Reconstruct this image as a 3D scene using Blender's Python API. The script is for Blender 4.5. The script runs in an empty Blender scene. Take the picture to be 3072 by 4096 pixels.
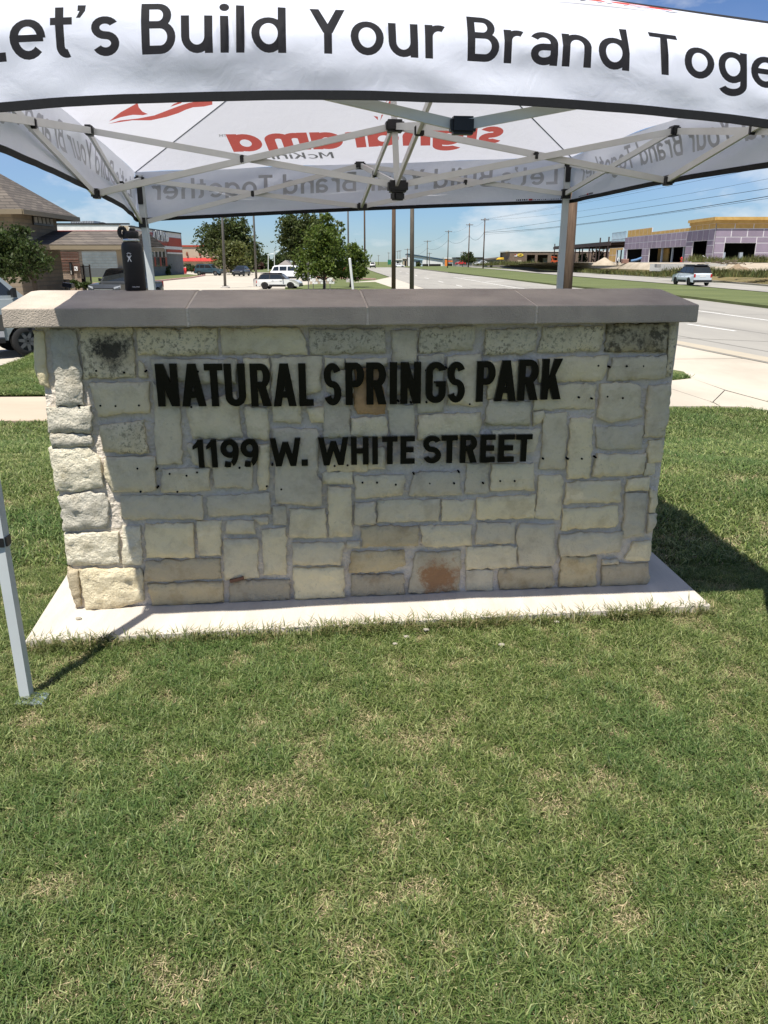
import bpy, bmesh, math, random
import numpy as np
from mathutils import Vector, Matrix, noise, geometry
random.seed(7); rng = np.random.default_rng(7)
PI = math.pi
scene = bpy.context.scene
COL = scene.collection
# ------------------------------------------------------------------ camera
F, CX, CY = 3050.0, 1536.0, 2048.0            # focal length in pixels of the 3072 x 4096 photograph
PITCH = math.atan(1002 / F)
EYE = 1.54                                     # metres above the lawn in front of the sign
cp, sp = math.cos(PITCH), math.sin(PITCH)
cam = bpy.data.cameras.new('camera'); cam_o = bpy.data.objects.new('camera', cam); COL.objects.link(cam_o)
cam.sensor_fit = 'VERTICAL'; cam.sensor_height = 36.0; cam.lens = F / 4096 * 36.0
cam.clip_start = 0.05; cam.clip_end = 9000
cam_o.location = (0, 0, EYE); cam_o.rotation_euler = (PI / 2 - PITCH, 0, 0)
scene.camera = cam_o
# ------------------------------------------------------------------ sky, sun, exposure
SUN = Vector((-0.28, -0.73, 1.92)).normalized()          # towards the sun
world = bpy.data.worlds.new('World'); scene.world = world; world.use_nodes = True
def build_world():
    nt = world.node_tree; N = nt.nodes; L = nt.links; N.clear()
    out = N.new('ShaderNodeOutputWorld'); bg = N.new('ShaderNodeBackground')
    sky = N.new('ShaderNodeTexSky'); sky.sky_type = 'NISHITA'; sky.sun_disc = False
    sky.sun_elevation = math.asin(SUN.z); sky.sun_rotation = math.atan2(SUN.x, SUN.y)
    sky.air_density = 1.0; sky.dust_density = 0.2; sky.ozone_density = 1.5; sky.altitude = 200
    tc = N.new('ShaderNodeTexCoord'); mp = N.new('ShaderNodeMapping'); mp.inputs['Scale'].default_value = (1, 1, 2.6)
    n1 = N.new('ShaderNodeTexNoise'); n1.inputs['Scale'].default_value = 5.5; n1.inputs['Detail'].default_value = 9; n1.inputs['Roughness'].default_value = 0.58
    r1 = N.new('ShaderNodeValToRGB'); r1.color_ramp.elements[0].position = 0.50; r1.color_ramp.elements[1].position = 0.64
    n2 = N.new('ShaderNodeTexNoise'); n2.inputs['Scale'].default_value = 2.0; n2.inputs['Detail'].default_value = 6
    r2 = N.new('ShaderNodeValToRGB'); r2.color_ramp.elements[0].position = 0.40; r2.color_ramp.elements[1].position = 0.8
    r2.color_ramp.elements[1].color = (0.45, 0.45, 0.45, 1)
    mx = N.new('ShaderNodeMath'); mx.operation = 'MAXIMUM'
    sx = N.new('ShaderNodeSeparateXYZ'); fade = N.new('ShaderNodeMapRange')
    fade.inputs[1].default_value = 0.16; fade.inputs[2].default_value = 0.42; fade.inputs[3].default_value = 0.58; fade.inputs[4].default_value = 0.50
    mm = N.new('ShaderNodeMath'); mm.operation = 'MULTIPLY'
    hs = N.new('ShaderNodeHueSaturation'); hs.inputs['Saturation'].default_value = 1.0; hs.inputs['Value'].default_value = 0.80
    tint = N.new('ShaderNodeMix'); tint.data_type = 'RGBA'; tint.blend_type = 'MULTIPLY'; tint.inputs[0].default_value = 1; tint.inputs[7].default_value = (0.41, 0.55, 0.78, 1)
    mix = N.new('ShaderNodeMix'); mix.data_type = 'RGBA'; mix.inputs[7].default_value = (5.2, 5.3, 5.4, 1)
    L.new(tc.outputs['Generated'], mp.inputs[0]); L.new(mp.outputs[0], n1.inputs[0]); L.new(mp.outputs[0], n2.inputs[0])
    L.new(n1.outputs[0], r1.inputs[0]); L.new(n2.outputs[0], r2.inputs[0])
    L.new(r1.outputs[0], mx.inputs[0]); L.new(r2.outputs[0], mx.inputs[1])
    L.new(tc.outputs['Generated'], sx.inputs[0]); L.new(sx.outputs[2], fade.inputs[0])
    L.new(mx.outputs[0], mm.inputs[0]); L.new(fade.outputs[0], mm.inputs[1])
    L.new(sky.outputs[0], hs.inputs['Color']); L.new(hs.outputs[0], tint.inputs[6]); L.new(tint.outputs[2], mix.inputs[6]); L.new(mm.outputs[0], mix.inputs[0])
    L.new(mix.outputs[2], bg.inputs[0]); bg.inputs[1].default_value = 0.115
    L.new(bg.outputs[0], out.inputs[0])
build_world()
sun = bpy.data.lights.new('sun', 'SUN'); sun_o = bpy.data.objects.new('sun', sun); COL.objects.link(sun_o)
sun.energy = 4.9; sun.angle = math.radians(0.53); sun.color = (1.0, 0.95, 0.87)
sun_o.rotation_euler = (-SUN).to_track_quat('-Z', 'Y').to_euler(); sun_o.location = (-10, -20, 60)
scene.view_settings.view_transform = 'Standard'; scene.view_settings.look = 'None'
scene.view_settings.exposure = 0.64; scene.view_settings.gamma = 1.0; scene.view_settings.use_curve_mapping = False
scene.render.engine = 'CYCLES'
scene.cycles.max_bounces = 8; scene.cycles.transparent_max_bounces = 8; scene.cycles.use_denoising = True
# ------------------------------------------------------------------ measuring the photograph: rays from the camera to real planes
def ray(px, py):
    a = (px - CX) / F; b = (CY - py) / F
    return Vector((a, cp + b * sp, -sp + b * cp))
def G(px, py, z=0.0):
    r = ray(px, py); t = (z - EYE) / r.z
    return Vector((r.x * t, r.y * t, z))
def Y(px, py, y):
    r = ray(px, py); t = y / r.y
    return Vector((r.x * t, y, EYE + r.z * t))
def PL(px, py, p0, n):
    c = Vector((0, 0, EYE)); r = ray(px, py); t = (p0 - c).dot(n) / r.dot(n)
    return c + r * t
# ------------------------------------------------------------------ materials
MATS = {}
def pm(name, col, col2=None, rough=0.75, scale=6.0, detail=5, bump=0.0, bscale=40.0, metallic=0.0, spec=0.4, hue_rand=0.0, contrast=(0.3, 0.7), coat=0.0, stretch=None, emit=None):
    if name in MATS: return MATS[name]
    m = bpy.data.materials.new(name); m.use_nodes = True; MATS[name] = m
    nt = m.node_tree; N = nt.nodes; L = nt.links
    b = N['Principled BSDF']; b.inputs['Roughness'].default_value = rough; b.inputs['Metallic'].default_value = metallic
    b.inputs['Specular IOR Level'].default_value = spec; b.inputs['Coat Weight'].default_value = coat
    c2 = col2 or tuple(x * 0.8 for x in col)
    tc = N.new('ShaderNodeTexCoord'); src = tc.outputs['Object']
    if stretch:
        mp = N.new('ShaderNodeMapping'); mp.inputs['Scale'].default_value = stretch; L.new(src, mp.inputs[0]); src = mp.outputs[0]
    n = N.new('ShaderNodeTexNoise'); n.inputs['Scale'].default_value = scale; n.inputs['Detail'].default_value = detail; n.inputs['Roughness'].default_value = 0.6
    L.new(src, n.inputs[0])
    r = N.new('ShaderNodeValToRGB'); r.color_ramp.elements[0].position = contrast[0]; r.color_ramp.elements[1].position = contrast[1]
    r.color_ramp.elements[0].color = (*c2, 1); r.color_ramp.elements[1].color = (*col, 1)
    L.new(n.outputs[0], r.inputs[0]); o = r.outputs[0]
    if hue_rand:
        oi = N.new('ShaderNodeObjectInfo'); hs = N.new('ShaderNodeHueSaturation')
        mr = N.new('ShaderNodeMapRange'); mr.inputs[3].default_value = 1 - hue_rand; mr.inputs[4].default_value = 1 + hue_rand
        L.new(oi.outputs['Random'], mr.inputs[0]); L.new(mr.outputs[0], hs.inputs['Value'])
        L.new(o, hs.inputs['Color']); o = hs.outputs[0]
    L.new(o, b.inputs['Base Color'])
    if bump:
        n2 = N.new('ShaderNodeTexNoise'); n2.inputs['Scale'].default_value = bscale; n2.inputs['Detail'].default_value = 6
        L.new(src, n2.inputs[0])
        bp = N.new('ShaderNodeBump'); bp.inputs['Strength'].default_value = 1.0; bp.inputs['Distance'].default_value = bump
        L.new(n2.outputs[0], bp.inputs['Height']); L.new(bp.outputs[0], b.inputs['Normal'])
    if emit:
        b.inputs['Emission Color'].default_value = (*emit[:3], 1); b.inputs['Emission Strength'].default_value = emit[3]
    return m
def flat(name, col, rough=0.6, metallic=0.0, spec=0.4, coat=0.0):
    return pm(name, col, tuple(x * 0.88 for x in col), rough=rough, metallic=metallic, spec=spec, coat=coat, scale=3)
# ------------------------------------------------------------------ object helpers
def tag(o, label=None, cat=None, group=None, kind=None):
    if label: o['label'] = label
    if cat: o['category'] = cat
    if group: o['group'] = group
    if kind: o['kind'] = kind
    return o
def mobj(name, verts, faces, m, parent=None, smooth=False):
    me = bpy.data.meshes.new(name); me.from_pydata([tuple(v) for v in verts], [], faces); me.validate(); me.update()
    if isinstance(m, (list, tuple)):
        for x in m: me.materials.append(x)
    elif m: me.materials.append(m)
    if smooth: me.polygons.foreach_set('use_smooth', [True] * len(me.polygons))
    o = bpy.data.objects.new(name, me); COL.objects.link(o)
    if parent: adopt(o, parent)
    return o
def world_of(p):
    l = p.matrix_local if p.parent is None else world_of(p.parent) @ p.matrix_parent_inverse @ p.matrix_basis
    return p.matrix_basis if p.parent is None else l
def adopt(o, parent):
    o.parent = parent; o.matrix_parent_inverse = world_of(parent).inverted()
def thing(name, label, cat, loc=(0, 0, 0), group=None, rz=0.0):
    o = bpy.data.objects.new(name, None); COL.objects.link(o); o.location = loc; o.rotation_euler = (0, 0, rz)
    o.empty_display_size = 0.2
    return tag(o, label, cat, group)
def part_local(o, parent):           # parent without keeping world place: mesh is written in the thing's own coordinates
    o.parent = parent; o.matrix_parent_inverse = Matrix.Identity(4); return o
def dup(root, loc, rz, label, group=None):
    r = root.copy(); COL.objects.link(r); r.location = loc; r.rotation_euler = (0, 0, rz); r['label'] = label
    if group: r['group'] = group
    for ch in list(root.children):
        c = ch.copy(); COL.objects.link(c); c.parent = r
        for g in list(ch.children):
            d = g.copy(); COL.objects.link(d); d.parent = c
    return r
class MB:
    def __init__(s): s.v = []; s.f = []
    def add(s, v, f):
        k = len(s.v); s.v += [Vector(x) for x in v]; s.f += [tuple(i + k for i in q) for q in f]; return s
    def hexa(s, p):                 # 8 corners: bottom 0-3 ccw, top 4-7
        return s.add(p, [(3, 2, 1, 0), (4, 5, 6, 7), (0, 1, 5, 4), (1, 2, 6, 5), (2, 3, 7, 6), (3, 0, 4, 7)])
    def box(s, c, d, rz=0.0):
        x, y, z = d[0] / 2, d[1] / 2, d[2] / 2; R = Matrix.Rotation(rz, 3, 'Z'); c = Vector(c)
        return s.hexa([c + R @ Vector(q) for q in ((-x, -y, -z), (x, -y, -z), (x, y, -z), (-x, y, -z), (-x, -y, z), (x, -y, z), (x, y, z), (-x, y, z))])
    def bb(s, a, b):
        return s.box([(a[i] + b[i]) / 2 for i in range(3)], [abs(b[i] - a[i]) for i in range(3)])
    def bar(s, p0, p1, w, h, up=(0, 0, 1)):     # rectangular bar: w across, h along up
        p0, p1 = Vector(p0), Vector(p1); d = (p1 - p0).normalized(); up = Vector(up)
        if abs(d.dot(up)) > 0.98: up = Vector((1, 0, 0))
        a = d.cross(up).normalized() * w / 2; b = a.cross(d).normalized() * h / 2
        return s.hexa([p0 - a - b, p0 + a - b, p0 + a + b, p0 - a + b, p1 - a - b, p1 + a - b, p1 + a + b, p1 - a + b])
    def tube(s, pts, r, n=6, cap=True):
        pts = [Vector(p) for p in pts]; rr = r if isinstance(r, (list, tuple)) else [r] * len(pts); rings = []
        for i, p in enumerate(pts):
            d = (pts[min(i + 1, len(pts) - 1)] - pts[max(i - 1, 0)]).normalized()
            u = Vector((0, 0, 1)) if abs(d.z) < 0.95 else Vector((1, 0, 0))
            a = d.cross(u).normalized(); b = d.cross(a)
            rings.append([p + (a * math.cos(2 * PI * k / n) + b * math.sin(2 * PI * k / n)) * rr[i] for k in range(n)])
        v = [q for R in rings for q in R]; f = []
        for i in range(len(pts) - 1):
            for k in range(n):
                f.append((i * n + k, (i + 1) * n + k, (i + 1) * n + (k + 1) % n, i * n + (k + 1) % n))
        if cap: f.append(tuple(range(n))); f.append(tuple((len(pts) - 1) * n + k for k in reversed(range(n))))
        return s.add(v, f)
    def lathe(s, prof, n=20, c=(0, 0, 0)):      # (r, z) from bottom to top
        c = Vector(c); v = []; f = []
        for r, z in prof:
            for k in range(n): v.append(c + Vector((r * math.cos(2 * PI * k / n), r * math.sin(2 * PI * k / n), z)))
        for i in range(len(prof) - 1):
            for k in range(n): f.append((i * n + k, i * n + (k + 1) % n, (i + 1) * n + (k + 1) % n, (i + 1) * n + k))
        f.append(tuple(reversed(range(n)))); f.append(tuple((len(prof) - 1) * n + k for k in range(n)))
        return s.add(v, f)
    def prism(s, poly, off):          # 3-D planar polygon pushed along off
        off = Vector(off); n = len(poly); p = [Vector(q) for q in poly]
        f = [tuple(range(n)), tuple(2 * n - 1 - k for k in range(n))] + [(i, i + n, (i + 1) % n + n, (i + 1) % n) for i in range(n)]
        return s.add(p + [q + off for q in p], f)
    def build(s, name, m, parent=None, smooth=False, recalc=True):
        o = mobj(name, s.v, s.f, m, parent, smooth)
        if recalc:
            bm = bmesh.new(); bm.from_mesh(o.data); bmesh.ops.recalc_face_normals(bm, faces=bm.faces); bm.to_mesh(o.data); bm.free()
        return o
    def local(s, name, m, parent, smooth=False):
        o = s.build(name, m, None, smooth); return part_local(o, parent)
def fbm(p, s, oct=4):
    return noise.fractal(Vector(p) * s, 1.0, 2.0, oct)
# ------------------------------------------------------------------ lettering: every glyph is a union of strokes, merged by a constrained triangulation
def rect(x0, y0, x1, y1): return [(x0, y0), (x1, y0), (x1, y1), (x0, y1)]
def arc(cx, cy, rx, ry, a0, a1, w, wy, n=12):
    o = []; i = []
    for k in range(n + 1):
        t = math.radians(a0 + (a1 - a0) * k / n); c, s_ = math.cos(t), math.sin(t)
        o.append((cx + (rx + w / 2) * c, cy + (ry + wy / 2) * s_)); i.append((cx + (rx - w / 2) * c, cy + (ry - wy / 2) * s_))
    return o + i[::-1]
def ring(cx, cy, rx, ry, w, wy, n=12): return [arc(cx, cy, rx, ry, 0, 180, w, wy, n), arc(cx, cy, rx, ry, 180, 360, w, wy, n)]
def line(x0, y0, x1, y1, w):      # horizontal-cut diagonal, w measured horizontally
    return [(x0 - w / 2, y0), (x0 + w / 2, y0), (x1 + w / 2, y1), (x1 - w / 2, y1)]
def caps(ch, b, w, wy):
    if ch == 'N': return [rect(0, 0, w, 1), rect(b - w, 0, b, 1), [(0, 1), (w * 1.1, 1), (b, 0), (b - w * 1.1, 0)]]
    if ch == 'A':
        a = w * 1.15; c = b / 2
        yb, yt = 0.20, 0.20 + wy * 0.95
        return [[(0, 0), (w * 1.05, 0), (c + a * .5, 1), (c - a * .5, 1)], [(b, 0), (b - w * 1.05, 0), (c - a * .5, 1), (c + a * .5, 1)], rect(b * .22, yb, b * .78, yt)]
    if ch == 'T': return [rect(0, 1 - wy, b, 1), rect(b / 2 - w / 2, 0, b / 2 + w / 2, 1)]
    if ch == 'L': return [rect(0, 0, w, 1), rect(0, 0, b, wy)]
    if ch == 'I': return [rect(0, 0, w, 1)]
    if ch == 'H': return [rect(0, 0, w, 1), rect(b - w, 0, b, 1), rect(0, .5 - wy / 2, b, .5 + wy / 2)]
    if ch == 'E': return [rect(0, 0, w, 1), rect(0, 0, b, wy), rect(0, 1 - wy, b, 1), rect(0, .51 - wy / 2, b * .92, .51 + wy / 2)]
    if ch == 'F': return [rect(0, 0, w, 1), rect(0, 1 - wy, b, 1), rect(0, .5 - wy / 2, b * .9, .5 + wy / 2)]
    if ch == 'U':
        r = min(.32, b * .5); return [rect(0, r, w, 1), rect(b - w, r, b, 1), arc(b / 2, r, b / 2 - w / 2, r - wy / 2, 180, 360, w, wy)]
    if ch in 'PRB':
        lo = .42 if ch != 'B' else .46; rr = min((1 - lo) / 2, b * .45)
        out = [rect(0, 0, w, 1), rect(0, 1 - wy, b - rr, 1), rect(0, lo, b - rr, lo + wy), arc(b - rr, (1 + lo) / 2, rr - w / 2, (1 - lo) / 2 - wy / 2, -90, 90, w, wy)]
        if ch == 'R': out.append([(b - w * 1.12, 0), (b + w * .06, 0), (b * .5 + w * .62, lo + wy * .8), (b * .5 - w * .5, lo + wy * .8)])
        if ch == 'B':
            b2 = b * 1.06; hi = lo + wy; rr = hi / 2
            out[1] = rect(0, 1 - wy, b * .94 - .27, 1); out[2] = rect(0, lo, b2 - rr, hi); out[3] = arc(b * .94 - .27, (1 + lo) / 2, .27 - w / 2, (1 - lo) / 2 - wy / 2, -90, 90, w, wy)
            out += [rect(0, 0, b2 - rr, wy), arc(b2 - rr, hi / 2, rr - w / 2, hi / 2 - wy / 2, -90, 90, w, wy)]
        return out
    if ch == 'S':
        q = (1 - wy) / 4; rx = b / 2 - w / 2
        return [arc(b / 2, 1 - wy / 2 - q, rx, q, 22, 270, w, wy, 16), arc(b / 2, wy / 2 + q, rx, q, -158, 90, w, wy, 16)]
    if ch == 'G':
        r = min(.34, b * .5); rx = b / 2 - w / 2; ry = r - wy / 2
        return [arc(b / 2, 1 - r, rx, ry, 12, 180, w, wy), rect(0, r, w, 1 - r), arc(b / 2, r, rx, ry, 180, 360, w, wy), rect(b - w, r, b, .53), rect(b * .52, .53 - wy * .8, b, .53)]
    if ch == 'K': return [rect(0, 0, w, 1), [(w * .8, .36), (b - w * 1.15, 1), (b + w * .05, 1), (w * .9, .18)], [(b + w * .1, 0), (b - w * 1.1, 0), (b * .34, .5), (b * .34 + w * .9, .66)]]
    if ch == 'W':
        h = w * .98; k = b / 4
        return [line(k * 1.05, 0, h / 2, 1, h), line(k * 1.05, 0, 2 * k, 1 * .86, h), line(3 * k - k * .05, 0, 2 * k, .86, h), line(3 * k - k * .05, 0, b - h / 2, 1, h)]
    if ch == 'M': return [rect(0, 0, w, 1), rect(b - w, 0, b, 1), [(0, 1), (w * 1.15, 1), (b / 2 + w * .3, .3), (b / 2 - w * .3, .3)], [(b, 1), (b - w * 1.15, 1), (b / 2 - w * .3, .3), (b / 2 + w * .3, .3)]]
    if ch == 'Y': return [line(b / 2, .40, w * .58, 1, w * 1.15), line(b / 2, .40, b - w * .58, 1, w * 1.15), rect(b / 2 - w / 2, 0, b / 2 + w / 2, .44)]
    if ch == '1': return [rect(b - w, 0, b, 1), [(0, .78), (b - w * .9, 1), (b - w * .5, 1), (b - w * .5, .80), (0, .66)] if b > w * 1.2 else rect(0, 0, w, 1)]
    if ch == '9':
        r = .33; return ring(b / 2, 1 - r, b / 2 - w / 2, r - wy / 2, w, wy) + [arc(b / 2 - b * .02, .60, b / 2 - w / 2 + b * .02, .60 - wy / 2, 0, -70, w, wy, 10), rect(b * .24, 0, b * .52, wy * .98), [(b * .16, wy * .15), (b * .3, 0), (b * .45, 0), (b * .45, wy), (b * .22, wy * 1.15)]]
    if ch == '.': return [rect(0, 0, w * 1.15, w * 1.15)]
    return []
def lower(ch, w, wy, X=.72, D=.70, asc=1.0):
    r = D / 2; rx = r - w / 2; ry = X / 2 - wy / 2; c = X / 2
    if ch == 'o': return ring(r, c, rx, ry, w, wy), D
    if ch == 'e': return [arc(r, c, rx, ry, 0, 318, w, wy, 20), rect(w * .7, c - wy * .42, D - w * .3, c + wy * .42)], D
    if ch == 'c': return [arc(r, c, rx, ry, 42, 318, w, wy, 18)], D * .93
    if ch == 'd': return ring(r, c, rx, ry, w, wy) + [rect(D - w, 0, D, asc)], D
    if ch == 'a': return [rect(D * .84 - w, 0, D * .84, X * .62), arc(D * .40, X * .62, D * .44 - w / 2, X * .38 - wy / 2, -4, 150, w, wy), arc(D * .39, X * .30, D * .39 - w / 2, X * .30 - wy / 2, 88, 272, w, wy), arc(D * .39, X * .30, D * .45 - w / 2, X * .30 - wy / 2, -93, 0, w, wy), rect(D * .36, X * .6 - wy, D * .84 - w * .5, X * .6)], D * .84
    if ch == 'q': return ring(r, c, rx, ry, w, wy) + [rect(D - w, 0, D, X)], D      # one-storey a
    if ch == 'g': return ring(r, c, rx, ry, w, wy) + [rect(D - w, -.02, D, X), arc(r, -.02, rx, .24 - wy / 2, -150, 0, w, wy)], D
    if ch == 'n': return [rect(0, 0, w, X), arc(D * .45, X - .3, D * .45 - w / 2, .3 - wy / 2, 0, 180, w, wy), rect(D * .9 - w, 0, D * .9, X - .3)], D * .9
    if ch == 'h': return [rect(0, 0, w, asc), arc(D * .45, X - .3, D * .45 - w / 2, .3 - wy / 2, 0, 180, w, wy), rect(D * .9 - w, 0, D * .9, X - .3)], D * .9
    if ch == 'm':
        h = D * .42; return [rect(0, 0, w, X), arc(h, X - .26, h - w / 2, .26 - wy / 2, 0, 180, w, wy), rect(2 * h - w, 0, 2 * h, X - .26), arc(3 * h - w, X - .26, h - w / 2, .26 - wy / 2, 0, 180, w, wy), rect(4 * h - 2 * w, 0, 4 * h - w, X - .26)], 4 * h - w
    if ch == 'u': return [rect(0, .3, w, X), arc(D * .45, .3, D * .45 - w / 2, .3 - wy / 2, 180, 360, w, wy), rect(D * .9 - w, 0, D * .9, X)], D * .9
    if ch == 'r': return [rect(0, 0, w, X), arc(D * .42, X - .28, D * .42 - w / 2, .28 - wy / 2, 62, 180, w, wy)], D * .6
    if ch == 'i': return [rect(0, 0, w, X), arc(w / 2, .93, w * .3, w * .3, 0, 180, w * .6, w * .6), arc(w / 2, .93, w * .3, w * .3, 180, 360, w * .6, w * .6)], w
    if ch == 'l': return [rect(0, 0, w, asc)], w
    if ch == 't': return [rect(.1, .2, .1 + w, .93), rect(0, X - wy, .43, X), arc(.1 + .2, .2, .2 - w / 2, .2 - wy / 2, 180, 292, w, wy)], .42
    if ch == 's':
        b = D * .78; q = (X - wy) / 4
        return [arc(b / 2, X - wy / 2 - q, b / 2 - w / 2, q, 28, 270, w, wy, 14), arc(b / 2, wy / 2 + q, b / 2 - w / 2, q, -152, 90, w, wy, 14)], b
    if ch == 'y': return [line(D * .44, 0, w * .55, X, w * 1.1), line(D * .2, -.25, D * .88 - w * .55, X, w * 1.1)], D * .88
    if ch == 'k': return [rect(0, 0, w, asc), [(w * .8, .22), (D * .55, X), (D * .84, X), (w * .9, .06)], [(D * .88, 0), (D * .58, 0), (w * 1.2, .34), (w * 2.1, .46)]], D * .86
    if ch == "'": return [[(.02, .97), (.18, .97), (.17, .84), (.07, .70), (-.01, .70), (.06, .84), (.02, .84)]], .18
    return [], .2
class Polys(list):
    def __init__(s, it=(), grp=()): super().__init__(it); s.grp = list(grp)
CAPW = dict(B=.64, Y=.74, T=.66, L=.54, M=.82, K=.68, H=.72, F=.56)
def layout(text, w, wy, sb=.085, space=.30, X=.72, D=.70, capk=1.0):
    x = 0.0; out = Polys()
    for ci, ch in enumerate(text):
        if ch == ' ': x += space; continue
        if ch.isupper(): b = CAPW.get(ch, .7) * capk; ps = caps(ch, b, w, wy)
        else: ps, b = lower(ch, w, wy, X, D)
        out += [[(px + x, py) for px, py in p] for p in ps]; out.grp += [ci] * len(ps); x += b + sb * (1.5 if ch in 'ildBunhmr' else 1)
    return out, x - sb
class Tris(list):
    def __init__(s): s.src = []
def union_tri(polys, extra=(), outline=None):
    """triangulate the union of strokes (and the sheet they are printed on); returns verts, printed triangles, other triangles"""
    V = []; Fc = []
    def ccw(p): return p if sum(p[i - 1][0] * p[i][1] - p[i][0] * p[i - 1][1] for i in range(len(p))) > 0 else p[::-1]
    polys = [ccw(list(p)) for p in polys]
    if outline is not None: outline = ccw(list(outline)); Fc.append(list(range(len(V), len(V) + len(outline)))); V += outline
    for p in polys: Fc.append(list(range(len(V), len(V) + len(p)))); V += p
    V += list(extra)
    ov, oe, of, _, _, ofo = geometry.delaunay_2d_cdt([Vector(v) for v in V], [], Fc, 0, 1e-6)
    a = Tris(); b = []; k0 = 1 if outline is not None else 0
    for f, o in zip(of, ofo):
        if not o: continue
        p = [i for i in o if i >= k0]
        if p: a.append(tuple(f)); a.src.append(min(p) - k0)
        else: b.append(tuple(f))
    return ov, a, b
def solid_glyph(name, polys, to3, depth_vec, m, parent):
    ov, a, _ = union_tri(polys)
    used = sorted({i for t in a for i in t}); ix = {i: k for k, i in enumerate(used)}
    a = [tuple(ix[i] for i in t) for t in a]; n = len(used)
    base = [to3(*ov[i]) for i in used]
    edge = {}
    for t in a:
        for i in range(3):
            e = (t[i], t[(i + 1) % 3]); edge[e] = edge.get(e, 0) + 1
    v = [p + depth_vec for p in base] + base; f = list(a) + [(t[2] + n, t[1] + n, t[0] + n) for t in a]
    for (i, j) in edge:
        if (j, i) not in edge: f.append((j, i, i + n, j + n))
    mb = MB(); mb.v = v; mb.f = f
    return mb.build(name, m, parent)
# ================================================================== GROUND
ZB = -0.75                                     # level of the street, the car parks and the verges behind the sign's mound
def zl(x, y):                                  # the lawn: a low mound that falls to the street behind the sign
    t = min(1, max(0, (y - 5.0) / 5.6)); t = t * t * (3 - 2 * t)
    return (ZB + .05) * t - .004
CONC = (.50, .455, .385); 
m_conc = pm('pale_concrete', (.50, .455, .375), (.40, .36, .30), rough=.9, scale=1.3, bump=.004, bscale=30, detail=8)
m_road = pm('road_concrete', (.33, .312, .27), (.25, .237, .21), rough=.9, scale=.35, detail=9, bump=.003, bscale=20, stretch=(1, .25, 1))
m_kerb = pm('kerb_concrete', (.42, .37, .30), (.33, .29, .24), rough=.9, scale=2, bump=.004)
m_redkerb = pm('red_painted_kerb', (.46, .20, .18), (.52, .38, .33), rough=.85, scale=1.6)
m_paint = pm('white_road_paint', (.78, .77, .73), (.62, .61, .57), rough=.8, scale=3)
m_far = pm('verge_grass', (.125, .145, .048), (.08, .10, .03), rough=.95, scale=.6, detail=10, contrast=(.35, .65), bump=.03, bscale=14, stretch=(.35, 1, 1))
m_dirt = pm('pale_dirt', (.44, .38, .29), (.30, .25, .18), rough=.95, scale=.5, detail=10, bump=.05, bscale=3)
m_dry = pm('dry_grass_bank', (.20, .15, .07), (.12, .11, .04), rough=.95, scale=.8, detail=10, bump=.04, bscale=6)
def lawn_mat():
    m = bpy.data.materials.new('lawn_soil'); m.use_nodes = True; nt = m.node_tree; N = nt.nodes; L = nt.links
    b = N['Principled BSDF']; b.inputs['Roughness'].default_value = .95; b.inputs['Specular IOR Level'].default_value = .15
    tc = N.new('ShaderNodeTexCoord')
    n = N.new('ShaderNodeTexNoise'); n.inputs['Scale'].default_value = 2.2; n.inputs['Detail'].default_value = 10; n.inputs['Roughness'].default_value = .65
    r = N.new('ShaderNodeValToRGB'); e = r.color_ramp.elements
    e[0].position = .36; e[0].color = (.062, .085, .028, 1); e[1].position = .82; e[1].color = (.22, .20, .095, 1)
    n2 = N.new('ShaderNodeTexNoise'); n2.inputs['Scale'].default_value = 90; n2.inputs['Detail'].default_value = 6
    mx = N.new('ShaderNodeMix'); mx.data_type = 'RGBA'; mx.blend_type = 'MULTIPLY'; mx.inputs[0].default_value = .75
    r2 = N.new('ShaderNodeValToRGB'); r2.color_ramp.elements[0].position = .3; r2.color_ramp.elements[0].color = (.25, .25, .22, 1); r2.color_ramp.elements[1].position = .75
    bp = N.new('ShaderNodeBump'); bp.inputs['Distance'].default_value = .02
    for q in (n, n2): L.new(tc.outputs['Object'], q.inputs[0])
    L.new(n.outputs[0], r.inputs[0]); L.new(n2.outputs[0], r2.inputs[0]); L.new(r.outputs[0], mx.inputs[6]); L.new(r2.outputs[0], mx.inputs[7])
    L.new(mx.outputs[2], b.inputs['Base Color']); L.new(n2.outputs[0], bp.inputs['Height']); L.new(bp.outputs[0], b.inputs['Normal'])
    return m
def struct(name, verts, faces, m, label, smooth=False):
    return tag(mobj(name, verts, faces, m, None, smooth), label, name.replace('_', ' '), None, 'structure')
def sheet(name, pxs, z, m, label, thick=0.0):
    p = [G(x, y, z) for x, y in pxs]
    area = sum(p[i].x * p[(i + 1) % len(p)].y - p[(i + 1) % len(p)].x * p[i].y for i in range(len(p)))
    if area < 0: p = p[::-1]
    mb = MB()
    if thick: mb.prism([q for q in p], (0, 0, -thick))
    else: mb.add(p, [tuple(range(len(p)))])
    return tag(mb.build(name, m), label, name.replace('_', ' '), None, 'structure')
# far ground to the horizon
struct('ground', [(-4000, -30, ZB - .06), (4000, -30, ZB - .06), (4000, 5000, ZB - .06), (-4000, 5000, ZB - .06)], [(0, 1, 2, 3)], m_far, 'flat mown grass plain running out to the horizon')
# lawn mound
m_lawn = lawn_mat()
LX = np.concatenate([np.linspace(-14, -3.2, 22), np.linspace(-3, 3, 41), np.linspace(3.2, 14, 22)]); LY = np.concatenate([np.linspace(-6, 0, 9), np.linspace(.25, 6, 36), np.linspace(6.3, 13.2, 24)])
lv = [(x, y, zl(x, y)) for y in LY for x in LX]; nx = len(LX)
struct('lawn', lv, [(j * nx + i, j * nx + i + 1, (j + 1) * nx + i + 1, (j + 1) * nx + i) for j in range(len(LY) - 1) for i in range(nx - 1)], m_lawn, 'patchy green lawn with straw coloured thatch around the stone sign', True)
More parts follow.
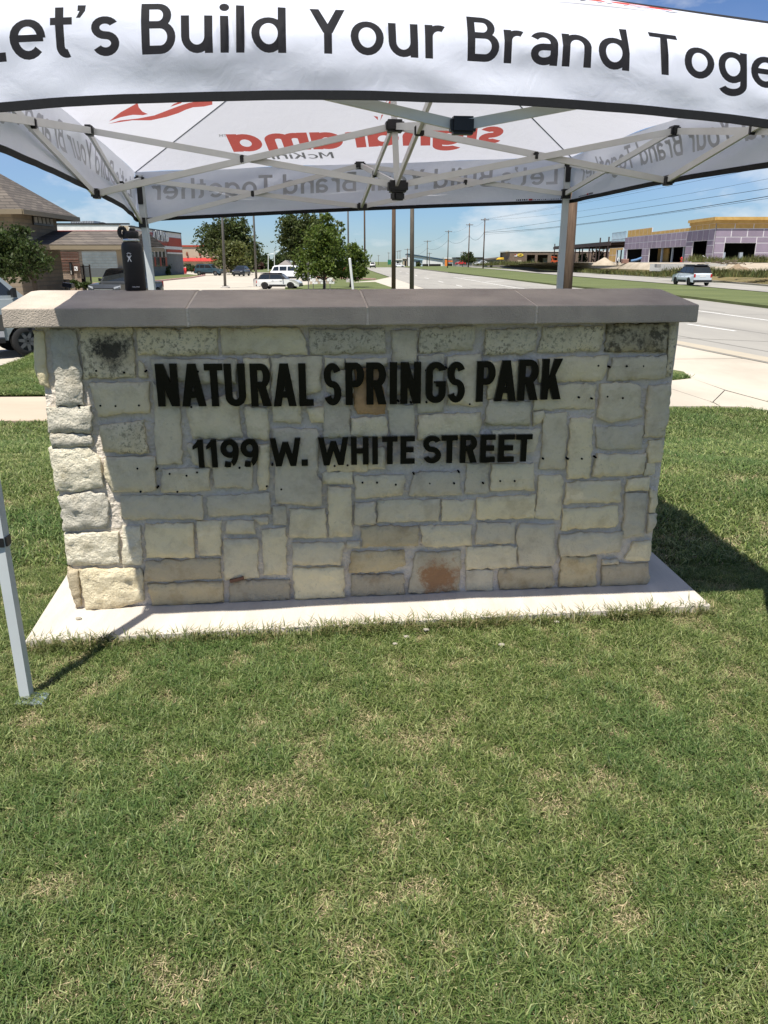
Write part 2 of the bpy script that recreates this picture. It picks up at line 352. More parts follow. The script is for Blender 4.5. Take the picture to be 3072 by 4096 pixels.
# sidewalk left, behind the lawn
PATHS = []
def slab_run(name, quads, z, m, label, h=.12):
    o = tag(MB().build(name, m, None, recalc=False), label, name.replace('_', ' '), None, 'structure')
    for q in quads:
        p = [G(x, y, z) for x, y in q]; c = sum(p, Vector()) / len(p)
        PATHS.append([(v.x, v.y) for v in p]); p = [c + (v - c) * .996 for v in p]
        MB().prism(p, (0, 0, -h)).build('paving_slab', m, o)
    return o
m_tan = pm('tan_sidewalk', (.50, .40, .30), (.42, .33, .245), rough=.92, scale=1.2, detail=8, bump=.003, stretch=(.4, 1, 1))
slab_run('sidewalk', [[(-420, 1684), (-130, 1684), (-60, 1588), (-300, 1588)], [(-128, 1684), (205, 1682), (235, 1586), (-58, 1588)], [(207, 1682), (560, 1672), (560, 1578), (237, 1586)]], ZB + .08, m_tan, 'tan concrete footpath crossing behind the left end of the sign')
# verge between footpath and car park, left
sheet('grass_verge', [(-500, 1583), (600, 1574), (600, 1392), (150, 1404), (95, 1436), (0, 1468), (-260, 1520), (-500, 1530)], ZB + .07, m_far, 'strip of short green grass between the footpath and the parked van')
# car park at left / centre
sheet('parking_lot', [(-1500, 1500), (-200, 1500), (0, 1462), (100, 1432), (150, 1400), (700, 1390), (1330, 1390), (1330, 1150), (1240, 1134), (1340, 1112), (1180, 1100), (1100, 1090), (700, 1082), (-1500, 1120)], ZB, pm('lot_concrete', (.47, .425, .345), (.38, .345, .28), rough=.92, scale=.25, detail=9, bump=.003), 'pale sunlit concrete parking lot behind the sign')
# green bank in front of the store, red kerbs
sheet('store_lawn', [(200, 1134), (450, 1130), (640, 1122), (760, 1110), (812, 1102), (800, 1099), (640, 1096), (640, 1080), (300, 1080), (100, 1096), (-200, 1134)], ZB + .06, m_far, 'bright green lawn in front of the grey and red store')
sheet('corner_lawn', [(1140, 1215), (1140, 1148), (1240, 1137), (1400, 1130), (1500, 1127), (1600, 1160), (1640, 1260)], ZB + .06, m_far, 'mown corner lawn under the bright green street tree')
sheet('roadside_lawn', [(1360, 1112), (1502, 1116), (1482, 1098), (1440, 1080), (1330, 1084)], ZB + .06, m_far, 'green strip of lawn beside the road past the corner')
def kerb(name, pxs, z0, h, w, m, label):
    mb = MB(); p = [G(x, y, z0) for x, y in pxs]
    L_ = []; R_ = []
    for i, q in enumerate(p):
        d = (p[min(i + 1, len(p) - 1)] - p[max(0, i - 1)]).normalized(); s_ = Vector((-d.y, d.x, 0)) * w / 2
        L_.append(q + s_); R_.append(q - s_)
    for i in range(len(p) - 1):
        up = Vector((0, 0, h))
        mb.hexa([L_[i], R_[i], R_[i + 1], L_[i + 1], L_[i] + up, R_[i] + up, R_[i + 1] + up, L_[i + 1] + up])
    return tag(mb.build(name, m), label, 'kerb', None, 'structure')
kerb('kerb', [(180, 1142), (380, 1137), (460, 1134), (640, 1125), (760, 1113), (818, 1103), (802, 1098)], ZB, .16, .35, m_redkerb, 'faded red painted kerb round the store lawn')
kerb('kerb', [(1364, 1114), (1420, 1116), (1500, 1119)], ZB, .16, .35, m_redkerb, 'faded red kerb on the far side of the side street')
# street
sheet('road', [(1462, 1070), (1480, 1081), (1560, 1108), (1720, 1162), (2000, 1230), (2700, 1379), (2900, 1418), (3072, 1452), (3900, 1640), (4700, 1500), (3900, 1326), (3072, 1228), (2757, 1190), (2289, 1148), (2214, 1140), (1997, 1114), (1780, 1090), (1660, 1075), (1606, 1069)], ZB + .02, m_road, 'wide pale concrete street with faint lane lines')
sheet('side_street', [(1330, 1136), (1500, 1121), (1560, 1108), (1720, 1162), (1640, 1180), (1500, 1130)], ZB + .012, m_conc, 'concrete mouth of the side street')
sheet('far_carriageway', [(1861, 1065), (2000, 1075), (2214, 1085), (2700, 1114), (3072, 1146), (4200, 1240), (4400, 1290), (3072, 1168), (2700, 1136), (2214, 1098), (1990, 1078), (1875, 1068)], ZB + .02, m_road, 'far carriageway of the street beyond the grass median')
# median with kerb
sheet('grass_median', [(1606, 1067), (1660, 1072), (1780, 1086), (1997, 1110), (2214, 1135), (2289, 1143), (2757, 1185), (3072, 1222), (3900, 1318), (4700, 1480), (4500, 1300), (3072, 1170), (2700, 1138), (2214, 1100), (1990, 1080), (1875, 1069), (1800, 1064)], ZB + .17, m_far, 'long mown grass median between the two carriageways', .16)
kerb('kerb', [(1606, 1069), (1660, 1074), (1780, 1089), (1997, 1113), (2214, 1139), (2289, 1147), (2500, 1167), (2757, 1189), (3072, 1227), (3900, 1322)], ZB, .165, .30, m_kerb, 'weathered kerb along the near edge of the grass median')
kerb('kerb', [(1990, 1071), (2214, 1084), (2700, 1113), (3072, 1145), (3900, 1215)], ZB, .15, .25, m_kerb, 'kerb along the outer edge of the far carriageway')
# lane lines
def stripe(a, b, w):
    p, q = G(*a, ZB + .026), G(*b, ZB + .026); d = (q - p).normalized(); s_ = Vector((-d.y, d.x, 0)) * w / 2
    return mobj('lane_line', [p - s_, q - s_, q + s_, p + s_], [(0, 1, 2, 3)], m_paint, lanes)
lanes = tag(bpy.data.objects.new('lane_markings', None), 'white painted lane lines on the concrete street', 'lane marking', None, 'structure'); COL.objects.link(lanes)
for a, b in (((1597, 1085), (1606, 1087)), ((1624, 1091), (1634, 1094)), ((1659, 1100), (1670, 1104)), ((1699, 1111), (1715, 1115)), ((1753, 1124), (1773, 1129)), ((1824, 1140), (1848, 1146)), ((2748, 1296), (2942, 1324))): stripe(a, b, .13)
stripe((1815, 1109), (2060, 1150), .16); stripe((2060, 1150), (2800, 1244), .14); stripe((2800, 1244), (3300, 1312), .14)
stripe((1850, 1110), (1918, 1108), .5); stripe((1945, 1126), (2020, 1124), .5)
jts = tag(bpy.data.objects.new('pavement_joints', None), 'dark sealed joints crossing the concrete street', 'pavement joint', None, 'structure'); COL.objects.link(jts)
m_tar = pm('joint_tar', (.10, .095, .085), (.20, .19, .17), rough=.9, scale=2)
def joint_line(a, b, w=.05):
    p, q = G(*a, ZB + .024), G(*b, ZB + .024); d = (q - p).normalized(); s_ = Vector((-d.y, d.x, 0)) * w / 2; mobj('joint_line', [p - s_, q - s_, q + s_, p + s_], [(0, 1, 2, 3)], m_tar, jts)
for a, b in (((1720, 1163), (2757, 1192)), ((2000, 1231), (3400, 1268)), ((1640, 1136), (2289, 1149)), ((1580, 1116), (1997, 1115)), ((2560, 1345), (3900, 1400)), ((2700, 1340), (3600, 1500)), ((1500, 1090), (2600, 1265)), ((2600, 1265), (3500, 1400)), ((1700, 1100), (2900, 1250))): joint_line(a, b)
gut = [G(x, y, ZB + .028) for x, y in ((1720, 1160), (2000, 1227), (2700, 1375), (2900, 1414), (3072, 1448), (3300, 1495))]
struct('gutter_stain', gut + [G(x, y, ZB + .028) for x, y in ((3300, 1472), (3072, 1428), (2900, 1397), (2700, 1360), (2000, 1218), (1720, 1156))], [tuple(range(12))], pm('silt_stain', (.42, .365, .27), (.37, .33, .26), rough=.95, scale=1.5), 'tan silt washed along the gutter of the street')
# gutter + driveway apron slabs at right
m_apron = pm('driveway_concrete', (.52, .465, .375), (.38, .335, .265), rough=.92, scale=.55, detail=8, bump=.003, stretch=(1, .5, 1))
slab_run('driveway_apron', [[(2560, 1350), (2700, 1380), (2900, 1420), (2966, 1433), (2690, 1436), (2560, 1436)], [(2972, 1434), (3072, 1454), (3300, 1503), (3300, 1640), (3072, 1606), (2900, 1559), (2770, 1514), (2560, 1460), (2560, 1438), (2690, 1437)],], ZB + .05, m_apron, 'pale concrete driveway apron right of the sign')
slab_run('footpath', [[(2540, 1522), (2690, 1521), (2768, 1513), (2898, 1560), (2850, 1608), (2690, 1556), (2540, 1556)], [(2540, 1558), (2690, 1557), (2850, 1609), (2880, 1625), (2540, 1625)], [(2853, 1608), (2900, 1562), (3072, 1608), (3300, 1643), (3350, 1690), (3072, 1642), (2960, 1626), (2882, 1625)]], ZB + .075, m_apron, 'pale concrete footpath slabs at the edge of the lawn right of the sign')
sheet('grass_island', [(2560, 1480), (2690, 1478), (2735, 1486), (2760, 1508), (2720, 1517), (2690, 1521), (2560, 1522)], ZB + .065, m_far, 'small tip of grass between driveway and footpath')
# raised building site at right
bank = []
prof = [(0, -.70), (.12, -.45), (.35, .2), (.6, .75), (1, 1.32)]
near = [(1990, 1068), (2214, 1082), (2500, 1101), (2700, 1111), (3072, 1142), (3900, 1212)]
far = [(2150, 1060, 175), (2350, 1058, 172), (2500, 1052, 150), (2620, 1050, 132), (3072, 1052, 112), (3900, 1056, 95)]
BR = []
for t, z in prof:
    row = []
    for a, b in zip(near, far):
        p = G(*a, ZB - .02); q = Y(b[0], b[1], b[2]); w = p.lerp(q, t); w.z = z + (.22 * noise.noise(Vector((w.x * .15, w.y * .15, 3))) if 0 < t < 1 else 0)
        row.append(w)
    BR.append(row)
last = [Vector((w.x * 1.6 + 30, w.y + 130, 1.45)) for w in BR[-1]]; BR.append(last)
ncol = len(near)
def bankpart(r0, r1, name, m, label):
    return struct(name, [v for r in BR[r0:r1 + 1] for v in r], [(j * ncol + i, j * ncol + i + 1, (j + 1) * ncol + i + 1, (j + 1) * ncol + i) for j in range(r1 - r0) for i in range(ncol - 1)], m, label, True)
bankpart(0, 2, 'grass_bank', m_dry, 'rough dry grass bank beside the far carriageway')
bankpart(2, 5, 'dirt_pad', m_dirt, 'raised pale dirt pad of the building site')
# ================================================================== STONE SIGN
Z0 = .03
A0 = G(307, 2434, Z0); B0 = G(2590, 2333, Z0)
WD = (B0 - A0).normalized(); WN = Vector((WD.y, -WD.x, 0))           # along the wall, and out of its face towards the lawn
def W(px, py, out=0.0):
    return PL(px, py, A0 + WN * out, WN)
def uv(px, py):
    q = W(px, py); return ((q - A0).dot(WD), q.z)
def at(u, z, o=0.0): return A0 + WD * u + WN * o + Vector((0, 0, z - Z0))
PAN = {'A': (100, 1100), 'B': (800, 1100), 'C': (1500, 1100), 'D': (2100, 1100), 'E': (100, 1750), 'F': (800, 1750), 'G': (1500, 1750), 'H': (2100, 1750)}
S_ = 800 / 1659
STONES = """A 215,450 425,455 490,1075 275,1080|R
A 455,440 890,440 915,845 495,855|S
A 925,440 1590,440 1600,655 950,658|K
A 545,905 560,893 1030,890 1030,1130 620,1165
A 625,1255 985,1205 1025,1475 650,1450|K
A 955,712 985,740 1015,840 960,845
A 1050,700 1752,700 B300,900 A1075,850
A 1060,880 1280,1105 1305,1560 1105,1560
A 1340,1095 B300,965 350,1345 A1395,1355
B 365,695 560,695 575,1050 375,1060
B 380,1095 570,1095 572,1360 405,1350
B 590,680 1003,680 1003,955 880,985 830,1000 830,1215 608,1215
B 1040,790 1265,790 1250,1000 1120,1010 1050,960
B 1275,775 1500,775 1530,1145 1320,1145 1290,1085|O
B 1210,700 1545,690 1550,750 1230,760
B 1040,690 1195,695 1190,770 1045,770
B 885,1100 1020,1095 1030,1222 930,1215
B 1035,1010 1235,1010 1245,1335 1020,1340
B 1255,1185 1530,1180 1548,1220 1545,1335 1250,1338
B 600,1275 960,1275 985,1330 F965,300 1003,350 1000,548 635,535
B 185,440 820,440 870,530 885,655 190,655
B 905,450 1520,445 1530,640 920,655|K
C 140,460 335,460 330,735 138,735
C 375,445 815,430 820,500 805,615 375,642|K
C 925,455 1340,445 1320,610 1230,650 908,655|K
D 150,435 645,425 605,625 115,638|K
D 680,410 1180,400 1150,630 660,630|D
D 1195,400 1245,430 1245,520 1215,720 1195,830 1170,830|K
C 362,670 560,660 565,1120 358,1140
C 605,680 870,660 885,1080 600,1070
C 930,720 1185,720 1180,1010 935,1025
D 110,700 685,665 660,800 630,868 115,885
D 725,690 1165,665 1145,850 685,868
D 80,915 590,908 575,1100 70,1112
D 625,910 860,895 950,930 965,1165 830,1190 690,1215 605,1170
D 1035,915 1195,895 1200,910 1190,1060 1175,1200 1140,1340 975,1335
D 590,1270 970,1255 960,1435 640,1440 600,1420
D 385,1190 560,1185 545,1450 525,1673 345,1683
D 155,1160 340,1140 325,1600 120,1605 140,1400
D 70,1140 140,1130 160,1170 125,1220 65,1250
D 600,1490 995,1480 985,1600 H965,300 560,312
D 1025,1380 1140,1370 1120,1545 1020,1550
C 120,1075 320,1075 315,1335 125,1340
C 110,790 340,780 345,990 110,990
C 365,1165 875,1145 870,1330 355,1358
C 945,1040 1285,1050 1285,1240 905,1240
C 970,1285 1360,1280 1345,1380 1310,1465 975,1475
A 1350,1410 1510,1400 1560,1500 1555,1590 1400,1560
E 1145,262 1530,255 1535,428 1280,445 1140,445
F 100,20 440,30 430,415 125,400
F 485,60 575,55 575,380 540,430 485,432
F 1050,60 1380,60 1380,270 1055,278
F 1400,90 1530,85 1535,250 1395,255
F 1020,295 1260,285 1265,375 1015,375
F 1065,405 1250,415 1260,805 1075,820
F 1285,325 G245,310 255,365 215,470 F1295,500
G 320,290 695,285 712,470 285,470
G 760,215 940,210 935,450 750,455
G 970,220 1310,215 1318,430 965,432
G 1360,320 1540,310 1555,350 1525,678 1335,660
G 20,525 525,510 520,685 20,700
G 560,520 815,520 820,560 770,680 555,690
G 850,500 1330,475 1310,655 848,668
F 1290,540 1455,530 1455,705 1290,705
F 60,490 575,460 580,625 75,648
E 800,480 1460,485 1475,665 840,670 800,640
E 1010,720 1385,710 1405,985 1010,988
E 1435,690 1625,690 1625,965 1450,968
F 235,690 440,690 460,790 225,785
F 435,665 565,660 560,715 500,718
F 610,570 712,570 705,715 615,715
F 745,590 1035,590 1045,825 755,815
F 205,840 475,840 485,1150 205,1170
F 520,760 705,745 712,1135 530,1130
F 765,875 1190,870 1160,1045 780,1045
F 1225,855 1320,860 1320,910 1215,905
F 1335,740 G350,735 352,885 F1350,905|Y
F 1260,955 G240,935 250,1060 100,1100 F1240,1115|Y
F 775,1085 1180,1075 1200,1310 890,1325 790,1332
F 1260,1140 G240,1135 240,1290 F1260,1310|Y
E 1005,1025 1615,1010 1625,1165 1005,1180|Y
E 1020,1215 1640,1195 F195,1350 E1060,1388|Y
F 250,1190 740,1180 740,1335 250,1360|Y
G 375,730 800,730 800,890 420,893 395,870
G 850,710 1165,705 1145,865 832,880
G 1205,720 1480,715 1470,870 1495,990 1470,1050 1200,1055 1170,820
G 765,910 1175,905 1165,1070 757,1090
G 340,955 705,940 700,1270 280,1280|T
G 760,1105 975,1098 970,1255 760,1260
G 1035,1095 1460,1075 1475,1215 1440,1230 1050,1250 1025,1180|Y
H 345,370 780,355 790,430 785,525 325,545
H 310,595 765,570 770,690 740,730 300,760
H 290,805 800,780 780,940 300,985 270,890
H 300,990 580,985 580,1222 275,1228|Y
H 640,1060 1015,1040 1020,1180 995,1210 630,1220|Y
H 640,1008 768,1005 765,1042 640,1045
H 905,865 1035,855 1025,1010 880,1015 830,1000
H 850,345 1020,330 1020,430 835,440
H 835,465 1000,460 975,815 810,815
H 1035,420 1090,450 1095,540 1070,620 1035,615
H 1025,640 1080,635 1070,720 1015,790
H 1010,220 1070,215 1065,290 985,315
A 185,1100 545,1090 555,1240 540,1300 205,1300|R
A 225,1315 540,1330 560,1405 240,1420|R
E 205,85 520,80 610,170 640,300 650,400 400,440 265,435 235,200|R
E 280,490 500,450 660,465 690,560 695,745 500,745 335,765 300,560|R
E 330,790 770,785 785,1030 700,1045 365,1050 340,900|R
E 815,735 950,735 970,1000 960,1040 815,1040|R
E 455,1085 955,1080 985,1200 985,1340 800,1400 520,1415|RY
E 365,1070 440,1100 470,1390 430,1405 380,1240|Y
E 675,160 1075,165 1085,420 1000,445 720,440 665,300
A 75,465 150,465 195,935 135,905 95,780""".split('\n')
def stone_mat(name, c1, c2, c3, dark=0.0, spot=None, spotcol=(.02, .018, .015), spot_r=.1, speck_scale=60, bumpy=1.0):
    m = bpy.data.materials.new(name); m.use_nodes = True; nt = m.node_tree; N = nt.nodes; L = nt.links
    b = N['Principled BSDF']; b.inputs['Roughness'].default_value = .9; b.inputs['Specular IOR Level'].default_value = .2
    tc = N.new('ShaderNodeTexCoord'); oi = N.new('ShaderNodeObjectInfo')
    off = N.new('ShaderNodeVectorMath'); off.operation = 'ADD'; mul = N.new('ShaderNodeVectorMath'); mul.operation = 'SCALE'; mul.inputs['Scale'].default_value = 9
    cmb = N.new('ShaderNodeCombineXYZ'); L.new(oi.outputs['Random'], cmb.inputs[0]); L.new(oi.outputs['Random'], cmb.inputs[1]); L.new(cmb.outputs[0], mul.inputs[0])
    L.new(tc.outputs['Object'], off.inputs[0]); L.new(mul.outputs[0], off.inputs[1]); P = off.outputs[0]
    def nz(s, d=6, r=.6):
        n = N.new('ShaderNodeTexNoise'); n.inputs['Scale'].default_value = s; n.inputs['Detail'].default_value = d; n.inputs['Roughness'].default_value = r; L.new(P, n.inputs[0]); return n.outputs[0]
    r = N.new('ShaderNodeValToRGB'); e = r.color_ramp.elements; e[0].position = .34; e[0].color = (*c2, 1); e[1].position = .62; e[1].color = (*c1, 1)
    x = e.new(.5); x.color = (*[(p + q) / 2 for p, q in zip(c1, c3)], 1)
    L.new(nz(10, 9, .68), r.inputs[0]); o = r.outputs[0]
    hv = N.new('ShaderNodeHueSaturation'); mr = N.new('ShaderNodeMapRange'); mr.inputs[3].default_value = .80; mr.inputs[4].default_value = 1.14; L.new(oi.outputs['Random'], mr.inputs[0]); L.new(mr.outputs[0], hv.inputs['Value'])
    ms = N.new('ShaderNodeMath'); ms.operation = 'MULTIPLY_ADD'; ms.inputs[1].default_value = .35; ms.inputs[2].default_value = .92; L.new(oi.outputs['Random'], ms.inputs[0]); L.new(ms.outputs[0], hv.inputs['Saturation'])
    L.new(o, hv.inputs['Color']); o = hv.outputs[0]
    # pits and lichen specks
    sp1 = N.new('ShaderNodeValToRGB'); sp1.color_ramp.elements[0].position = .60 - dark * .16; sp1.color_ramp.elements[1].position = .70 - dark * .10
    L.new(nz(speck_scale, 3, .75), sp1.inputs[0])
    big = N.new('ShaderNodeValToRGB'); big.color_ramp.elements[0].position = .5 - dark * .3; big.color_ramp.elements[1].position = .66 - dark * .2; L.new(nz(5, 4), big.inputs[0])
    mm = N.new('ShaderNodeMath'); mm.operation = 'MULTIPLY'; L.new(sp1.outputs[0], mm.inputs[0]); L.new(big.outputs[0], mm.inputs[1])
    m2 = N.new('ShaderNodeMath'); m2.operation = 'MULTIPLY'; m2.inputs[1].default_value = .35 + dark * .5; L.new(mm.outputs[0], m2.inputs[0])
    mx = N.new('ShaderNodeMix'); mx.data_type = 'RGBA'; mx.inputs[7].default_value = (.07, .06, .04, 1); L.new(o, mx.inputs[6]); L.new(m2.outputs[0], mx.inputs[0]); o = mx.outputs[2]
    if spot is not None:
        ds = N.new('ShaderNodeVectorMath'); ds.operation = 'DISTANCE'; ds.inputs[1].default_value = spot; L.new(tc.outputs['Object'], ds.inputs[0])
        nn = nz(20, 10, .8); ad = N.new('ShaderNodeMath'); ad.operation = 'MULTIPLY_ADD'; ad.inputs[1].default_value = -spot_r * 3.4; ad.inputs[2].default_value = spot_r * 1.7; L.new(nn, ad.inputs[0])
        su = N.new('ShaderNodeMath'); su.operation = 'ADD'; L.new(ds.outputs['Value'], su.inputs[0]); L.new(ad.outputs[0], su.inputs[1])
        rr = N.new('ShaderNodeMapRange'); rr.inputs[1].default_value = spot_r * .50; rr.inputs[2].default_value = spot_r * 1.08; rr.inputs[3].default_value = .92 if spotcol[0] < .1 else .85; rr.inputs[4].default_value = 0; L.new(su.outputs[0], rr.inputs[0])
        m3 = N.new('ShaderNodeMix'); m3.data_type = 'RGBA'; m3.inputs[7].default_value = (*spotcol, 1); L.new(o, m3.inputs[6]); L.new(rr.outputs[0], m3.inputs[0]); o = m3.outputs[2]
    L.new(o, b.inputs['Base Color'])
    b1 = N.new('ShaderNodeBump'); b1.inputs['Distance'].default_value = .022 * bumpy; b1.inputs['Strength'].default_value = .9; L.new(nz(18 if bumpy == 1 else 30, 9, .66), b1.inputs['Height'])
    rg = N.new('ShaderNodeTexNoise'); rg.noise_type = 'RIDGED_MULTIFRACTAL'; rg.inputs['Scale'].default_value = 7; rg.inputs['Detail'].default_value = 7; rg.inputs['Distortion'].default_value = .8; L.new(P, rg.inputs[0])
    b3 = N.new('ShaderNodeBump'); b3.inputs['Distance'].default_value = .007; b3.inputs['Strength'].default_value = .7; b3.invert = True; L.new(rg.outputs[0], b3.inputs['Height']); L.new(b1.outputs[0], b3.inputs['Normal'])
    b2 = N.new('ShaderNodeBump'); b2.inputs['Distance'].default_value = .003; L.new(nz(130, 4, .7), b2.inputs['Height']); L.new(b3.outputs[0], b2.inputs['Normal'])
    L.new(b2.outputs[0], b.inputs['Normal'])
    return m
sA, sB, sC = (.76, .67, .475), (.60, .52, .365), (.70, .625, .46)
SM = {'': stone_mat('limestone', sA, sB, sC), 'R': stone_mat('sunlit_rock_faced_limestone', (.82, .765, .62), (.68, .62, .48), (.78, .735, .61), bumpy=2.2), 'Y': stone_mat('buff_limestone', (.56, .475, .325), (.43, .345, .225), (.52, .45, .32)),  # R colour lightened to brighten the sunlit strip at the left end
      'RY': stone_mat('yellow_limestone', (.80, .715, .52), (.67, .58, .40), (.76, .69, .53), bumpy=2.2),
      'K': stone_mat('pitted_limestone', sA, sB, sC, dark=.60), 'D': stone_mat('grimy_limestone', (.50, .44, .31), (.30, .26, .175), (.41, .36, .26), dark=1.0, speck_scale=30),
      'O': stone_mat('orange_sandstone', (.46, .32, .20), (.39, .26, .16), (.44, .31, .20)),
      'S': stone_mat('lichen_limestone', sA, sB, sC, dark=.6, spot=tuple(W(445, 1400)), spot_r=.085, spotcol=(.022, .02, .018)),
      'T': stone_mat('rust_stained_limestone', (.60, .53, .38), (.48, .40, .27), (.56, .50, .38), spot=tuple(W(1755, 2312)), spot_r=.11, spotcol=(.30, .14, .055))}
m_mortar = pm('grey_mortar', (.70, .625, .525), (.57, .505, .42), rough=.95, scale=14, detail=9, bump=.016, bscale=60)
sign = thing('stone_sign', 'low pale limestone wall with black raised letters under the tent', 'sign', A0 + WD * 1.35)
top_px = [(136, 1312), (2702, 1284)]
core = MB()
uL, uR = -.03, (B0 - A0).length
DEP = .70
def core_mesh():
    # mortar bed: gridded front so that its joints are uneven
    nu, nz_ = 110, 52; v = []; f = []
    for j in range(nz_ + 1):
        for i in range(nu + 1):
            t = j / nz_; z = Z0 + (1.296 - Z0) * t
            u = (-.004 - .008 * t) + (uR - .012 + .022 * t + .012) * i / nu
            o = -.006 + .0065 * noise.noise(Vector((u * 16, z * 16, 5))) + .004 * noise.noise(Vector((u * 55, z * 55, 9)))
            v.append(at(u, z, o))
    w = nu + 1
    f += [(j * w + i, j * w + i + 1, (j + 1) * w + i + 1, (j + 1) * w + i) for j in range(nz_) for i in range(nu)]
    k = len(v)
    for (i, j) in ((0, 0), (nu, 0), (nu, nz_), (0, nz_)):
        p = v[j * w + i]; v.append(p - WN * DEP)
    f += [(k + 1, k, k + 3, k + 2)]
    f += [tuple([j * w for j in range(nz_ + 1)] + [k + 3, k])]; f += [tuple([k + 1, k + 2] + [j * w + nu for j in reversed(range(nz_ + 1))])]
    f += [tuple([nz_ * w + i for i in range(nu + 1)] + [k + 2, k + 3])]
    return mobj('mortar_core', v, f, m_mortar, sign)
core_mesh()
def parse(l):
    l, _, k = l.partition('|'); t = l.split(); pan = t[0]; out = []
    for q in t[1:]:
        if q[0].isalpha(): pan = q[0]; q = q[1:]
        x, y = map(float, q.split(',')); o = PAN[pan]; out.append(uv(o[0] + x * S_, o[1] + y * S_))
    return out, k
def inside(p, poly):
    c = False
    for i in range(len(poly)):
        (x1, y1), (x2, y2) = poly[i], poly[i - 1]
        if (y1 > p[1]) != (y2 > p[1]) and p[0] < (x2 - x1) * (p[1] - y1) / (y2 - y1) + x1: c = not c
    return c
def dist(p, poly):
    d = 9
    for i in range(len(poly)):
        a = Vector(poly[i]); b = Vector(poly[i - 1]); ab = b - a; t = max(0, min(1, (Vector(p) - a).dot(ab) / max(1e-9, ab.length_squared))); d = min(d, (Vector(p) - a - ab * t).length)
    return d
def make_stone(poly, kind, idx):
    rough = kind.startswith('R'); rnd = random.Random(idx); gx = sum(p[0] for p in poly) / len(poly); gy = sum(p[1] for p in poly) / len(poly)
    poly = [(x + (.0032 if x > gx else -.0032), y + (.0028 if y > gy else -.0028)) for x, y in poly]
    out = []
    n = len(poly)
    for i in range(n):
        a = Vector(poly[i]); b = Vector(poly[(i + 1) % n]); k = max(1, int((b - a).length / .017)); nm = Vector(((b - a).y, -(b - a).x)).normalized()
        for j in range(k):
            t = j / k; p = a.lerp(b, t)
            amp = .0062 if j else .003
            p += nm * (noise.noise(Vector((p.x * 38, p.y * 38, idx))) * amp * 1.5 + rnd.uniform(-1, 1) * amp * .35 + noise.noise(Vector((p.x * 9, p.y * 9, idx + 7))) * .006)
            out.append((p.x, p.y))
    st = .021 if rough else .026
    x0, x1 = min(p[0] for p in out), max(p[0] for p in out); y0, y1 = min(p[1] for p in out), max(p[1] for p in out)
    pts = []
    yy = y0 + st * .5; r = 0
    while yy < y1:
        xx = x0 + st * (.5 + .5 * (r % 2))
        while xx < x1:
            p = (xx + rnd.uniform(-.3, .3) * st, yy + rnd.uniform(-.3, .3) * st)
            if inside(p, out) and dist(p, out) > .0075: pts.append(p)
            xx += st
        yy += st * .87; r += 1
    c = (sum(p[0] for p in out) / len(out), sum(p[1] for p in out) / len(out))
    inner = []
    for p in out:                                     # a chipped arris just inside the edge
        d = Vector((c[0] - p[0], c[1] - p[1])); q = Vector(p) + d.normalized() * min(.0045, d.length * .2); inner.append((q.x, q.y))
    ov, _, tri = union_tri([], pts + inner, out)
    proud = .009 + rnd.random() * .014 + (.006 if rough else 0); tx, ty = rnd.uniform(-.035, .035), rnd.uniform(-.03, .03)
    V = []
    for q in ov:
        d = dist(q, out); e = min(1, d / (.009 if not rough else .03))
        h = proud * (.55 + .45 * e ** .6) + tx * (q[0] - c[0]) + ty * (q[1] - c[1])
        if rough: h += e * (.013 * noise.noise(Vector((q[0] * 17, q[1] * 17, idx * 3.1))) + .010 * noise.noise(Vector((q[0] * 42, q[1] * 42, idx * 1.7))) + .006 * abs(noise.noise(Vector((q[0] * 80, q[1] * 80, idx)))))
        else: h += e * (.0065 * noise.noise(Vector((q[0] * 12, q[1] * 12, idx * 3.1))) + .0038 * noise.noise(Vector((q[0] * 40, q[1] * 40, idx))))
        V.append(at(q[0], q[1], h))
    faces = [tuple(t) for t in tri]
    edge = set()
    for t in faces:
        for i in range(3): edge.add((t[i], t[(i + 1) % 3]))
    bd = [(i, j) for (i, j) in edge if (j, i) not in edge]; k = len(V); back = {}
    for i, j in bd:
        for q in (i, j):
            if q not in back: back[q] = len(V); V.append(V[q] - WN * .04)
    faces += [(j, i, back[i], back[j]) for i, j in bd]
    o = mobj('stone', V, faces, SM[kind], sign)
    o.data.polygons.foreach_set('use_smooth', [len(p.vertices) == 3 for p in o.data.polygons])
    if kind == 'O': o['label'] = 'orange brown sandstone block behind the letters'
    if kind == 'S': o['label'] = 'pale block with a black lichen stain'
    if kind == 'T': o['label'] = 'bottom block with a rusty brown stain'
    if kind == 'D': o['label'] = 'grimy dark block at the top right corner'
    return o
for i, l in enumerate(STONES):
    poly, k = parse(l); make_stone(poly, k, i + 1)
